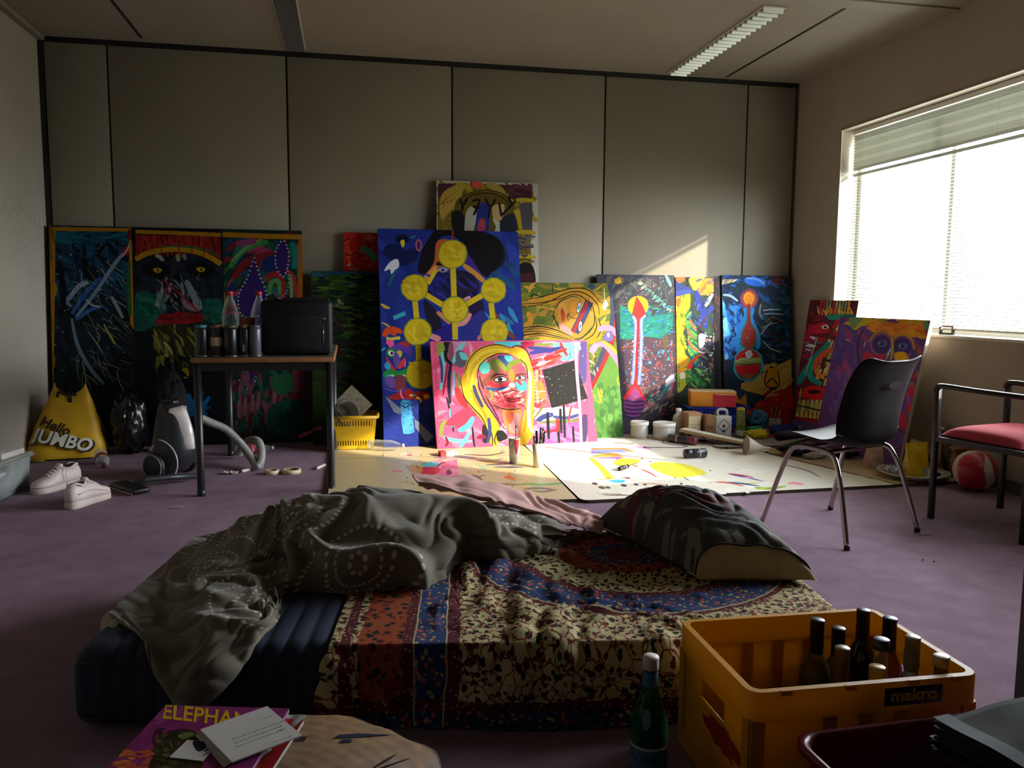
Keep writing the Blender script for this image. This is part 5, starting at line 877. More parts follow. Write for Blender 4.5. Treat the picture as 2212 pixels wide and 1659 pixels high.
# ---- pillow ----------------------------------------------------------------------------------------
def pillow():
    Np = atZ(1512, 1258, .215); Rp = atZ(1768, 1236, .25); Lp = atZ(1286, 1128, .235)
    Np, Rp, Lp = [p[:2] for p in (Np, Rp, Lp)]
    ex = Rp-Np; ey = Lp-Np; lx = np.linalg.norm(ex); ly = np.linalg.norm(ey)
    t = thing('pillow', 'plump pillow in a dark grey printed pillowcase, cream inner showing at its open end', 'pillow', (0, 0, 0))
    n = 70
    def surf(sgn, shrink=1., hh=.19):
        u, v = np.meshgrid(np.linspace(-1, 1, n), np.linspace(-1, 1, n), indexing='ij')
        prof = np.clip(1-np.abs(u)**np.where(u < 0, 2.8+4*(v < 0)*np.abs(v), 2.8-.9*(v < 0)*np.abs(v)), 0, 1)**.5*np.clip(1-np.abs(v)**np.where(v < 0, 9., 2.6), 0, 1)**.5*(1-.42*(v < 0)*np.abs(v)**1.4)
        pin = 1-.07*(1-np.abs(v)**2)*np.abs(u)**3; pin2 = 1-.07*(1-np.abs(u)**2)*np.abs(v)**3
        x = (u*pin*shrink+1)/2; y = (v*pin2*shrink+1)/2
        z = prof*hh*(1 if sgn > 0 else -.2)
        w = .012*np.abs(np.sin(PI*(v*3.4+u*1.2+1.3*vnoise(u*2, v*2.5, 41))))*prof+.006*vnoise(u*5, v*6, 42)*prof
        z = z+(w if sgn > 0 else 0)
        P = Np[None, None]+ex*x[..., None]+ey*y[..., None]
        zc = .226+.012*(u > 2)
        return np.concatenate([P, (zc+z+.0)[..., None]], 2), u, v
    def pm():
        g = NT('pillowcase_print'); v = g.coord('UV'); x, y, _ = g.xyz(v); nz = g.noise(4., 3., v)
        base = g.mix(nz.outputs[0], lin('#2f2f2d'), lin('#454440'))
        pr = g.math('GREATER_THAN', g.noise(1.0, 1., v, dist=.6).outputs[0], .64); st = g.math('GREATER_THAN', g.noise(.9, 1., g.scalev(v, (1, 2.5, 1)), dist=.4).outputs[0], .64)
        col = g.mix(g.math('MULTIPLY', pr, .55), base, lin('#8c8672')); rd = g.math('MULTIPLY', g.math('GREATER_THAN', g.noise(.6, 1., v).outputs[0], .58), g.math('LESS_THAN', x, 3.))
        col = g.mix(g.math('MULTIPLY', rd, .8), col, lin('#5c1f28')); col = g.mix(g.math('MULTIPLY', st, .35), col, lin('#a39c84'))
        g.put(g.b.inputs['Base Color'], col); g.b.inputs['Roughness'].default_value = .85; g.bump(g.noise(300., 2., v).outputs[0], .2, .001); return g.m
    T, u, v = surf(1); B, _, _ = surf(-1)
    # case covers v > -.78 (the end towards the viewer's right stays open)
    k0 = 3
    uv = np.stack([u*3, v*3], 2); sh = np.array([0, 0, .004]); tail = np.linspace(1, 0, 8)
    m = MB(); m.grid((T+sh)[:, k0:], uv=None); nT = len(m.v); m.grid((B-sh*.3)[:, k0:], flip=True)
    m.uv = np.concatenate([uv[:, k0:].reshape(-1, 2), uv[:, k0:].reshape(-1, 2)+7]); m.build('pillowcase', pm(), t)
    m = MB(); m.grid(T[:, :k0+6]-sh*.5); m.grid(B[:, :k0+6]+sh*.2, flip=True); m.build('inner_pillow', mat('cream_ticking', '#a89a74', .85, var=.1, vs=12, bump=.2, bs=300), t)
    m = MB(); rim = [tuple(p) for p in (T+sh)[:, k0]]; m.tube(rim, .004, 6); m.build('hem', mat('dark_hem', '#2a2926', .85), t)
    # printed motifs on the case
    ink = MB()
    def motif(uc, vc, poly, s=1.):
        ring = []
        for a, b in poly:
            ui = uc+a*s; vi = vc+b*s; i = int(np.clip((ui+1)/2*(n-1), 0, n-1)); j = int(np.clip((vi+1)/2*(n-1), 0, n-1)); p = T[i, j]+np.array([0, 0, .007]); ring.append(tuple(p))
        ink.add(ring, [tuple(range(len(ring)))], None, False)
    return t
pillow()
# ================================================================ painted boards on the floor
class Deck(Canvas):
    def __init__(s, name, label, poly, top=.018, thick=.016, edge='#3a2a1c', col='#c8b489', cat='board', group=None):
        P = np.array(poly, float); x0, y0 = P.min(0); x1, y1 = P.max(0)
        s.A = np.array([x0, y0, top]); s.e1 = np.array([1., 0, 0]); s.up = np.array([0, 1., 0]); s.N = np.array([0, 0, 1.]); s.w = x1-x0; s.h = y1-y0
        s.t = thing(name, label, cat, (0, 0, 0), group=group)
        s.P = [(x-x0, y-y0) for x, y in poly]
        s.t.matrix_world = Matrix(((1, 0, 0, x0), (0, 0, 1, y0), (0, -1, 0, top), (0, 0, 0, 1)))
        MB().prism([(a, b) for a, b in s.P], .0004, thick, ax='y').build('board', mat('board_edge', edge, .8, var=.3, vs=40), s.t)
        s.mb = MB(); s.k = 0; s.org(0, 0, 1.); s.raw(s.P, lin(col))
    def done(s, name='paint_marks'): return s.mb.build(name, board_mat(), s.t)
def board_mat():
    if 'board_paint' in MATS: return MATS['board_paint']
    g = NT('board_paint'); at = g.n('ShaderNodeVertexColor', layer_name='Col'); v = g.coord('Object'); nz = g.noise(1., 4., g.scalev(v, (14, 14, 14)), .6, 1.); n2 = g.noise(90., 3., v)
    f = g.math('ADD', .9, g.math('ADD', g.math('MULTIPLY', nz.outputs[0], .12), g.math('MULTIPLY', n2.outputs[0], .1)))
    hs = g.n('ShaderNodeHueSaturation'); g.lk(at.outputs[0], hs.inputs['Color']); g.lk(f, hs.inputs['Value']); g.lk(hs.outputs[0], g.b.inputs['Base Color']); g.b.inputs['Roughness'].default_value = .38
    g.bump(n2.outputs[0], .1, .001); MATS['board_paint'] = g.m; return g.m
def rnd_corner(poly, k, r, n=6):
    P = [np.array(p, float) for p in poly]; a, b, c = P[k-1], P[k], P[(k+1) % len(P)]; u = (a-b)/np.linalg.norm(a-b); v = (c-b)/np.linalg.norm(c-b)
    arc = [tuple(b+u*r*(1-t)**2+v*r*t**2) for t in np.linspace(0, 1, n)]; return [tuple(p) for p in P[:k]]+arc+[tuple(p) for p in P[k+1:]]
g_ = 'paint-splashed boards covering the carpet'
d = Deck('floor_board', 'narrow tan board along the wall under the blue painting', [(-.12, 5.36), (1.212, 5.28), (1.212, 6.02), (-.12, 6.02)], .0175, group=g_)
d.org(800, 680, 3.95); d.st([(255, 1195), (290, 1185), (330, 1192)], 9, '#dcd6c8'); d.st([(310, 1196), (355, 1198)], 12, '#b82a3a'); d.dots(100, 1160, 1200, 1230, 20, ['#5a4630', '#7a6a50'], 6); d.st([(800, 1190), (1000, 1200), (1150, 1175)], 8, '#3a3630')
d.done()
d = Deck('floor_board', 'tan paint-splashed board behind the duvet', [(-.12, 4.09), (1.165, 4.06), (1.21, 5.275), (-.12, 5.355)], .0175, group=g_)
d.org(800, 680, 3.95)
d.dabs(300, 1240, 1350, 1560, 60, ['#d6c092', '#bca878', '#ccb684', '#c6a870'], 160, 30, .1, .3)
d.poly([(560, 1270), (740, 1230), (752, 1390), (640, 1420), (560, 1340)], '#ee6a94'); d.dabs(560, 1240, 750, 1400, 20, ['#f07aa0', '#e05a88', '#f4a0b8'], 90, 22, -.2, .3); d.blob([(420, 1310), (520, 1300), (600, 1320), (540, 1370), (450, 1370)], '#d8324a'); d.blob([(450, 1270), (540, 1255), (590, 1275), (540, 1300), (460, 1295)], '#5ac0c8'); d.blob([(310, 1300), (400, 1285), (450, 1330), (380, 1350)], '#c88a34'); d.st([(570, 1300), (600, 1270), (640, 1260)], 12, '#1f1c20'); d.blob([(645, 1340), (670, 1320), (700, 1350), (660, 1370)], '#15100f')
d.st([(540, 1220), (700, 1215), (900, 1225)], 12, '#8a6a7a'); d.st([(580, 1230), (720, 1228)], 10, '#c87aa0'); d.st([(900, 1240), (1010, 1250), (1130, 1228)], 10, '#5a6a6a'); d.st([(990, 1280), (1130, 1275), (1270, 1262)], 14, '#3a4a72', .7); d.st([(1050, 1300), (1180, 1300), (1305, 1302)], 12, '#3a4a72', .7); d.st([(1000, 1285), (940, 1300), (920, 1265)], 8, '#4ab0a0'); d.st([(940, 1290), (970, 1320), (1010, 1290)], 8, '#5ab8a8'); d.blob([(850, 1370), (910, 1370), (960, 1410), (890, 1400)], '#4a5a5e'); d.st([(920, 1380), (980, 1370)], 10, '#3a6a70'); d.blob([(1140, 1390), (1180, 1365), (1240, 1410), (1160, 1400)], '#e07a34')
d.st([(1100, 1440), (1250, 1450), (1400, 1440)], 12, '#8a6a5a'); d.st([(1290, 1440), (1450, 1450), (1640, 1440)], 16, '#3aa04a', .5); d.st([(1300, 1490), (1420, 1480), (1560, 1490)], 20, '#6a6058', .8); d.st([(1380, 1500), (1480, 1510), (1600, 1490)], 14, '#4a4440', .8); d.st([(1060, 1480), (1180, 1490)], 8, '#d88a5a'); d.dots(300, 1240, 1400, 1520, 60, ['#2a2420', '#7a3a3a', '#4a5a5a', '#8a7a5a'], 6)
d.st([(180, 1345), (230, 1330), (280, 1340)], 12, '#e06a7a'); d.done()
poly = rnd_corner([(1.178, 4.02), (3.06, 4.075), (2.80, 5.02), (2.78, 5.9), (1.232, 5.9)], 0, .06)
d = Deck('floor_board', 'large white paint-splashed board in the sunlight, rounded front corner', poly, .018, .017, col='#efe8d6', group=g_)
d.org(1300, 780, 5.267)
d.dabs(0, 930, 1900, 1560, 70, ['#f2ecdc', '#ece4d0', '#f0e8d4', '#f6f0e4'], 260, 40, .1, .3)
d.poly([(-120, 990), (260, 990), (390, 1035), (300, 1030), (240, 1005), (-120, 1010)], '#e08a4a'); d.poly([(-120, 1010), (240, 1006), (300, 1035), (-120, 1055)], '#8a94d8'); d.poly([(-100, 1070), (80, 1045), (180, 1050), (250, 1100), (180, 1130), (100, 1090), (-100, 1095)], '#f0a04a'); d.poly([(-60, 1100), (180, 1090), (225, 1100), (180, 1130), (150, 1110), (-60, 1110)], '#9a5ac8'); d.blob([(130, 1150), (230, 1110), (420, 1120), (410, 1160), (280, 1190), (160, 1185)], '#e8dc3a')
d.poly([(-110, 1090), (20, 1200), (150, 1340), (60, 1350), (-40, 1220), (-150, 1110)], '#f0e43a'); d.st([(170, 1185), (300, 1190), (400, 1160)], 8, '#1a1a18'); d.poly([(330, 1180), (420, 1190), (390, 1210)], '#e07a2a')
d.st([(360, 975), (450, 985), (570, 1000)], 18, '#e09ae0', .6); d.st([(130, 930), (230, 935), (300, 940)], 12, '#d88a7a'); d.st([(300, 945), (370, 940)], 8, '#6a6a60'); d.blob([(540, 1190), (620, 1150), (720, 1150), (900, 1170), (1040, 1200), (1190, 1270), (1120, 1300), (900, 1330), (780, 1310), (620, 1250)], '#eee23c'); d.st([(620, 1165), (680, 1160)], 12, '#e0a83a'); d.el(552, 1143, 20, 7, '#d85a44'); d.el(455, 1112, 14, 6, '#3a3630')
d.st([(440, 1230), (540, 1270), (635, 1325)], 18, '#d84a50', .8); d.blob([(80, 1360), (160, 1350), (260, 1355), (240, 1385), (120, 1380)], '#3aa0c8'); d.st([(-60, 1345), (60, 1350)], 14, '#e8b07a'); d.el(75, 1333, 22, 7, '#c83a3a'); d.el(295, 1332, 30, 7, '#b8343a'); d.st([(220, 1330), (300, 1325)], 5, '#d05a5a')
for x, y, w_ in ((-80, 1395, 60), (0, 1440, 70), (70, 1440, 50), (250, 1415, 60), (390, 1405, 50), (490, 1405, 40), (740, 1412, 26), (620, 1435, 22), (690, 1468, 40), (905, 1397, 34), (970, 1418, 18), (960, 1504, 18), (830, 1327, 12), (1235, 1247, 14)): d.el(x, y, w_*.6, 7+w_*.12, random.choice(['#3a3430', '#5a5048', '#4a4440']), .15)
d.st([(920, 1325), (950, 1335), (995, 1360)], 12, '#4a4640', .7); d.st([(460, 1400), (560, 1395), (740, 1410)], 10, '#d8705a', .6); d.st([(640, 1425), (740, 1430)], 8, '#d8705a')
d.st([(1425, 1280), (1560, 1295), (1740, 1325)], 14, '#c83a5a', .8); d.st([(1450, 1290), (1620, 1320), (1850, 1372)], 14, '#3a4a90', .8); d.st([(1560, 1320), (1680, 1330), (1740, 1322)], 10, '#d89ae0', .8); d.st([(1290, 1378), (1440, 1385), (1620, 1425)], 20, '#e0704a', .8); d.st([(1440, 1380), (1600, 1395), (1800, 1425)], 18, '#2f5a8a', .8); d.st([(1640, 1390), (1800, 1390)], 12, '#d8d44a', .7); d.st([(1740, 1440), (1900, 1450), (2100, 1425)], 28, '#8ab03a', .7); d.st([(1760, 1460), (1880, 1445)], 14, '#b8d04a'); d.st([(1200, 1380), (1280, 1380)], 5, '#7aa05a'); d.st([(2110, 1395), (2200, 1390), (2300, 1410)], 30, '#ec9aa8', .7)
for k in range(12): x = -60+k*22; d.st([(x, 1500+random.uniform(-10, 20)), (x+90, 1525), (x+220, 1532)], 3, '#7a5a34')
d.dots(400, 1040, 1700, 1500, 40, ['#8a7a5a', '#5a5048'], 4); d.org(1560, 760, 3.393); d.st([(460, 830), (620, 870), (720, 920)], 8, '#5a6a8a'); d.done()
d = Deck('floor_board', 'brown board under the plate beside the window wall', [(3.075, 4.085), (3.60, 4.10), (3.60, 4.55), (3.33, 4.9), (3.33, 5.45), (2.83, 5.24), (2.82, 5.03)], .0176, .0165, col='#b39b74', group=g_)
d.org(1560, 760, 3.393); d.poly([(900, 950), (1000, 930), (1200, 960), (1120, 985), (920, 985)], '#8a94c0'); d.st([(830, 930), (980, 915), (1080, 930)], 14, '#9a94a8', .5); d.st([(940, 800), (1000, 790)], 8, '#8a7a5a'); d.dabs(900, 760, 1700, 1000, 30, ['#a88f66', '#bca57c', '#9a845c'], 160, 26, .1, .3); d.st([(800, 960), (900, 990), (1000, 1000)], 12, '#d8d4d0', .6); d.done()
d = Deck('floor_board', 'grey board lying on top at the back, clutter standing on it', [(2.60, 5.255), (3.0, 5.25), (3.38, 5.5), (3.38, 5.98), (2.40, 5.98), (2.40, 5.62), (2.58, 5.55)], .034, .0155, col='#9a948c', group=g_)
d.org(1300, 780, 5.267); d.dabs(1250, 830, 1800, 1010, 20, ['#a29c94', '#928c84'], 200, 20, .1, .2); d.dabs(1700, 790, 1900, 815, 1, ['#9a2a2a'], 20, 5); d.done()
# ================================================================ left side: table, vacuum, bags, bottles, shoes
M_BLK = mat('black_plastic', '#121212', .45); M_TUBE = mat('black_tube', '#1b1b1c', .4, var=.05)
def wall_text(mb, txt, size, x, z, y, rot=0., bold=0., wrap=None, shear=0.):
    """flat lettering facing -y of a local frame, or wrapped round a vertical cylinder of radius wrap"""
    vs, fs = text_polys(txt, size, shear, bold*size); out = []
    for a, b, _ in vs:
        p = x+a*math.cos(rot)-b*math.sin(rot); q = z+a*math.sin(rot)+b*math.cos(rot)
        if wrap: t = p/wrap; out.append((wrap*math.sin(t)*1.004, -wrap*math.cos(t)*1.004, q))
        else: out.append((p, y, q))
    return mb.add(out, fs, None, False)
# ---- table -----------------------------------------------------------------------------------
TX0, TX1, TY0, TY1, TZ = -.815, -.075, 4.50, 5.70, .74
t = thing('table', 'black metal-framed table with a wooden-edged top holding cans and a black case', 'table', ((TX0+TX1)/2, (TY0+TY1)/2, 0))
hw, hd = (TX1-TX0)/2, (TY1-TY0)/2
MB().box(-hw, hw, -hd, hd, TZ-.026, TZ, bev=.008).build('tabletop', mat('table_edge_wood', '#8a5a34', .5, var=.2, vs=20), t)
MB().box(-hw+.008, hw-.008, -hd+.008, hd-.008, TZ, TZ+.0015).build('top_sheet', mat('table_laminate', '#5c5246', .5), t)
f = MB(); f.box(-hw+.03, hw-.03, -hd+.02, -hd+.045, TZ-.07, TZ-.026); f.box(-hw+.03, hw-.03, hd-.045, hd-.02, TZ-.07, TZ-.026); f.box(-hw+.02, -hw+.045, -hd+.03, hd-.03, TZ-.07, TZ-.026); f.box(hw-.045, hw-.02, -hd+.03, hd-.03, TZ-.07, TZ-.026); f.build('apron', M_TUBE, t)
leg = MB().lathe([(.019, .01), (.02, .012), (.02, TZ-.03)], 14).mesh('leg', M_TUBE); cap = MB().lathe([(.0, .0), (.02, .0), (.022, .004), (.022, .03), (.02, .032)], 12).mesh('foot_cap', M_BLK)
for sx in (-1, 1):
    for sy in (-1, 1): l = obj('leg', leg, t, (sx*(hw-.03), sy*(hd-.03), 0)); obj('foot_cap', cap, l)
# ---- paint cans on the table -------------------------------------------------------------------
TT = TZ+.0015
cans = [(437, 4.60, .034, '#1a1c22', '#3f7a80', 'black spray can with a teal top at the left end of the table', 'mtn'), (470, 4.60, .037, '#2a2420', '#6a5a3a', 'dark tin with a pale paper label on the table', None), (499, 4.58, .036, '#101010', '#3a3a20', 'widest black can with orange lettering on the table', 'COBRA'), (528, 4.60, .034, '#16181e', '#4a4a2a', 'black spray can with a barcode between other cans', None), (552, 4.59, .031, '#55525c', '#4a4a50', 'grey spray can beside the black case', None)]
for u, y, r, body, cap_, lab, tx in cans:
    p = atY(u, 765, y); H = .165 if r < .039 else .17
    t = thing('spray_can', lab, 'can', (p[0], y, TT), group='cans on the table')
    MB().lathe([(r*.9, 0), (r, .004), (r, H-.02), (r*.92, H-.012), (r*.55, H-.004), (r*.5, H)], 20).build('body', mat('can_'+body.strip('#'), body, .35, var=.15), t)
    MB().lathe([(r*1.03, .002), (r*1.05, .005), (r*1.03, .009)], 20).build('rim', mat('can_rim', '#8a8880', .35, .8), t)
    MB().lathe([(r*.88, H-.012), (r*.9, H-.002), (r*.86, H+.004), (0, H+.006)], 16).build('lid', mat('lid_'+cap_.strip('#'), cap_, .5, var=.5, vs=60), t)
    if tx: wall_text(MB(), tx, .03 if tx == 'mtn' else .022, *( (.06, 0) if 0 else (-.02, .05)), 0, PI/2, .01, r).build('lettering', mat('can_print_'+tx, '#8a8a90' if tx == 'mtn' else '#8a5a24', .5), t)
    if '#2a2420' == body:
        q = MB(); q.loft([[(r*1.01*math.sin(a), -r*1.01*math.cos(a), z) for a in np.linspace(-1.0, 1.1, 12)] for z in (.06, .105)], False, False).build('paper_label', mat('paper_label', '#a8957c', .8), t)
    if lab.startswith('black spray can with a bar'):
        q = MB()
        for k in range(9): q.box(-.004, .006, -r*1.02, -r*1.0, .03+k*.004, .032+k*.004)
        q.build('barcode', mat('pale_print', '#9a9a98', .6), t)
# ---- bottles ------------------------------------------------------------------------------------
M_PET = clear_mat('clear_plastic', '#cfd4d2', .06)
PROF = [(.0, .0), (.03, .0), (.040, .012), (.043, .03), (.043, .10), (.040, .115), (.043, .13), (.043, .19), (.036, .225), (.022, .262), (.0145, .28), (.0145, .296)]
def pet(name, label, loc, rot=(0, 0, 0), cap='#b02a2a', lab=None, s=1., m=None, pl=None, liq=None, group=None):
    t = thing(name, label, 'bottle', loc, rot=rot, group=group)
    q = MB().lathe([(r*s, z*s) for r, z in PROF], 20, cap=False)
    q.build('body', m or M_PET, t)
    MB().lathe([(.0165*s, .293*s), (.0165*s, .311*s), (.014*s, .314*s), (0, .314*s)], 16).build('cap', mat('cap_'+cap.strip('#'), cap, .5), t)
    if lab: 
        l = MB().lathe([(.0437*s, .115*s), (.0437*s, .185*s)], 20, cap=False).build('label_band', mat('band_'+lab.strip('#'), lab, .45, var=.2, vs=40), t)
        if pl: wall_text(MB(), pl, .034*s, -.045*s, .14*s, 0, 0, .0, .0445*s, .2).build('lettering', mat('white_print', '#e8e0da', .5), l)
    return t
p = atY(500, 760, 5.02); pet('plastic_bottle', 'clear plastic bottle with red cap on the table, nearer the spray cans', (p[0], 5.02, TT), cap='#a8242e', s=1.12, group='empty drink bottles')
p = atY(562, 760, 5.05); pet('plastic_bottle', 'clear plastic bottle with red cap on the table, next to the black case', (p[0], 5.05, TT), cap='#a8242e', s=1.12, group='empty drink bottles')
p = atY(540, 760, 4.85); t = thing('cup', 'small orange printed cup between the table bottles', 'cup', (p[0], 4.85, TT))
MB().lathe([(.024, 0), (.033, .2), (.031, .2), (.022, .004), (0, .004)], 16).build('body', mat('orange_cup', '#8a4422', .6, var=.4, vs=40), t); MB().lathe([(.0335, .195), (.0350, .199), (.0335, .203)], 16).build('rim', mat('orange_rim', '#a05a34', .6), t)
# ---- black case / amplifier ------------------------------------------------------------------------
a = atY(567, 768, 4.62); b = atY(720, 768, 4.62); w_ = b[0]-a[0]; ztop = atY(640, 645, 4.62)[2]
t = thing('equipment_case', 'black box-shaped case with rounded corners at the right end of the table', 'case', ((a[0]+b[0])/2-.006, 4.77, TT)); H = ztop-TT
MB().box(-w_/2, w_/2, -.15, .15, .008, H-.012, bev=.018).build('body', mat('case_black', '#090909', .6, spec=.3), t)
MB().prism([(-.1, H-.012), (-.05, H+.004), (.06, H+.008), (w_/2-.02, H+.002), (w_/2-.01, H-.012)], -.12, .12, ax='y').build('lid', mat('case_lid', '#0d0d0e', .5), t)
MB().box(-w_/2+.03, w_/2-.06, -.154, -.149, .03, H-.09, bev=.002).build('front_panel', mat('case_front', '#0e0e0f', .6, spec=.3), t)
wall_text(MB(), 'BETA', .02, w_/2-.16, .05, -.155).build('lettering', mat('case_print', '#3a2c24', .6), t)
MB().tube([(w_/2-.045, -.156, .07), (w_/2-.045, -.158, .17)], .0022, 6).build('zip', mat('zip_metal', '#b0aca4', .3, 1.), t); MB().box(w_/2-.055, w_/2-.035, -.16, -.15, .2, .208, bev=.002).build('clasp', mat('zip_metal', '#b0aca4', .3, 1.), t)
for sx in (-1, 1): MB().box(sx*(w_/2-.03)-.012, sx*(w_/2-.03)+.012, -.13, .13, 0, .009).build('foot', M_BLK, t)
q = MB(); q.blob = None; q.prism([(-.17, H-.05), (-.155, H+.01), (-.12, H+.03), (-.095, H-.01), (-.09, H-.05)], -.1, .02, ax='y'); q.build('cloth_flap', mat('black_cloth', '#0c0b0b', .9), t)
# ---- vacuum cleaner -----------------------------------------------------------------------------------
VX, VY = -1.02, 5.06
t = thing('vacuum_cleaner', 'upright-standing vacuum cleaner with white shell, black wheels and grey hose', 'vacuum cleaner', (VX, VY, 0), -.60)
def ringv(z, x0, x1, d): return [(x0+(x1-x0)*(.5-.5*math.cos(a)), d*math.sin(a), z) for a in np.linspace(0, 2*PI, 18, endpoint=False)]
pr = [(.03, -.10, .06), (.10, -.14, .145), (.18, -.13, .15), (.26, -.115, .14), (.34, -.10, .115), (.40, -.085, .085), (.44, -.06, .05)]
MB().loft([ringv(z, x0, x1-.02, .12*(1-.4*max(0, z-.2)/.24)) for z, x0, x1 in pr]).build('body', mat('vac_dark', '#26282a', .4), t)
sh = []
for z, x0, x1 in [(.165, -.1, .152), (.21, -.05, .148), (.26, -.02, .142), (.30, -.012, .132), (.34, .0, .116), (.38, .02, .095), (.415, .04, .07)]:
    w2 = .115*(1-.45*(z-.165)/.27); sh.append([(x1-(x1-x0)*.95*(abs(s)**1.8), w2*s, z+.012*(1-abs(s))) for s in np.linspace(-1, 1, 15)])
o = MB().loft(sh, False, False).build('white_shell', mat('vac_white', '#d9cfc8', .25, var=.03, coat=.5), t); o.modifiers.new('thick', 'SOLIDIFY').thickness = .006
rim_ = [(.155*math.cos(a)*.95+.0, -.124, .115+.125*math.sin(a)) for a in np.linspace(-1.0, 1.5, 18)]; MB().tube(rim_, .004, 6).build('white_trim', mat('vac_white', '#d9cfc8', .25), t)
for sy in (-1, 1):
    wv = MB(); wv.lathe([(0, -.012), (.070, -.012), (.078, -.006), (.078, .012), (.070, .018), (0, .018)], 26).xform(Matrix.Translation((-.03, sy*.125, .079)) @ Matrix.Rotation(PI/2, 4, 'X')); wo = wv.build('wheel', mat('vac_wheel', '#1a1a1b', .5), t)
    MB().lathe([(.066, .0), (.073, .0), (.073, .005), (.066, .005)], 26, cap=False).xform(Matrix.Translation((-.03, sy*.145, .079)) @ Matrix.Rotation(PI/2*sy, 4, 'X')).build('wheel_ring', mat('vac_ring', '#8f8f8c', .35), wo)
MB().box(-.06, .03, -.03, .03, .425, .46, bev=.01).build('handle', M_BLK, t)
# grey corrugated hose
def hose(pts, r, name, m, parent, pitch=.011):
    c = np.array(cr(pts, 40)); L = np.concatenate([[0], np.cumsum(np.linalg.norm(np.diff(c, axis=0), axis=1))]); n = int(L[-1]/pitch*4); s = np.linspace(0, L[-1], n); C = np.stack([np.interp(s, L, c[:, k]) for k in range(3)], 1)
    return MB().tube([tuple(x) for x in C], [r*(1+.10*math.sin(2*PI*x/pitch)) for x in s], 12).build(name, m, parent)
Rz = Matrix.Rotation(.60, 4, 'Z')
def vl(p): q = Rz @ (Vector(p)-Vector((VX, VY, 0))); return tuple(q)
hp = [(-.90, 5.20, .33), (-.845, 5.25, .29), (-.76, 5.3, .235), (-.68, 5.30, .15), (-.60, 5.22, .06), (-.565, 5.14, .028), (-.545, 5.17, .05), (-.55, 5.28, .10), (-.585, 5.40, .14), (-.66, 5.50, .12), (-.72, 5.55, .03)]
ho = hose([vl(p) for p in hp], .024, 'hose', mat('hose_grey', '#8a8880', .4), t)
# vacuum floor head lying by the shoes
t = thing('vacuum_floor_head', 'flat black vacuum floor nozzle on the carpet behind the sneakers', 'nozzle', (-1.19, 4.72, 0), -.9)
MB().box(-.14, .14, -.05, .05, .004, .034, bev=.012).build('head', M_BLK, t); MB().box(-.135, .135, -.052, -.048, .006, .011).build('lip', mat('pale_lip', '#b8b4ae', .4), t)
MB().tube([(0, .03, .03), (.01, .09, .05), (.03, .2, .045), (.05, .36, .03)], [.022, .02, .018, .018], 12).build('neck', mat('vac_dark', '#26282a', .4), t)
# ---- yellow shopping bag ---------------------------------------------------------------------------------
def shopping_bag():
    A = atZ(66, 982, 0); B = atZ(165, 996, 0); Cc = atZ(218, 985, 0)
    t = thing('shopping_bag', 'full yellow shopping bag with black and white lettering near the left corner', 'bag', (-1.83, 5.80, 0), .12)
    n, m = 44, 40; P = np.zeros((n, m, 3))
    for i in range(n):
        z = i/(n-1)
        for j in range(m):
            a = 2*PI*j/m; c_, s_ = math.cos(a), math.sin(a); sq = (abs(c_)**4+abs(s_)**4)**(-.25)
            wx = .235*(1-.62*z**1.3)*(1+.05*math.sin(PI*z)); wy = .14*(1-.85*z**1.2)
            x = wx*c_*sq; y = wy*s_*sq
            k = .012*math.sin(5*z*PI+3*a)+.010*math.sin(9*a+4*z)+.008*math.sin(17*z+2*a)
            P[i, j] = (x*(1+k)+.03*z, y*(1+k*2), .012+.44*z+(.045*abs(c_)**3*z**6)-(.05*(1-abs(c_))*z**8))
    Q = np.concatenate([P, P[:, :1]], 1); MB().grid(Q).build('body', mat('bag_yellow', '#c89a10', .5, var=.12, vs=9., bump=.3, bs=22), t)
    MB().add([tuple(p) for p in P[0]], [tuple(range(m))[::-1]]).build('base', mat('bag_yellow', '#c89a10', .5), t)
    for s, (x0, x1) in ((-1, (-.04, .02)), (1, (.03, .07))): MB().tube(cr([(x0, -.035, .40), ((x0+x1)/2-.02, -.04, .435), (x1, -.035, .41)], 6), .008, 6, flat=.4).build('strap', M_BLK, t)
    MB().box(.02, .045, -.046, -.042, .36, .40).build('clip', M_BLK, t)
    def front(x, z):
        zz = min(max((z-.012)/.44, 0), 1); wx = .235*(1-.62*zz**1.3)*(1+.05*math.sin(PI*zz)); wy = .14*(1-.85*zz**1.2); c_ = min(max((x-.03*zz)/wx, -.99), .99)
        a = -math.acos(c_)
        # superellipse |x|^4+|y|^4=1
        y = -(max(0, 1-abs(c_)**4))**.25*wy; k = .02; return (x, y*1.05-.010, z)
    def put(txt, size, x, z, rot, m_, name, off=0., sq=1.):
        vs, fs = text_polys(txt, size, .15, .03*size); o = []
        for a, b, _ in vs:
            p = x+a*sq*math.cos(rot)-b*math.sin(rot); q = z+a*sq*math.sin(rot)+b*math.cos(rot); X_ = front(p, q); o.append((X_[0], X_[1]-off, X_[2]))
        mb_ = MB(); mb_.add(o, fs, None, False); return mb_.build(name, m_, t)
    put('Hello', .085, -.145, .235, -.42, mat('bag_black', '#15120a', .6), 'lettering', .002)
    put('JUMBO', .115, -.182, .13, -.24, mat('bag_black', '#15120a', .6), 'letter_shadow', .002, 1.0); put('JUMBO', .112, -.186, .138, -.24, mat('bag_white', '#d8d4c4', .6), 'lettering', .004, 1.0)
shopping_bag()
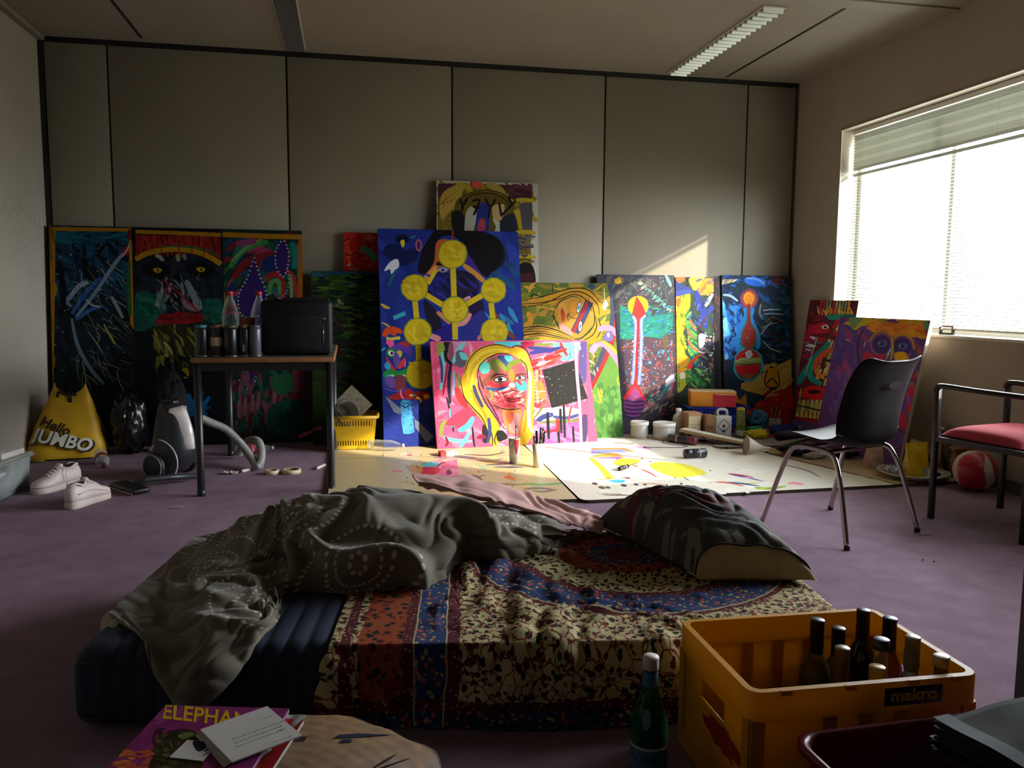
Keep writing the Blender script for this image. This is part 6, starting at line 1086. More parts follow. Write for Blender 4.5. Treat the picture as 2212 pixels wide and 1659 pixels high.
# ---- black rubbish bag behind the vacuum -----------------------------------------------------------------
def lump(name, label, cat, loc, rx, ry, rz, m, seed, amp=.12, fr=4., group=None, seg=48, flatz=0.):
    r = np.random.default_rng(seed); n = 30; vs = np.zeros((n, seg, 3))
    for i in range(n):
        th = PI*i/(n-1)
        for j in range(seg): a = 2*PI*j/seg; vs[i, j] = (math.sin(th)*math.cos(a), math.sin(th)*math.sin(a), -math.cos(th))
    x, y, z = vs[..., 0], vs[..., 1], vs[..., 2]; ph = r.uniform(0, 6, 6)
    f = vnoise(x*fr+10+ph[0], y*fr+z*fr*.7+20, seed)+.6*vnoise(x*fr*2.1+y*2+5, z*fr*2+y*fr+3, seed+1)
    cre = np.abs(np.sin(fr*1.6*(x+.7*y*np.sign(ph[1]-3)+.5*z)+2.5*f))-.6
    k = 1+amp*f+amp*.5*cre
    P = vs*k[..., None]*np.array([rx, ry, rz]); P[..., 2] += rz; P[..., 2] = np.maximum(P[..., 2], .002+flatz)
    P = np.concatenate([P, P[:, :1]], 1)
    o = MB().grid(P).build(name, m, None, loc); tag(o, label, cat, group); return o
lump('rubbish_bag', 'black plastic rubbish bag slumped between the yellow bag and the vacuum', 'bag', (-1.45, 5.86, 0), .13, .16, .20, mat('bin_liner', '#0d0d0f', .28, var=.1, bump=.5, bs=18), 51, .16, 4.5)
lump('dark_coat', 'black crumpled coat heaped behind the vacuum cleaner', 'coat', (-1.20, 5.88, 0), .105, .12, .29, mat('black_coat', '#0b0b0c', .9, bump=.4, bs=30), 53, .14, 4.)
# ---- storage box at the left edge ---------------------------------------------------------------------------
t = thing('storage_box', 'translucent plastic storage box with grey lid at the left edge', 'box', (-1.90, 4.72, 0), -.12)
o = MB(); wl = [(-.13, -.17), (.13, -.17), (.13, .17), (-.13, .17)]; wu = [(-.145, -.185), (.145, -.185), (.145, .185), (-.145, .185)]
o.loft([[(x, y, .004) for x, y in wl], [(x, y, .19) for x, y in wu]], True, False).add([(x, y, .004) for x, y in wl], [(3, 2, 1, 0)]); ob = o.build('tub', clear_mat('milky_plastic', '#b9c0bc', .38, .25), t); ob.modifiers.new('thick', 'SOLIDIFY').thickness = .002
MB().box(-.155, .155, -.195, .195, .19, .205, bev=.005).build('lid', mat('box_lid', '#8f9288', .5), t); MB().box(-.16, .16, -.2, .2, .182, .19, bev=.003).build('lid_rim', mat('box_lid', '#8f9288', .5), t)
MB().box(.01, .1, -.12, .1, .008, .11, bev=.01).build('red_contents', mat('red_contents', '#7a2f36', .6), t); MB().box(-.1, 0, -.14, .12, .008, .14, bev=.01).build('pale_contents', mat('pale_contents', '#9a968a', .7), t)
o = MB().box(-.14, .14, -.1, .1, 0, .03, bev=.003).build('flat_white_box', mat('white_card', '#c9c3ba', .7), None, (-1.90, 4.76, .206), (0, 0, -.2)); tag(o, 'flat white box lying on the storage box lid', 'box')
# ---- sneakers -----------------------------------------------------------------------------------------------------
M_SHOE = mat('white_leather', '#d6c6be', .5, var=.05, bump=.08, bs=90); M_SOLE = mat('white_sole', '#c9b9b0', .6, var=.05); M_INS = mat('collar_shade', '#1a1716', .9)
def sneaker(loc, rz, label):
    t = thing('sneaker', label, 'shoe', loc, rz, 'white sneakers'); L = .29
    def half(x):      # half width along the shoe, x from heel 0 to toe 1
        return float(np.interp(x, [0, .06, .2, .45, .7, .88, .97, 1], [.018, .034, .038, .038, .051, .047, .028, .006]))
    xs = [0, .02, .06, .12, .2, .3, .4, .5, .6, .7, .8, .88, .94, .98, 1.]
    def sec(x, kind):
        w = half(x); r = []
        if kind == 'sole': zt = .034+.004*math.cos(PI*x); prof_ = [(1.0, .0), (1.05, .006), (1.05, zt-.004), (1.0, zt)]
        else:
            top = float(np.interp(x, [0, .05, .12, .25, .33, .42, .55, .7, .85, .95, 1], [.095, .118, .124, .108, .106, .124, .110, .084, .070, .056, .04]))
            prof_ = [(.98, .034), (.99, .034+(top-.034)*.35), (.86, .034+(top-.034)*.75), (.5, .034+(top-.034)*.96)]
        for s in (1, -1):
            pp = prof_ if s > 0 else prof_[::-1]
            for a, z in pp: r.append((x*L, s*a*w, z))
        return r
    MB().loft([sec(x, 'sole') for x in xs]).build('sole', M_SOLE, t)
    # closed upper; a near-black disc paints the shade inside the collar
    u = MB(); u.loft([sec(x, 'up') for x in xs]); o = u.build('upper', M_SHOE, t)
    zt = lambda x: float(np.interp(x/L, [0, .05, .12, .25, .33, .42, .55], [.095, .118, .124, .108, .106, .124, .110]))
    rg = [(.064+.052*math.cos(a), .027*math.sin(a), zt(.064+.052*math.cos(a))+.003) for a in np.linspace(0, 2*PI, 24, endpoint=False)]
    MB().add([(x, y*.9, z+.0015) for x, y, z in rg], [tuple(range(24))]).build('collar_shade_disc', M_INS, o); MB().tube(rg+[rg[0]], .0055, 6).build('collar', M_SHOE, t)
    tg = MB(); tg.loft([[(.112, y, .112), (.114, y, .138), (.122, y, .141), (.145, y, .115)] for y in (-.018, 0, .018)], True); tg.build('tongue', M_SHOE, t)
    for k in range(5):
        x = .125+k*.019; z = .130-k*.0095; MB().tube([(x, -.028, z-.012), (x+.002, 0, z+.004), (x, .028, z-.012)], .0032, 5).build('lace', mat('shoe_lace', '#e0d6cc', .8), t)
    MB().tube(cr([(.12, .01, .125), (.11, .035, .118), (.125, .055, .09), (.12, .05, .06)], 5), .0024, 5).build('lace', mat('shoe_lace', '#e0d6cc', .8), t)
    sw = MB(); sw.tube([(.03+.2*q, -half(.1+.7*q)-.0005, .05+.014*math.sin(PI*q)+.022*(1-q)) for q in np.linspace(0, 1, 10)], .0035, 5); sw.build('side_stitching', M_SOLE, t)
p = atZ(140, 1104, 0); sneaker((p[0]+.01, p[1]+.02, 0), math.radians(68), 'white leather sneaker in front, its heel towards the viewer')
p = atZ(172, 1045, 0); sneaker((p[0], p[1]+.0, 0), math.radians(236), 'white leather sneaker behind the other, laces facing the viewer')
# ---- small things on the carpet ---------------------------------------------------------------------------------------
p = atZ(213, 998, 0); pet('plastic_bottle', 'clear plastic bottle with dark red cap lying beside the yellow bag', (p[0]-.01, p[1]+.07, .041), (PI/2+.1, 0, .35), cap='#5a1c18', lab='#7a2a2a', s=.95, group='empty drink bottles')
p = atZ(506, 985, 0); pet('plastic_bottle', 'red-labelled clear soda bottle lying under the table', (p[0], p[1]+.04, .037), (0, PI/2, .1), cap='#c8c4c0', lab='#a8202c', s=.80, pl='Cola', group='empty drink bottles')
p = atZ(800, 975, .018); pet('plastic_bottle', 'clear plastic bottle lying in front of the yellow basket', (p[0]-.01, p[1]+.04, .06), (0, PI/2, -.35), cap='#c8c4c0', s=.8, group='empty drink bottles')
def roll(u, v, R, label):
    p = atZ(u, v, 0); t = thing('tape_roll', label, 'tape', (p[0], p[1], .001), group='rolls of masking tape'); h = .024
    MB().lathe([(R*.72, 0), (R, .0), (R, h), (R*.72, h), (R*.72, 0)], 28, cap=False).build('tape', mat('masking_tape', '#cdbb98', .7), t); MB().lathe([(R*.66, .0), (R*.72, .0), (R*.72, h), (R*.66, h), (R*.66, 0)], 28, cap=False).build('core', mat('card_core', '#8a6a48', .8), t)
roll(588, 1024, .041, 'smaller roll of masking tape lying on the carpet'); roll(630, 1022, .056, 'larger open roll of masking tape lying on the carpet')
def marker(u0, v0, u1, v1, z, label, r=.009):
    a = atZ(u0, v0, z+r); b = atZ(u1, v1, z+r); L = float(np.linalg.norm(b-a)); t = thing('marker_pen', label, 'pen', (a[0], a[1], z+r), rot=(0, PI/2, math.atan2(b[1]-a[1], b[0]-a[0])))
    MB().lathe([(0, 0), (r*.8, 0), (r, .004), (r, L*.6)], 12).build('barrel', mat('pen_white', '#d8d2c8', .4), t); MB().lathe([(r*1.0, L*.6), (r*1.12, L*.61), (r*1.08, L*.97), (r*.8, L), (0, L)], 12).build('cap', mat('pen_cap', '#c4bdb2', .4), t)
marker(522, 1018, 567, 1008, 0, 'white marker pen lying beside the tape rolls'); marker(684, 1012, 702, 1004, 0, 'white marker pen lying by the right table leg')
def scrap(u, v, z, sx, sy, col, label, seed, name='paper_scrap', cat='paper', h=.012):
    p = atZ(u, v, z); r = np.random.default_rng(seed); n = 14; U, V = np.meshgrid(np.linspace(-1, 1, n), np.linspace(-1, 1, n), indexing='ij')
    Zz = .002+h*np.abs(vnoise(U*2.2+9, V*2.2+9, seed))+h*.4*np.abs(np.sin(3*U+2*V)); P = np.stack([U*sx+.15*sx*vnoise(U*2, V*2, seed+1), V*sy+.2*sy*vnoise(U*2, V*2, seed+2), Zz], 2)
    o = MB().grid(P).build(name, mat('scrap_'+col.strip('#'), col, .7), None, (p[0], p[1], z+.001), (0, 0, r.uniform(-.5, .5))); o.modifiers.new('thick', 'SOLIDIFY').thickness = .0008; tag(o, label, cat); return o
scrap(497, 1024, 0, .045, .02, '#d0c8bc', 'crumpled white paper tissue on the carpet by the tape', 61); scrap(381, 1098, 0, .032, .006, '#b8b0a4', 'thin paper strip on the carpet in front of the table leg', 62, h=.004)
scrap(62, 1000, 0, .09, .03, '#a8901c', 'yellow paper scrap on the carpet below the shopping bag', 63); scrap(40, 1005, 0, .04, .02, '#b0a020', 'small yellow scrap beside the storage box', 64)
a = atZ(656, 932, .09); o = MB().box(0, .17, -.003, .003, -.012, .012).build('ruler', mat('red_ruler', '#a83a40', .5, var=.5, vs=60), None, (-.44, 6.02, .16), (0, -.42, 0)); o.location = (-.36, 6.0, .06); o.rotation_euler = (0, -.40, 0); tag(o, 'short red printed strip leaning low by the back wall', 'strip')
# ---- yellow shopping basket with junk -----------------------------------------------------------------------------------
def basket(name, label, loc, rz, W, D, H, m, tap=.82, slots=True):
    t = thing(name, label, 'basket', loc, rz)
    def q(f): return [(-W/2*f, -D/2*f), (W/2*f, -D/2*f), (W/2*f, D/2*f), (-W/2*f, D/2*f)]
    lo, hi = q(tap), q(1.)
    MB().box(-W/2*tap, W/2*tap, -D/2*tap, D/2*tap, .004, .01).build('floor_plate', m, t)
    # four walls made of bars with slots near top and bottom
    for k in range(4):
        a0, a1 = np.array(lo[k]), np.array(lo[(k+1) % 4]); b0, b1 = np.array(hi[k]), np.array(hi[(k+1) % 4]); nrm = np.array([(a1-a0)[1], -(a1-a0)[0]]); nrm = nrm/np.linalg.norm(nrm)
        def P(s, z): f = z/H; e = (a0*(1-s)+a1*s)*(1-f)+(b0*(1-s)+b1*s)*f; return e
        mb_ = MB()
        def slab(s0, s1, z0, z1):
            v = []
            for d_ in (0, -.003):
                for s, z in ((s0, z0), (s1, z0), (s1, z1), (s0, z1)): e = P(s, z)+nrm*d_; v.append((e[0], e[1], z))
            mb_.add(v, [(0, 1, 2, 3), (7, 6, 5, 4), (0, 4, 5, 1), (1, 5, 6, 2), (2, 6, 7, 3), (3, 7, 4, 0)], None, False)
        n = 14
        slab(0, 1, .004, .12*H); slab(0, 1, .27*H, .70*H); slab(0, 1, .86*H, H); slab(0, .08, .12*H, .27*H); slab(.92, 1, .12*H, .27*H); slab(0, .08, .7*H, .86*H); slab(.92, 1, .7*H, .86*H)
        for j in range(n):
            s = .08+.84*(j+.5)/n; slab(s-.018, s+.018, .12*H, .27*H); slab(s-.018, s+.018, .70*H, .86*H)
        mb_.build('side', m, t)
    rm = MB(); R = [(x*1.04, y*1.04) for x, y in hi]
    for k in range(4): a, b = R[k], R[(k+1) % 4]; rm.tube([(a[0], a[1], H-.008), (b[0], b[1], H-.008)], .011, 8)
    rm.build('rim', m, t); return t
M_YEL = mat('yellow_plastic', '#c9a01c', .35, var=.06)
p = atZ(762, 975, .018); basket('shopping_basket', 'yellow plastic shopping basket with slotted sides by the blue painting', (p[0]+.01, p[1]+.175, .018), -.05, .32, .26, .235, M_YEL, .86)
t = thing('plastic_jar', 'clear plastic bucket lying on its side inside the yellow basket', 'bucket', (p[0]-.07, p[1]+.14, .25), rot=(1.25, .2, .5)); o = MB().lathe([(.075, -.08), (.085, .08), (.09, .085), (.083, .08), (.072, -.076)], 24, cap=False).build('body', clear_mat('smoky_plastic', '#8a8280', .22, .1), t); MB().lathe([(.088, .078), (.094, .083), (.088, .088)], 24, cap=False).build('rim', clear_mat('smoky_plastic', '#8a8280', .22, .1), t); MB().lathe([(0, -.08), (.075, -.08)], 24).build('base', clear_mat('smoky_plastic', '#8a8280', .22, .1), t)
o = MB().box(-.10, .10, -.002, .002, -.10, .10); o.xform(Matrix.Rotation(PI/4, 4, 'Y')); q = o.build('carton_piece', mat('printed_card', '#6a624e', .8, var=.35, vs=40), None, (p[0]+.0, p[1]+.20, .31), (-.2, 0, 0)); tag(q, 'square of printed cardboard standing on its corner in the basket', 'cardboard')
# ================================================================ right side: clutter on the boards, chairs
def cup(name, label, u, v, z, r, h, m, tools, group=None):
    p = atZ(u, v, z); t = thing(name, label, 'cup', (p[0], p[1], z), group=group)
    MB().lathe([(0, 0), (r*.75, 0), (r, h), (r*.93, h), (r*.7, .004), (0, .004)], 22).build('body', m, t)
    MB().lathe([(r, h-.004), (r*1.05, h), (r, h+.004), (r*.93, h)], 22, cap=False).build('rim', m, t)
    for k, (dx, dy, L, kind, c_) in enumerate(tools):
        q = thing('paint_brush' if kind == 'b' else 'pen', '', '', (p[0], p[1], z+.006)); b0 = (dx*.4*r, dy*.4*r, 0); b1 = (dx*.8*r+dx*.02, dy*.8*r+dy*.02, L)
        MB().tube([b0, b1], .0035 if kind == 'b' else .0065, 8).build('handle', mat('tool_'+c_.strip('#'), c_, .5), q)
        if kind == 'b':
            e = np.array(b1); d_ = (np.array(b1)-np.array(b0)); d_ = d_/np.linalg.norm(d_); MB().tube([tuple(e), tuple(e+d_*.02)], .0045, 8).build('ferrule', mat('ferrule', '#a8a49a', .3, 1.), q); MB().tube([tuple(e+d_*.02), tuple(e+d_*.03), tuple(e+d_*.045)], [.0045, .006, .001], 8).build('bristles', mat('bristles', '#2a211a', .9), q)
        else: e = np.array(b1); MB().tube([tuple(np.array(b0)*.3+e*.7), b1], .0078, 8).build('cap', mat('pen_black', '#101010', .4), q)
        what = ('paint brush', 'brush') if kind == 'b' else ('pen', 'pen'); nth = ('first', 'second', 'third', 'fourth', 'fifth', 'sixth')[k]
        short = 'left cup' if 'the left one' in label else ('right cup' if 'the right one' in label else 'white pot')
        tag(q, '%s %s standing in the %s, %s from the left' % ({'#101010': 'black', '#1a1a1a': 'black', '#8a6a3a': 'wooden', '#7a8a3a': 'green', '#2a3a2a': 'dark green', '#b8a878': 'pale wooden', '#3a2a20': 'dark brown'}[c_], what[0], short+(' by the portrait' if 'cup' in short else ''), nth), what[1])
    return t
M_CUP = mat('cup_white', '#d8cfc0', .5, var=.12, vs=40)
t = cup('plastic_cup', 'paint-smeared white cup before the pink portrait, the left one', 1110, 1000, .018, .036, .16*1., M_CUP, [(.2, -.2, .20, 'b', '#3a2a20')], 'cups of brushes')
q = MB(); q.loft([[(.0368*(.75+.25*z/.16)*math.sin(a), -.0368*(.75+.25*z/.16)*math.cos(a), z) for a in np.linspace(a0, a1, 6)] for z, a0, a1 in ((.06, .25, .5), (.09, .0, .7), (.13, -.2, .9), (.155, -.3, 1.))], False, False).build('paint_drip', mat('drip_red', '#b02a3a', .4), t)
cup('plastic_cup', 'white cup crowded with black pens before the pink portrait, the right one', 1163, 1009, .018, .040, .15, M_CUP, [(-.6, -.2, .19, 'p', '#101010'), (-.2, .3, .22, 'p', '#1a1a1a'), (.2, -.3, .245, 'p', '#101010'), (.5, .1, .20, 'b', '#3a2a20'), (.8, .2, .215, 'p', '#1a1a1a')], 'cups of brushes')
p = atZ(968, 984, .018); t = thing('small_box', 'small open white carton at the corner of the pink portrait', 'box', (p[0], p[1]+.01, .018), .15); MB().box(-.055, .055, -.035, .035, 0, .028, bev=.002).build('body', mat('white_card', '#c9c3ba', .7), t); MB().box(-.058, -.02, -.037, .037, .0, .029).build('red_end', mat('red_card', '#b02a2a', .6), t)
# ---- tubs, bottle, panel, lying cans ----------------------------------------------------------------
def tub(loc, r, h, label):
    t = thing('paint_tub', label, 'tub', loc, group='white paint tubs')
    MB().lathe([(r*.93, 0), (r, .006), (r, h*.45), (r*.97, h*.5), (r*.97, h*.86), (r*.9, h*.9), (r*.9, h*.94), (0, h*.94)], 28).build('body', mat('tub_grey', '#b9b6ae', .35, var=.1), t)
    MB().lathe([(r*1.0, h*.8), (r*1.02, h*.82), (r*1.02, h), (r*.96, h*1.02), (r*.9, h*.99), (0, h*.99)], 28).build('lid', mat('tub_lid', '#e6e2d8', .4, var=.03), t); MB().lathe([(r*1.004, h*.1), (r*1.004, h*.16)], 28, cap=False).build('label_band', mat('tub_band', '#a8865a', .5), t)
tub((2.145, 5.80, .018), .068, .125, 'white-lidded paint tub half hidden by the olive painting'); tub((2.31, 5.72, .018), .084, .125, 'wide white-lidded paint tub standing in the sunlight')
t = thing('plastic_bottle', 'plain white plastic bottle with white screw cap beside the cartons', 'bottle', (2.455, 5.80, .034))
MB().lathe([(.034, 0), (.042, .004), (.043, .01), (.043, .125), (.036, .15), (.019, .165), (.019, .178)], 22).build('body', mat('hdpe_white', '#e8e4da', .4, var=.03), t); MB().lathe([(.022, .176), (.022, .2), (.02, .203), (0, .203)], 20).build('cap', mat('hdpe_white', '#e8e4da', .4), t)
def lying_can(name, label, a, b, r, body, endc, z):
    a = np.array(a); b = np.array(b); L = float(np.linalg.norm(b-a)); t = thing(name, label, 'can', (a[0], a[1], z+r), rot=(0, PI/2, math.atan2(b[1]-a[1], b[0]-a[0])), group='spray cans lying on the boards')
    MB().lathe([(r*.85, 0), (r, .004), (r, L*.68), (r*.94, L*.7)], 20).build('body', mat('can_'+body.strip('#'), body, .35), t); MB().lathe([(r*.96, L*.7), (r, L*.71), (r*.98, L*.97), (r*.8, L), (0, L)], 20).build('cap', mat('cap_'+endc.strip('#'), endc, .4), t); MB().lathe([(r*1.02, L*.3), (r*1.02, L*.36)], 20, cap=False).build('label_band', mat('pale_print', '#9a9a98', .6), t); return t
pa, pb = atZ(1528, 990, .018), atZ(1482, 992, .018); t = lying_can('spray_can', 'black spray can lying alone on the white board', pa[:2]+[0, .03], pb[:2]+[0, .03], .031, '#1c1e1e', '#161616', .018)
lying_can('spray_can', 'dark can with dull red end lying beside the white panel', (2.30, 5.60), (2.44, 5.42), .03, '#2c2a2a', '#6a2f38', .018)
p = atZ(1352, 1016, .018); lying_can('spray_can', 'small black marker bottle lying on the front of the white board', p[:2]+[.03, .05], p[:2]+[-.05, -.02], .014, '#1a1a1a', '#101010', .018)
MB().tube(cr([tuple(atZ(1338, 1020, .020)), tuple(atZ(1328, 1012, .026)), tuple(atZ(1320, 1009, .020))], 6), .002, 5)
def slab(name, label, cat, c, ex, ey, ez, m, **k):
    c, ex, ey, ez = map(np.array, (c, ex, ey, ez)); vs = [tuple(c+sx*ex/2+sy*ey/2+sz*ez/2) for sz in (-1, 1) for sy in (-1, 1) for sx in (-1, 1)]
    mb_ = MB(); mb_.add(vs, [(0, 2, 3, 1), (4, 5, 7, 6), (0, 1, 5, 4), (2, 6, 7, 3), (0, 4, 6, 2), (1, 3, 7, 5)], None, False); return tag(mb_.build(name, m), label, cat, **k)
t = thing('wooden_tray', 'white wooden panel box lying tilted across a can, underside dark', 'panel', (2.60, 5.465, .075), rot=(-.10, .13, -.62))
MB().box(-.24, .24, -.085, .085, .004, .012, bev=.002).build('face', mat('gesso_white', '#e2dccb', .6), t)
for s in (-1, 1): MB().box(-.24, .24, s*.085-.008, s*.085+.008, -.012, .004).build('batten', mat('batten_wood', '#a0825a', .7), t); MB().box(s*.24-.008, s*.24+.008, -.085, .085, -.012, .004).build('batten', mat('batten_wood', '#a0825a', .7), t)
t = thing('cable', 'thin black cable curling on the board before the paint tubs', 'cable', (0, 0, .0205)); MB().tube(cr([(2.05, 5.40, 0), (2.16, 5.38, 0), (2.27, 5.36, 0), (2.36, 5.40, 0), (2.28, 5.48, 0), (2.24, 5.56, .0), (2.27, 5.62, .0)], 8), .0025, 6).build('wire', M_BLK, t); MB().tube([(2.05, 5.40, 0), (2.03, 5.405, 0)], .005, 6).build('plug', M_BLK, t)
# ---- blue basket, shoebox, cartons, jerrycan ------------------------------------------------------------
M_BLUE = mat('blue_plastic', '#1d2f9a', .35, var=.06)
basket('shopping_basket', 'blue plastic shopping basket behind the cartons with a shoebox on top', (2.80, 5.885, .034), .0, .45, .165, .205, M_BLUE, .9)
t = thing('shoebox', 'orange and red cardboard shoebox with tan lid on the blue basket', 'box', (2.76, 5.885, .242), -.28)
MB().box(-.17, .17, -.085, .085, .0, .115, bev=.002).build('body', mat('shoebox_orange', '#d08414', .6, var=.06), t); MB().box(.0, .172, -.088, -.084, .0, .100).build('red_side', mat('shoebox_red', '#c4243a', .6), t)
MB().box(-.174, .174, -.09, .09, .112, .119, bev=.001).build('lid', mat('shoebox_lid', '#c9a87c', .6), t); o = MB().prism([(.01, -.095), (.175, -.095), (.165, -.12), (.03, -.115)], .095, .098).build('flap', mat('shoebox_lid', '#c9a87c', .6), t)
t = thing('carton', 'tan cardboard carton with a pale printed label, left of the jerrycan', 'box', (2.525, 5.72, .034), .05)
MB().box(-.055, .055, -.06, .06, 0, .185, bev=.002).build('body', mat('cardboard', '#a8805a', .8, var=.1), t); lb = MB().box(-.05, .045, -.063, -.0602, .04, .16).build('paper_label', mat('label_cream', '#cdbd9a', .8), t)
for k in range(2): wall_text(MB(), ('geconcentreerd', 'reiniger')[k], .015, -.044+k*.012, .095-k*.02, -.0634).build('lettering', mat('ink_dark', '#3a3226', .7), lb)
t = thing('carton', 'brown cardboard carton printed 94, against the jerrycan', 'box', (2.632, 5.66, .034), -.05); MB().box(-.035, .035, -.05, .05, 0, .17, bev=.002).build('body', mat('cardboard_brown', '#8a6444', .8, var=.1), t); wall_text(MB(), '94', .055, -.03, .06, -.0512).build('lettering', mat('ink_dark', '#3a3226', .7), t)
t = thing('jerrycan', 'white jerrycan with a black hazard diamond and grey cap', 'jerrycan', (2.735, 5.645, .034), -.06)
MB().box(-.065, .065, -.045, .045, 0, .165, bev=.012).build('body', mat('jerry_white', '#c8c4bc', .45, var=.05), t); q = MB(); q.tube(cr([(-.03, 0, .16), (-.035, 0, .20), (0, 0, .212), (.035, 0, .20), (.04, 0, .16)], 6), .011, 8).build('handle', mat('jerry_white', '#c8c4bc', .45), t); MB().lathe([(.018, .16), (.018, .185), (0, .187)], 16, -.035, .02).build('cap', mat('cap_grey', '#8a8680', .5), t)
q = MB(); D = [(0, -.052), (.05, 0), (0, .052), (-.05, 0)]
for k in range(4): a, b = np.array(D[k]), np.array(D[(k+1) % 4]); n_ = np.array([b[1]-a[1], a[0]-b[0]]); n_ = n_/np.linalg.norm(n_)*.0022; q.add([(a[0]+n_[0], -.0462, .092+a[1]+n_[1]), (b[0]+n_[0], -.0462, .092+b[1]+n_[1]), (b[0]-n_[0], -.0462, .092+b[1]-n_[1]), (a[0]-n_[0], -.0462, .092+a[1]-n_[1])], [(0, 1, 2, 3)], None, False)
q.add([(.011*math.cos(a), -.0462, .092+.011*math.sin(a)) for a in np.linspace(0, 2*PI, 12, endpoint=False)], [tuple(range(12))], None, False); q.add([(-.024, -.0462, .06), (.024, -.0462, .06), (0, -.0462, .04)], [(0, 1, 2)], None, False); q.build('hazard_mark', mat('ink_black', '#18181a', .6), t)
wall_text(MB(), '94', .03, -.055, .012, -.0462).build('lettering', mat('ink_black', '#18181a', .6), t)
t = thing('spray_can', 'upright green and yellow patterned can beside the jerrycan', 'can', (2.865, 5.60, .034)); MB().lathe([(.031, 0), (.034, .005), (.034, .195), (.030, .208), (.026, .21)], 20).build('body', mat('can_green', '#5a6428', .4, var=.7, vs=30), t); MB().lathe([(.028, .206), (.032, .209), (.031, .222), (.02, .228), (0, .229)], 18).build('cap', mat('cap_mustard', '#b09a34', .5), t); MB().lathe([(.0345, .02), (.0345, .06)], 20, cap=False).build('label_band', mat('pale_band', '#b8b8a8', .5), t)
q = MB(); q.tube([(.018*math.cos(a), -.0345-.0002, .125+.018*math.sin(a)) for a in np.linspace(0, 2*PI, 18)], .0018, 5).build('emblem', mat('pale_print', '#9a9a98', .6), t)
# ---- soft things ---------------------------------------------------------------------------------------------
lump('plastic_bag', 'crumpled teal plastic bag against the blue basket', 'bag', (3.125, 5.83, .034), .075, .08, .085, mat('teal_film', '#1f6a86', .25, var=.3, vs=14, bump=.6, bs=30), 71, .22, 5.)
lump('cloth', 'green cloth crumpled below the teal bag', 'cloth', (3.02, 5.68, .034), .085, .06, .035, mat('cloth_green', '#1f8a5a', .85), 72, .22, 4.)
lump('cloth', 'red cloth bunched behind the yellow one', 'cloth', (2.925, 5.73, .034), .045, .04, .04, mat('cloth_red', '#b82430', .85), 73, .2, 4.)
lump('cloth', 'bright yellow cloth crumpled at the front of the clutter', 'cloth', (2.975, 5.555, .034), .085, .05, .034, mat('cloth_yellow', '#e0cc2a', .85), 74, .25, 4.)
cup('pot', 'white pot of brushes by the fox-shape painting', 1634, 918, .034, .05, .085, mat('cup_white', '#d8cfc0', .5), [(-.5, 0, .15, 'b', '#8a6a3a'), (-.1, -.3, .13, 'b', '#7a8a3a'), (.3, .2, .16, 'b', '#2a3a2a'), (.6, -.2, .14, 'b', '#b8a878')]).location = (3.30, 5.88, .034)
for o_ in [o_ for o_ in bpy.data.objects if o_.parent is None and 'in the white pot' in str(o_.get('label', ''))]: o_.location = (3.30, 5.88, .041)
o = MB().box(-.17, .17, -.1, .1, 0, .006, bev=.001).build('red_board', mat('red_gloss', '#b01c28', .35), None, (3.22, 5.64, .0345), (0, 0, -.25)); tag(o, 'flat red panel lying under the blue bottle', 'panel')
o_ = pet('plastic_bottle', 'blue-tinted plastic bottle lying on the red panel', (3.13, 5.62, .083), (0, PI/2, .25), cap='#c8c8d0', s=.92, m=clear_mat('blue_plastic_clear', '#2a4a9a', .3), group='empty drink bottles')
scrap(1692, 912, .034, .07, .04, '#b8b2a0', 'crumpled off-white paper beside the mask painting', 81, h=.04).location = (3.345, 5.74, .035)
# ---- funnel, dark clothes -----------------------------------------------------------------------------------------
p = atZ(1622, 985, .018); t = thing('funnel', 'white plastic funnel lying on its side on the white board', 'funnel', (p[0], p[1]+.07, .018+.058), rot=(0, PI/2+.12, -.12))
MB().lathe([(.062, 0), (.064, .003), (.018, .105), (.012, .112), (.009, .175), (.007, .175), (.010, .112), (.015, .104), (.058, .004)], 28, cap=False).build('cone', mat('funnel_white', '#d2c6b8', .45, var=.05), t); MB().lathe([(.063, -.002), (.067, .001), (.063, .004)], 28, cap=False).build('rim', mat('funnel_white', '#d2c6b8', .45), t); MB().box(.012, .03, -.004, .004, .104, .116, bev=.001).build('tab', mat('funnel_white', '#d2c6b8', .45), t)
lump('garment', 'dark navy garment crumpled on the boards behind the black chair', 'clothing', (3.0, 4.98, .019), .15, .09, .038, mat('navy_cloth', '#171a24', .9, bump=.3, bs=60), 75, .25, 4.)
lump('garment', 'black garment lying furthest right behind the black chair', 'clothing', (3.24, 4.83, .019), .085, .055, .03, mat('black_cloth', '#0c0b0b', .9), 76, .2, 4.)
lump('garment', 'small white cloth crumpled against the dark garments', 'clothing', (3.02, 4.845, .019), .075, .03, .02, mat('cloth_white', '#b8b0a4', .85), 77, .3, 4.)
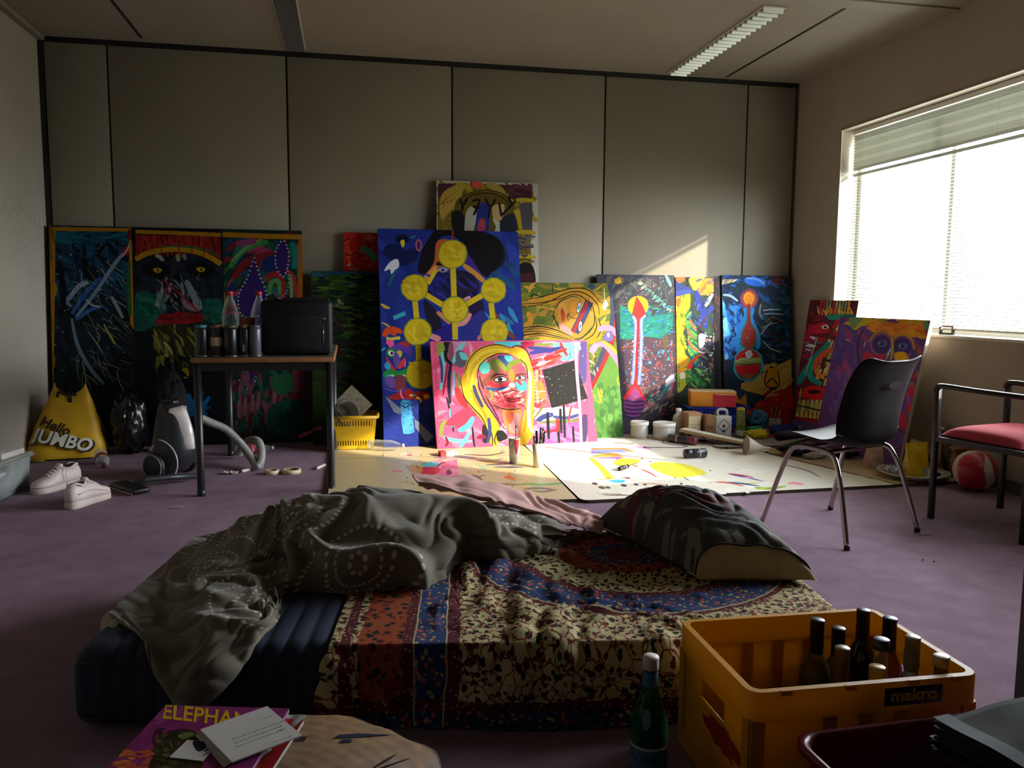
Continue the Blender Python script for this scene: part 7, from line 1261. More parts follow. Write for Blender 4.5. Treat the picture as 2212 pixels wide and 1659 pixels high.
# ---- plate and packets ------------------------------------------------------------------------------------------------
PC = (3.30, 4.245, .0186); t = thing('platter', 'large white plate with dark rim bands on the brown board', 'plate', PC); t.scale = (.92, .92, 1)
MB().lathe([(.0, .004), (.12, .003), (.14, .0), (.15, .003), (.205, .026), (.218, .032), (.219, .036), (.212, .037), (.15, .014), (.13, .010), (0, .010)], 48).build('body', mat('plate_white', '#d6d2c6', .25, var=.03), t)
for r0, r1, z0, z1 in ((.196, .203, .0335, .0355), (.184, .187, .0285, .0298)): MB().lathe([(r0, z0), (r1, z1)], 48, cap=False).build('rim_band', mat('plate_band', '#3a463c', .3), t)
def pouch(name, label, cat, loc, rz, W, H, T, m, seed, lean=0.):
    t = thing(name, label, cat, loc, rot=(lean, 0, rz)); n, k = 22, 26; P = np.zeros((n, k, 3))
    for i in range(n):
        z = i/(n-1); th = T*(1-z**2.2)*(.6+.4*min(1, z*6+.3)); w = W/2*(1-.06*math.sin(PI*z)+.03*z)
        for j in range(k):
            a = 2*PI*j/k; c_, s_ = math.cos(a), math.sin(a); sq = (abs(c_)**5+abs(s_)**5)**(-.2)
            P[i, j] = (w*c_*sq, th/2*s_*sq+.004*math.sin(9*z+3*a+seed), H*z)
    P[..., 1] += .006*vnoise(P[..., 0]*60+9, P[..., 2]*50+9, seed); P = np.concatenate([P, P[:, :1]], 1)
    MB().grid(P).build('packet', m, t); return t
t = pouch('coffee_packet', 'yellow foil coffee packet standing on the plate', 'packet', (3.29, 4.215, .0295), .1, .155, .20, .075, mat('yellow_foil', '#c2a012', .28, var=.15, vs=12, bump=.35, bs=30), 3)
MB().box(-.076, .076, -.006, .006, .178, .2).build('seal', mat('yellow_foil', '#c2a012', .28), t)
lb = MB().box(.02, .05, -.0405, -.039, .02, .06).build('price_label', mat('label_pale', '#b8c4c8', .6), t)
q = MB(); [q.box(.024, .046, -.0412, -.0404, .026+k*.005, .028+k*.005) for k in range(5)]; q.build('barcode', mat('ink_blue', '#3a5a7a', .6), lb)
lump('foil_ball', 'crumpled silver foil on the left of the plate', 'foil', (3.175, 4.27, .032), .045, .045, .024, mat('foil', '#b8bcc8', .22, .9, bump=.8, bs=50), 78, .25, 6.)
t = thing('small_carton', 'tiny black and white packet on the right of the plate', 'packet', (3.40, 4.17, .033), .2); MB().box(-.018, .018, -.012, .012, 0, .022, bev=.002).build('body', mat('ink_black', '#18181a', .6), t); MB().box(.018, .05, -.012, .012, 0, .02, bev=.002).build('white_end', mat('white_card', '#c9c3ba', .7), t)
t = pouch('paper_bag', 'pinkish paper bag standing behind the coffee packet', 'bag', (3.235, 4.53, .0186), .3, .13, .20, .07, mat('pink_paper', '#b89484', .8, var=.25, vs=14, bump=.4, bs=24), 5)
t = pouch('paper_bag', 'open brown paper bag with torn flap behind the plate', 'bag', (3.45, 4.405, .0186), -.1, .08, .15, .08, mat('brown_paper', '#a07f60', .8, var=.2, bump=.4, bs=24), 7); o = MB(); o.add([(-.06, .0, .15), (-.05, .0, .2), (.03, .0, .175), (.1, -.01, .10), (.06, -.005, .11)], [(0, 1, 2, 3, 4)], None, False); o.build('flap', mat('torn_paper', '#c8a890', .8), t)
t = pouch('paper_bag', 'brown folded-top paper bag between the plate and the ball', 'bag', (3.565, 4.19, .0186), .05, .085, .18, .09, mat('kraft_dark', '#7a5436', .75, var=.35, vs=16, bump=.4, bs=24), 9); MB().box(-.062, .062, -.03, .03, .172, .178).build('folded_top', mat('kraft_top', '#a8845c', .8), t)
t = thing('thermos', 'stainless steel thermos flask standing against the window wall', 'flask', (3.565, 4.36, .0)); MB().lathe([(.04, 0), (.044, .004), (.044, .2), (.041, .21), (.041, .216)], 28).build('body', mat('steel', '#a8a49c', .25, 1., var=.05), t); MB().lathe([(.042, .213), (.044, .216), (.044, .222), (.042, .225)], 28, cap=False).build('ring', M_BLK, t); MB().lathe([(.041, .224), (.043, .226), (.043, .285), (.038, .296), (0, .298)], 28).build('cup_lid', mat('steel', '#a8a49c', .25, 1.), t)
# ---- ball -----------------------------------------------------------------------------------------------------------------
def ball():
    R = .113; t = thing('football', 'red football with white curved panels by the armchair leg', 'ball', (3.465, 3.95, R), rot=(.35, .0, .3)); n, m = 40, 64
    red, wh = MB(), MB()
    for which, mb_ in ((0, red), (1, wh)):
        pass
    def pt(i, j, r=R): th = PI*i/n; a = 2*PI*j/m; return (r*math.sin(th)*math.cos(a), r*math.sin(th)*math.sin(a), r*math.cos(th))
    for i in range(n):
        for j in range(m):
            a = (j+.5)/m*2*PI; th = (i+.5)/n*PI; s = math.sin(3*a/1.0*.667*1.5+.9*math.sin(2*th)+.4); mb_ = wh if s > .62 else red; r = R if mb_ is red else R*1.002
            mb_.add([pt(i, j, r), pt(i+1, j, r), pt(i+1, j+1, r), pt(i, j+1, r)], [(0, 1, 2, 3)])
    for mb_ in (red, wh):
        key = {}; nv = []; ids = []
        for v in mb_.v:
            k = tuple(round(x, 5) for x in v)
            if k not in key: key[k] = len(nv); nv.append(v)
            ids.append(key[k])
        mb_.f = [tuple(dict.fromkeys(ids[i] for i in f)) for f in mb_.f]; mb_.v = nv
    red.build('red_panels', mat('ball_red', '#a81c28', .35, var=.06, bump=.15, bs=250), t); wh.build('white_panels', mat('ball_white', '#cfc6be', .4, var=.06, bump=.15, bs=250), t)
    for k in range(2):
        q = [(1.006*R*math.sin(.5+1.6*s)*math.cos(-1.3+.9*k+.5*s), 1.006*R*math.sin(.5+1.6*s)*math.sin(-1.3+.9*k+.5*s), 1.006*R*math.cos(.5+1.6*s)) for s in np.linspace(0, 1, 14)]; MB().tube(q, .0016, 5).build('stripe', mat('ball_stripe', '#d8a8a4', .5), t)
ball()
# ---- black shell chair ------------------------------------------------------------------------------------------------------
def shell_chair():
    t = thing('shell_chair', 'black plastic shell chair on chrome legs, seen from behind', 'chair', (2.245, 3.375, 0), math.radians(21.6))
    prof = cr([(.225, .395), (.215, .425), (.15, .438), (.05, .426), (-.05, .412), (-.13, .412), (-.19, .445), (-.205, .53), (-.213, .62), (-.228, .71), (-.252, .79), (-.262, .803)], 5); n = len(prof); m = 25
    P = np.zeros((n, m, 3)); pr = np.array(prof); tn = np.gradient(pr, axis=0); tn /= np.linalg.norm(tn, axis=1, keepdims=True); L = np.linspace(0, 1, n)
    W = np.interp(L, [0, .06, .3, .5, .62, .8, .93, .98, 1], [.17, .205, .22, .225, .23, .235, .215, .17, .13])
    cup_ = np.interp(L, [0, .1, .35, .5, .65, .85, 1], [.0, .012, .03, .075, .085, .05, .015])
    for i in range(n):
        nx = np.array([-tn[i][1], tn[i][0]]); nx = nx if (nx[1] > 0 or (L[i] > .5 and nx[0] > 0)) else -nx
        for j in range(m):
            s = 2*j/(m-1)-1; e = cup_[i]*abs(s)**2.6
            P[i, j] = (s*W[i], pr[i][0]+nx[0]*e, pr[i][1]+nx[1]*e)
    o = MB().grid(P).build('shell', mat('shell_black', '#0b0807', .5, spec=.18, var=.1, bump=.06, bs=400), t); o.modifiers.new('thick', 'SOLIDIFY').thickness = .007; sb = o.modifiers.new('soft', 'SUBSURF'); sb.levels = 1; sb.render_levels = 1
    CH = mat('chrome', '#b8b2aa', .16, 1., var=.03)
    for s in (-1, 1):
        leg_ = cr([(s*.262, .235, .008), (s*.228, .165, .26), (s*.212, .125, .37), (s*.207, .085, .398), (s*.205, .0, .400), (s*.207, -.075, .392), (s*.212, -.115, .365), (s*.23, -.16, .26), (s*.265, -.228, .008)], 7)
        l = MB().tube(leg_, .0115, 10).build('leg_frame', CH, t)
        for y in (.235, -.228): MB().lathe([(.0, 0), (.0135, 0), (.0135, .02), (.0115, .022)], 10, s*.2635, y).build('foot_cap', M_BLK, l)
    for y in (.075, -.065): MB().tube([(-.205, y, .392), (.205, y, .392)], .010, 8).build('cross_bar', CH, t)
    q = MB(); q.add([(.052*math.cos(a), -.232-.0135-.016*math.sin(a)*.2, .70+.016*math.sin(a)) for a in np.linspace(0, 2*PI, 20, endpoint=False)], [tuple(range(20))], None, False); q.build('handle_slot', mat('slot_brown', '#1c100d', .8, spec=.2), t)
shell_chair()
# ---- armchair with red seat --------------------------------------------------------------------------------------------------
def armchair():
    t = thing('armchair', 'black metal armchair with red upholstered seat, cut by the right edge', 'chair', (3.05, 3.515, 0), math.radians(12)); hw = .25; d_ = .47; M = mat('black_frame', '#121110', .38, var=.05); RED = mat('red_fabric', '#b83a48', .85, var=.06, bump=.2, bs=500)
    for s in (-1, 1):
        MB().box(s*hw-.0125, s*hw+.0125, -.0125, .0125, 0, .645, bev=.003).build('leg', M, t)
        MB().box(s*hw-.0125, s*hw+.0125, -d_-.0125, -d_+.0125, 0, .82, bev=.003).build('leg', M, t)
        arm = cr([(s*hw, .012, .625), (s*hw, .005, .648), (s*hw, -.03, .657), (s*hw, -.2, .652), (s*hw, -d_, .648)], 6); MB().tube(arm, .017, 8, flat=.75).build('armrest', M, t)
        MB().box(s*hw-.011, s*hw+.011, -d_, 0, .385, .41).build('side_rail', M, t)
    MB().box(-hw, hw, -.011, .011, .385, .41).build('front_rail', M, t); MB().box(-hw, hw, -d_-.011, -d_+.011, .385, .41).build('back_rail', M, t); MB().box(-hw, hw, -d_-.011, -d_+.011, .79, .815).build('top_rail', M, t)
    n = 24; U, V = np.meshgrid(np.linspace(-1, 1, n), np.linspace(-1, 1, n), indexing='ij'); k = np.clip(1-np.abs(U)**5, 0, 1)**.5*np.clip(1-np.abs(V)**5, 0, 1)**.5
    def cush(name, f, m_): MB().grid(f).build(name, m_, t)
    S = np.stack([U*(hw-.014), -.225+V*.215, .418+.045*k+.012*k*(1-V*V)], 2); cush('seat', S, RED); MB().box(-hw+.014, hw-.014, -.44, -.01, .405, .42, bev=.004).build('seat_base', mat('seat_under', '#3a1c20', .8), t)
    B = np.stack([U*(hw-.014), -d_+.012+.035*k, .66+V*.12], 2); cush('backrest', B, RED); B2 = B.copy(); B2[..., 1] = -d_-.012-.02*k; MB().grid(B2, flip=True).build('backrest_rear', RED, t)
armchair()
# ---- things on the window sill --------------------------------------------------------------------------------------------------
p = atX(2045, 722, 3.69); t = thing('tape_dispenser', 'small dark open-framed holder on the window sill', 'holder', (3.69, p[1], WIN_Z0+.004), .2); q = MB(); q.box(-.01, .01, -.05, .05, 0, .012, bev=.002); q.box(-.01, .01, -.05, -.038, 0, .055, bev=.002); q.box(-.01, .01, .038, .05, 0, .05, bev=.002); q.build('frame', M_BLK, t); MB().box(-.01, .01, -.05, .03, .048, .056, bev=.002).build('top_bar', mat('dull_red', '#5a2a2a', .5), t)
# ================================================================ foreground: crate, bottles, bin, stump, magazines
def crate():
    CX, CY, W, D, H = 1.022, 1.588, .515, .375, .30
    t = thing('bottle_crate', 'yellow plastic crate with a dark blue name plate, holding wine bottles', 'crate', (CX, CY, 0), -.02)
    g = NT('crate_yellow'); tr = g.n('ShaderNodeBsdfTranslucent'); c_ = lin('#d69c14'); g.b.inputs['Roughness'].default_value = .45
    nz = g.noise(9., 3., g.coord('Object')); g.put(g.b.inputs['Base Color'], g.mix(nz.outputs[0], tuple(x*.85 for x in c_), tuple(min(1, x*1.1) for x in c_))); tr.inputs[0].default_value = (*lin('#d8a41c'), 1)
    mx = g.n('ShaderNodeMixShader'); mx.inputs[0].default_value = .35; g.lk(g.b.outputs[0], mx.inputs[1]); g.lk(tr.outputs[0], mx.inputs[2]); g.lk(mx.outputs[0], g.out.inputs[0]); M = g.m
    w, d = W/2, D/2; th = .004
    MB().box(-w+.012, w-.012, -d+.012, d-.012, .006, .012).build('floor_plate', M, t)
    def wall(kind, sg):
        mb_ = MB(); ln = (w if kind == 'x' else d)-.008; off = (d if kind == 'x' else w)-.012
        def B(a0, a1, z0, z1, o0=0., o1=th):
            o0, o1 = off+o0, off+o1
            lo, hi = (o0, o1) if sg > 0 else (-o1, -o0)
            if kind == 'x': mb_.box(a0, a1, lo, hi, z0, z1)
            else: mb_.box(lo, hi, a0, a1, z0, z1)
        if kind == 'y':                          # short side with a hand hole
            B(-ln, ln, 0, .165); B(-ln, -.06, .165, .215); B(.06, ln, .165, .215); B(-ln, ln, .215, H-.06)
        else: B(-ln, ln, 0, H-.06)
        B(-ln, ln, 0, .045, 0, .008)
        for f in ((-1, -.34, .0, .34, 1) if kind == 'x' else (-1, 1)): a = f*(ln-.014); B(a-.014, a+.014, .04, H-.06, 0, .009)
        return mb_.build('side', M, t)
    for k in ('x', 'y'):
        for sg in (-1, 1): wall(k, sg)
    # thick rim band with rounded corners
    def rr(w_, d_, r): 
        o = []
        for cx, cy, a0 in ((w_-r, d_-r, 0), (-w_+r, d_-r, PI/2), (-w_+r, -d_+r, PI), (w_-r, -d_+r, 1.5*PI)):
            for k in range(7): a = a0+PI/2*k/6; o.append((cx+r*math.cos(a), cy+r*math.sin(a)))
        return o
    o1, o2, i1 = rr(w, d, .03), rr(w-.002, d-.002, .03), rr(w-.016, d-.016, .02)
    rings = [[(x, y, H-.062) for x, y in i1], [(x, y, H-.062) for x, y in o1], [(x, y, H-.006) for x, y in o1], [(x, y, H) for x, y in o2], [(x, y, H) for x, y in i1], [(x, y, H-.062) for x, y in i1]]
    MB().loft(rings, True, False).build('rim', M, t, auto=35)
    for x in (-.18, -.04, .1, .2): MB().box(x-.012, x+.012, -d-.0012, -d+.004, H-.009, H+.0015).build('rim_notch', M, t)
    for kx in (-1, 1): MB().tube([(kx*(w-.008), -.06, .166), (kx*(w-.008), .06, .166)], .006, 6).build('hand_grip', M, t)
    pl = MB().box(.035, .165, -d-.0022, -d+.0005, H-.05, H-.012, bev=.0008).build('name_plate', mat('plate_navy', '#12142e', .5), t)
    vs, fs = text_polys('makro', .036, 0, .0012); mx_ = max(v[0] for v in vs); q = MB(); q.add([(.1+(a-mx_/2)*1.12, -d-.0028, H-.040+b*.98) for a, b, _ in vs], fs, None, False); q.build('lettering', mat('plate_yellow', '#c8a428', .5), pl)
    st = MB(); pts = []; r = np.random.default_rng(5)
    for k in range(26): a = 2*PI*k/26; q_ = 1+.25*r.uniform(-1, 1); pts.append((.055+.085*q_*math.cos(a), .135+.032*q_*math.sin(a)-.35*.085*q_*math.cos(a)*.0))
    st.add([(-w+.0078, -y, z) for y, z in pts], [tuple(range(26))], None, False); st.build('red_stain', mat('stain_red', '#a82a10', .5, var=.3, vs=30), t)
    return t
crate()
def wine(x, y, top, r, body, foil, label, kind='w', lab=None, cork=None):
    t = thing('wine_bottle', label, 'bottle', (x, y, .0125), group='bottles in the yellow crate'); h = top-.0125
    pr = [(0, .004), (r*.6, .002), (r*.95, 0), (r, .006), (r, h*.58), (r*.93, h*.64), (r*.6, h*.71), (r*.42, h*.76), (.0142, h*.80), (.0142, h*.97), (.0155, h*.972), (.0155, h*.99), (.013, h)]
    MB().lathe(pr, 24, cap=False).build('glass', body, t)
    MB().lathe([(.0158, h*.76), (.0158, h*.985), (.0165, h*.987), (.0165, h*.998), (.015, h*1.002), (0, h*1.002)], 20).build('capsule' if cork is None else 'stopper', mat('foil_'+foil.strip('#'), foil, .35, .2, var=.1), t) if kind != 'c' else MB().lathe([(.0165, h*.93), (.0172, h*.932), (.0172, h), (.015, h*1.004), (0, h*1.004)], 20).build('screw_cap', mat('foil_'+foil.strip('#'), foil, .4), t)
    if lab: MB().lathe([(r*1.01, h*.12), (r*1.01, h*.5)], 24, cap=False).build('label_band', mat('winelab_'+lab.strip('#'), lab, .7, var=.1, vs=30), t); MB().lathe([(.0166, h*.78), (.0166, h*.9)], 20, cap=False).build('neck_label', mat('winelab_'+lab.strip('#'), lab, .7), t)
G_DK = mat('glass_dark', '#0e0d0a', .08, coat=.3); G_OL = clear_mat('glass_olive', '#4a4a18', .30); G_CL = clear_mat('glass_clear', '#c8b8a0', .08); G_RE = clear_mat('glass_amber', '#7a2a18', .3); G_BR = clear_mat('glass_brown', '#6a4a1c', .3)
for a in ((1.049, 1.640, .337, .036, G_OL, '#1c1a18', 'olive wine bottle with black capsule, leftmost in the crate', 'w', None), (1.138, 1.690, .290, .036, G_BR, '#16181c', 'bottle with matt black capsule behind the leftmost one', 'w', None), (1.222, 1.718, .318, .036, G_DK, '#2a1f3a', 'dark bottle with purple capsule, tallest at the back of the crate', 'w', None), (1.226, 1.625, .334, .034, G_RE, '#1a2034', 'reddish bottle with navy capsule right of the purple one', 'w', None), (1.136, 1.530, .330, .033, G_CL, '#1f2a44', 'clear bottle with navy screw cap in the middle of the crate', 'c', None), (1.062, 1.560, .304, .034, G_BR, '#6a5a44', 'brown bottle with greyish stopper near the front left of the crate', 'w', None), (1.214, 1.530, .330, .030, G_OL, '#8a8070', 'bottle with pale paper neck label at the right of the crate', 'w', '#6a6454'), (1.076, 1.458, .306, .032, G_CL, '#a8843c', 'clear bottle with golden stopper at the crate front', 'w', None), (1.226, 1.455, .318, .030, G_OL, '#b09468', 'small bottle with tan cap in the front right crate corner', 'c', None)): wine(*a)
# green mineral water bottle on the carpet
t = thing('water_bottle', 'green glass water bottle with white cap and blue label beside the crate', 'bottle', (.632, 1.605, 0))
GG = clear_mat('glass_green', '#1f6a3a', .32); h = .302; r = .0415
MB().lathe([(0, .004), (r*.7, .002), (r*.96, 0), (r, .006), (r, .135), (r*.97, .155), (r*.75, .185), (.021, .215), (.0155, .245), (.0145, .275), (.0145, .283)], 28, cap=False).build('glass', GG, t)
MB().lathe([(.0172, .272), (.0178, .274), (.0178, .297), (.0165, .3), (0, .3)], 24).build('cap', mat('cap_white', '#c8c0b4', .5), t); MB().lathe([(.0172, .236), (.0155, .268)], 24, cap=False).build('neck_label', mat('label_blue', '#3a6a8a', .5), t)
lb = MB().lathe([(r*1.008, .012), (r*1.008, .108)], 28, cap=False).build('label_band', mat('label_blue', '#3a6a8a', .5, var=.1), t); MB().lathe([(r*1.012, .104), (r*1.012, .110)], 28, cap=False).build('label_edge', mat('label_pale', '#b8c4c8', .6), lb)
wall_text(MB(), 'S.PELLEGRINO', .0165, -.078, .078, 0, 0, .0, r*1.012).build('lettering', mat('ink_navy', '#14203a', .5), lb); MB().lathe([(r*1.013, .05), (r*1.013, .054)], 28, cap=False).build('label_edge', mat('ink_navy', '#14203a', .5), lb)
q = MB(); A = np.linspace(0, 2*PI, 16, endpoint=False)
def neckpt(a, z): rr_ = float(np.interp(z, [.135, .155, .185, .215], [r, r*.97, r*.75, .021]))*1.02; return (rr_*math.sin(a), -rr_*math.cos(a), z)
q.add([neckpt(-.55+.26*math.sin(x), .172+.022*math.cos(x)) for x in A], [tuple(range(16))], None, False); q.build('drop_label', mat('label_drop', '#4a7a84', .5), t)
# ---- burgundy bin with a stack of papers -----------------------------------------------------------------------------------
def bin_():
    t = thing('tub', 'burgundy plastic tub at the lower right, papers lying across it', 'tub', (1.07, 1.165, 0), .03); W, D, H = .245, .175, .25; M = mat('burgundy_plastic', '#74192f', .3, var=.06)
    def rr(w_, d_, r_): 
        o = []
        for cx, cy, a0 in ((w_-r_, d_-r_, 0), (-w_+r_, d_-r_, PI/2), (-w_+r_, -d_+r_, PI), (w_-r_, -d_+r_, 1.5*PI)):
            for k in range(8): a = a0+PI/2*k/7; o.append((cx+r_*math.cos(a), cy+r_*math.sin(a)))
        return o
    def R(s, z, e=0): return [(x, y, z) for x, y in rr(W*s+e, D*s+e, .05)]
    MB().loft([R(.85, .0), R(1., H-.01), R(1., H-.01, -.004), R(.85, .006, -.004)], True, True).build('body', M, t, auto=40)
    MB().loft([R(1, H-.02, .0), R(1, H-.018, .012), R(1, H-.004, .013), R(1, H, .006), R(1, H-.004, -.003), R(1, H-.02, -.003)], True, False).build('rim', M, t)
bin_()
cols = ['#3a3426', '#24292a', '#1c1e20', '#32393c', '#1e1c1a', '#2b3234', '#34362e']
for k in range(7):
    nth = ('undermost', 'second from below', 'third from below', 'middle', 'third from the top', 'second from the top', 'topmost')[k]
    t = thing('magazine', 'rumpled grey magazine in the burgundy tub stack, %s' % nth, 'magazine', (1.195+.006*math.sin(k*2.1), 1.155+.004*math.cos(k*3), .260+k*.0088), .22+.03*math.sin(k*1.7), 'magazines stacked across the tub')
    n = 16; U, V = np.meshgrid(np.linspace(-.15, .15, n), np.linspace(-.105, .105, n), indexing='ij'); wv = .0022*np.sin(U*30+1)+.0016*np.sin(V*40+2)
    P = np.stack([U, V, wv], 2); o = MB().grid(P).build('pages', mat('mag_'+cols[k].strip('#'), cols[k], .8, var=.3, vs=12, spec=.1), t); s_ = o.modifiers.new('thick', 'SOLIDIFY'); s_.thickness = .006; s_.offset = 1
    P2 = P[:3].copy(); P2[..., 2] += .0066; MB().grid(P2).build('spine', mat('mag_spine', '#3e4040', .7, spec=.15), t)
# ---- log stump table, magazines, letter ---------------------------------------------------------------------------------------
def wood_top():
    g = NT('cut_wood'); v = g.coord('Object'); x, y, _ = g.xyz(v); r_ = g.math('SQRT', g.math('ADD', g.math('MULTIPLY', x, x), g.math('MULTIPLY', y, y))); n1 = g.noise(5., 3., v); rr_ = g.math('ADD', r_, g.math('MULTIPLY', n1.outputs[0], .08)); s_ = g.math('SINE', g.math('MULTIPLY', rr_, 260.)); n2 = g.noise(40., 4., v)
    f_ = g.math('ADD', g.math('MULTIPLY', s_, .05), g.math('ADD', g.math('MULTIPLY', n2.outputs[0], .5), g.math('MULTIPLY', n1.outputs[0], .4))); g.put(g.b.inputs['Base Color'], g.ramp(f_, [(.2, lin('#3a2818')), (.5, lin('#6e5030')), (.8, lin('#8c6c40'))])); g.b.inputs['Roughness'].default_value = .7; g.bump(f_, .3, .003); return g.m
SX, SY, SR, SH = -.135, 1.145, .262, .35
t = thing('log_table', 'round slice of log used as a low table, magazines on it', 'table', (SX, SY, 0)); n = 72
rad = [SR*(1+.035*math.sin(3*a+1)+.02*math.sin(7*a)+.012*math.sin(17*a+2)) for a in np.linspace(0, 2*PI, n, endpoint=False)]
ringr = lambda f, z, j=0: [((rad[k]*f+j*math.sin(k*5.3)*.004)*math.cos(2*PI*k/n), (rad[k]*f+j*math.sin(k*5.3)*.004)*math.sin(2*PI*k/n), z) for k in range(n)]
MB().loft([ringr(1.0, 0, 1), ringr(1.015, .1, -1), ringr(.995, .2, 1), ringr(1.01, .3, -1), ringr(1.0, SH-.004, 1)], True, True).build('bark', mat('bark', '#3a2818', .95, var=.4, vs=30, bump=.8, bs=60), t)
MB().loft([ringr(.985, SH-.004), ringr(.98, SH), ], True, True).build('cut_face', wood_top(), t)
q = MB()
for pts in ([(.02, -.01), (.10, .035), (.16, .05), (.22, .075)], [(.05, -.06), (.13, .0), (.17, .01)], [(.16, .055), (.20, .09)]): q.tube([(x, y, SH+.0003) for x, y in cr(pts, 6)], [.001+.0022*math.sin(PI*k/(6*(len(pts)-1))) for k in range(6*(len(pts)-1)+1)], 5, flat=.2)
q.build('crack', mat('crack_dark', '#140d08', .9), t)
for nm, c_, pts in (('blue_mark', '#1c2440', [(.10, .155), (.145, .15), (.20, .148), (.14, .163), (.11, .165)]), ('blue_mark', '#1c2440', [(.11, .14), (.13, .137), (.13, .147), (.115, .149)]), ('dark_knot', '#241810', [(.03, .16), (.055, .155), (.06, .168), (.035, .175)]), ('green_mark', '#14302c', [(-.02, .125), (.0, .12), (.005, .132), (-.015, .137)])): m_ = MB(); m_.add([(x, y, SH+.0006) for x, y in pts], [tuple(range(len(pts)))], None, False); m_.build(nm, mat('mark_'+c_.strip('#'), c_, .6), t)
class Sheet(Canvas):
    """flat printed paper lying at height z; coordinates given as photo pixels"""
    def __init__(s, name, label, cat, TL, e1, w_, h_, z, thick, edge, col, group=None):
        e1 = np.array([e1[0], e1[1], 0.]); e1 /= np.linalg.norm(e1); up = np.array([-e1[1], e1[0], 0.]); s.e1, s.up, s.N = e1, up, np.array([0, 0, 1.]); s.w, s.h = w_, h_; s.A = np.array([TL[0], TL[1], z])-up*h_
        s.t = thing(name, label, cat, group=group); A = s.A
        s.t.matrix_world = Matrix(((e1[0], 0, up[0], A[0]), (e1[1], 0, up[1], A[1]), (0, -1, 0, A[2]), (0, 0, 0, 1)))
        MB().box(0, w_, .0003, thick, 0, h_).build('pages', mat('page_'+edge.strip('#'), edge, .6), s.t); s.mb = MB(); s.k = 0; s.org(0, 0, 1.); s.bg(col)
    def done(s, name='cover', rough=.35): return s.mb.build(name, paint_mat('printed_cover', rough, .1, (20, 20, 20)), s.t)
m_ = Sheet('magazine', 'red magazine in a torn clear wrapper, under the white letter', 'magazine', (-.30, 1.415), (.962, -.27), .225, .29, SH+.0085, .007, '#9a948c', '#8a1c1c')
m_.org(200, 1500, 2.9105); m_.poly([(1130, 170), (1250, 150), (1200, 240)], '#b0261c'); m_.blob([(1150, 180), (1185, 165), (1225, 185), (1180, 205)], '#c89a2a'); m_.blob([(900, 440), (1050, 390), (1080, 460), (900, 470)], '#7a1a14'); m_.done()
q = MB(); a_, b_ = atZ(662, 1548, SH+.0095), atZ(545, 1659, SH+.0095); d_ = (b_-a_)/np.linalg.norm(b_-a_); n_ = np.array([d_[1], -d_[0], 0])
rg = []
for s_ in np.linspace(0, 1.6, 14): c0 = a_+(b_-a_)*s_; rg.append([tuple(c0+n_*(w2)+np.array([0, 0, .0025*math.sin(w2*160+s_*9)])) for w2 in np.linspace(-.0, .042, 7)])
q.loft(rg, False, False); o = q.build('wrapper', mat('clear_film', '#a8aca6', .2, var=.3, vs=50), m_.t); o.matrix_parent_inverse = m_.t.matrix_world.inverted()
m_ = Sheet('magazine', 'purple and orange magazine with yellow title letters on the log table', 'magazine', (-.318, 1.432), (.972, -.235), .215, .28, SH+.0165, .007, '#8a5a78', '#7a2a5e')
m_.org(200, 1500, 2.9105); m_.dabs(0, 60, 700, 470, 50, ['#822c60', '#6e2456', '#8c3468', '#742658'], 160, 50, -.6, .3); m_.dabs(150, 340, 420, 470, 30, ['#b0562a', '#a84a34', '#c06a34'], 130, 24, -.1, .2); m_.blob([(400, 290), (470, 240), (580, 220), (660, 260), (680, 470), (370, 470), (400, 360)], '#2c2616'); m_.dabs(390, 240, 680, 470, 40, ['#3a341c', '#241c10', '#5a4a24', '#4a2a2a'], 80, 24, .6, .8); m_.ring(440, 280, 50, 60, 10, '#3a1c2a', 2., 5.); m_.blob([(540, 260), (620, 240), (640, 265), (560, 285)], '#5a6a34')
m_.text('ELEPHANT', 432, 150, 132, '#c8a01c', .115, .02); m_.done()
m_ = Sheet('leaflet', 'small white leaflet with a dark square, under the folded letter', 'leaflet', tuple(atZ(405, 1598, SH+.019)[:2]), (.93, -.36), .055, .05, SH+.0185, .0012, '#b8b4ae', '#c4c0ba')
m_.org(200, 1500, 2.9105); m_.blob([(630, 300), (690, 285), (715, 335), (660, 360)], '#1c2230'); m_.st([(700, 360), (735, 345)], 8, '#3a3a40'); m_.st([(690, 390), (730, 365)], 6, '#3a3a40'); m_.done()
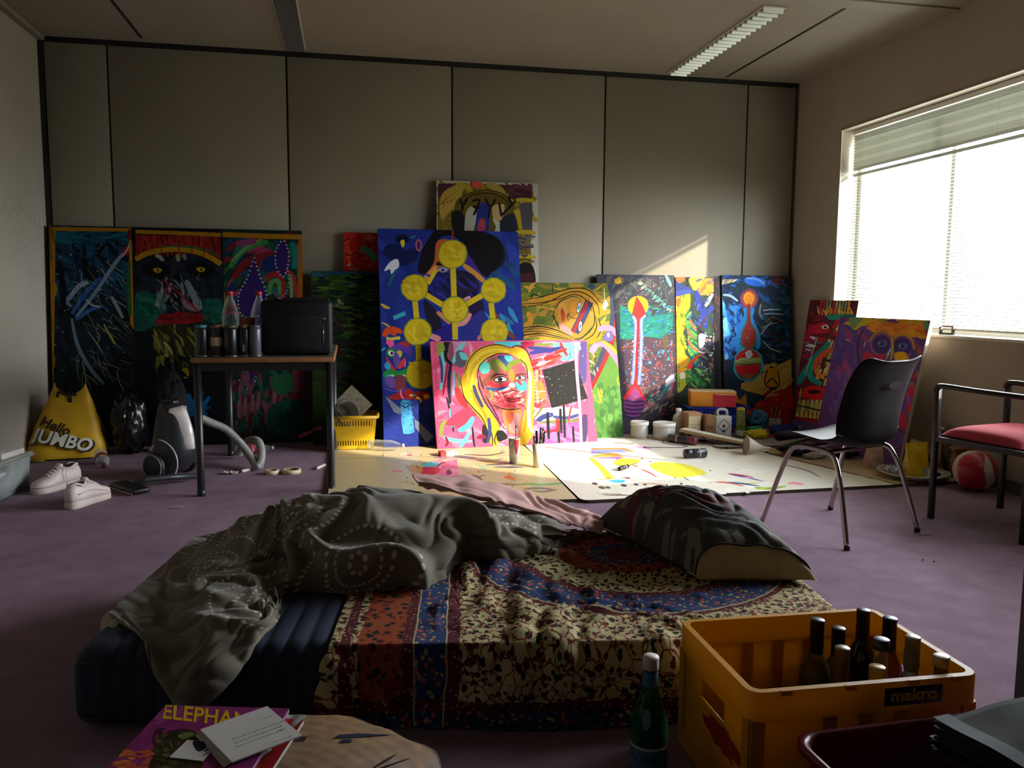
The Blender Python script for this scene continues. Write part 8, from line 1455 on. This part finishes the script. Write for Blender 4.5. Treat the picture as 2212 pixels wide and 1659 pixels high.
L1, L2, L3, L4 = (atZ(432, 1568, SH+.03), atZ(577, 1518, SH+.03), atZ(617, 1608, SH+.026), atZ(475, 1652, SH+.026)); e1 = L2-L1
m_ = Sheet('letter', 'folded white letter with printed lines lying on the magazines', 'letter', tuple(L1[:2]), (e1[0], e1[1]), float(np.linalg.norm(e1)), float(np.linalg.norm(L4-L1)), SH+.0235, .0016, '#b4b0aa', '#c9c5be')
W_, H_ = m_.w, m_.h
def ltext(txt, x, y, size):
    vs, fs = text_polys(txt, size); m_.raw([(min(x+a, W_-.001), y+b) for a, b, _ in vs], lin('#38363a'), fs)
ltext('Beste', W_*.80, H_*.70, .0062)
for k, s_ in enumerate(('Wij hebben onze nummering weer', 'dat is of de bezorging bezorgd', 'Pieter van Oudheusden, groet')): ltext(s_, W_*(.22-.02*k), H_*(.47-.10*k), .0066)
ltext('Sam', W_*.82, H_*.28, .006); ltext('Uw bezorger', W_*.62, H_*.06, .006); m_.done()
o = MB(); o.add([(0, 0, -.0), (0, 0, H_), (-.018, .012, H_*.96), (-.02, .012, .01)], [(0, 1, 2, 3)], None, False); o.build('folded_leaf', mat('page_b4b0aa', '#b4b0aa', .6), m_.t)
# ---- dark table whose leg shows at the right edge -----------------------------------------------------------------------------------
t = thing('dark_table', 'black table leg cutting down the right edge of the view', 'table', (1.66, 1.68, 0)); M = mat('black_wood', '#0f0d0c', .5)
lg = MB().box(0, .06, -.03, .03, 0, .70, bev=.003).mesh('leg', M)
for x, y in ((0, 0), (.62, 0), (0, -1.1), (.62, -1.1)): obj('leg', lg, t, (x, y, 0))
MB().box(.004, .69, -1.15, .028, .70, .735, bev=.004).build('tabletop', M, t)
# crumbs on the carpet
for k, (u, v) in enumerate(((2000, 1156), (1993, 1212), (2018, 1216))):
    scrap(u, v, 0, .03 if k == 0 else .004, .004, ('#b8a890', '#2a201a', '#241c18')[k], ('thin curl of paper on the carpet by the chair leg', 'dark crumb on the carpet, nearer the chair', 'dark crumb on the carpet, nearer the armchair')[k], 90+k, 'paper_scrap' if k == 0 else 'crumb', 'paper' if k == 0 else 'crumb', .004)
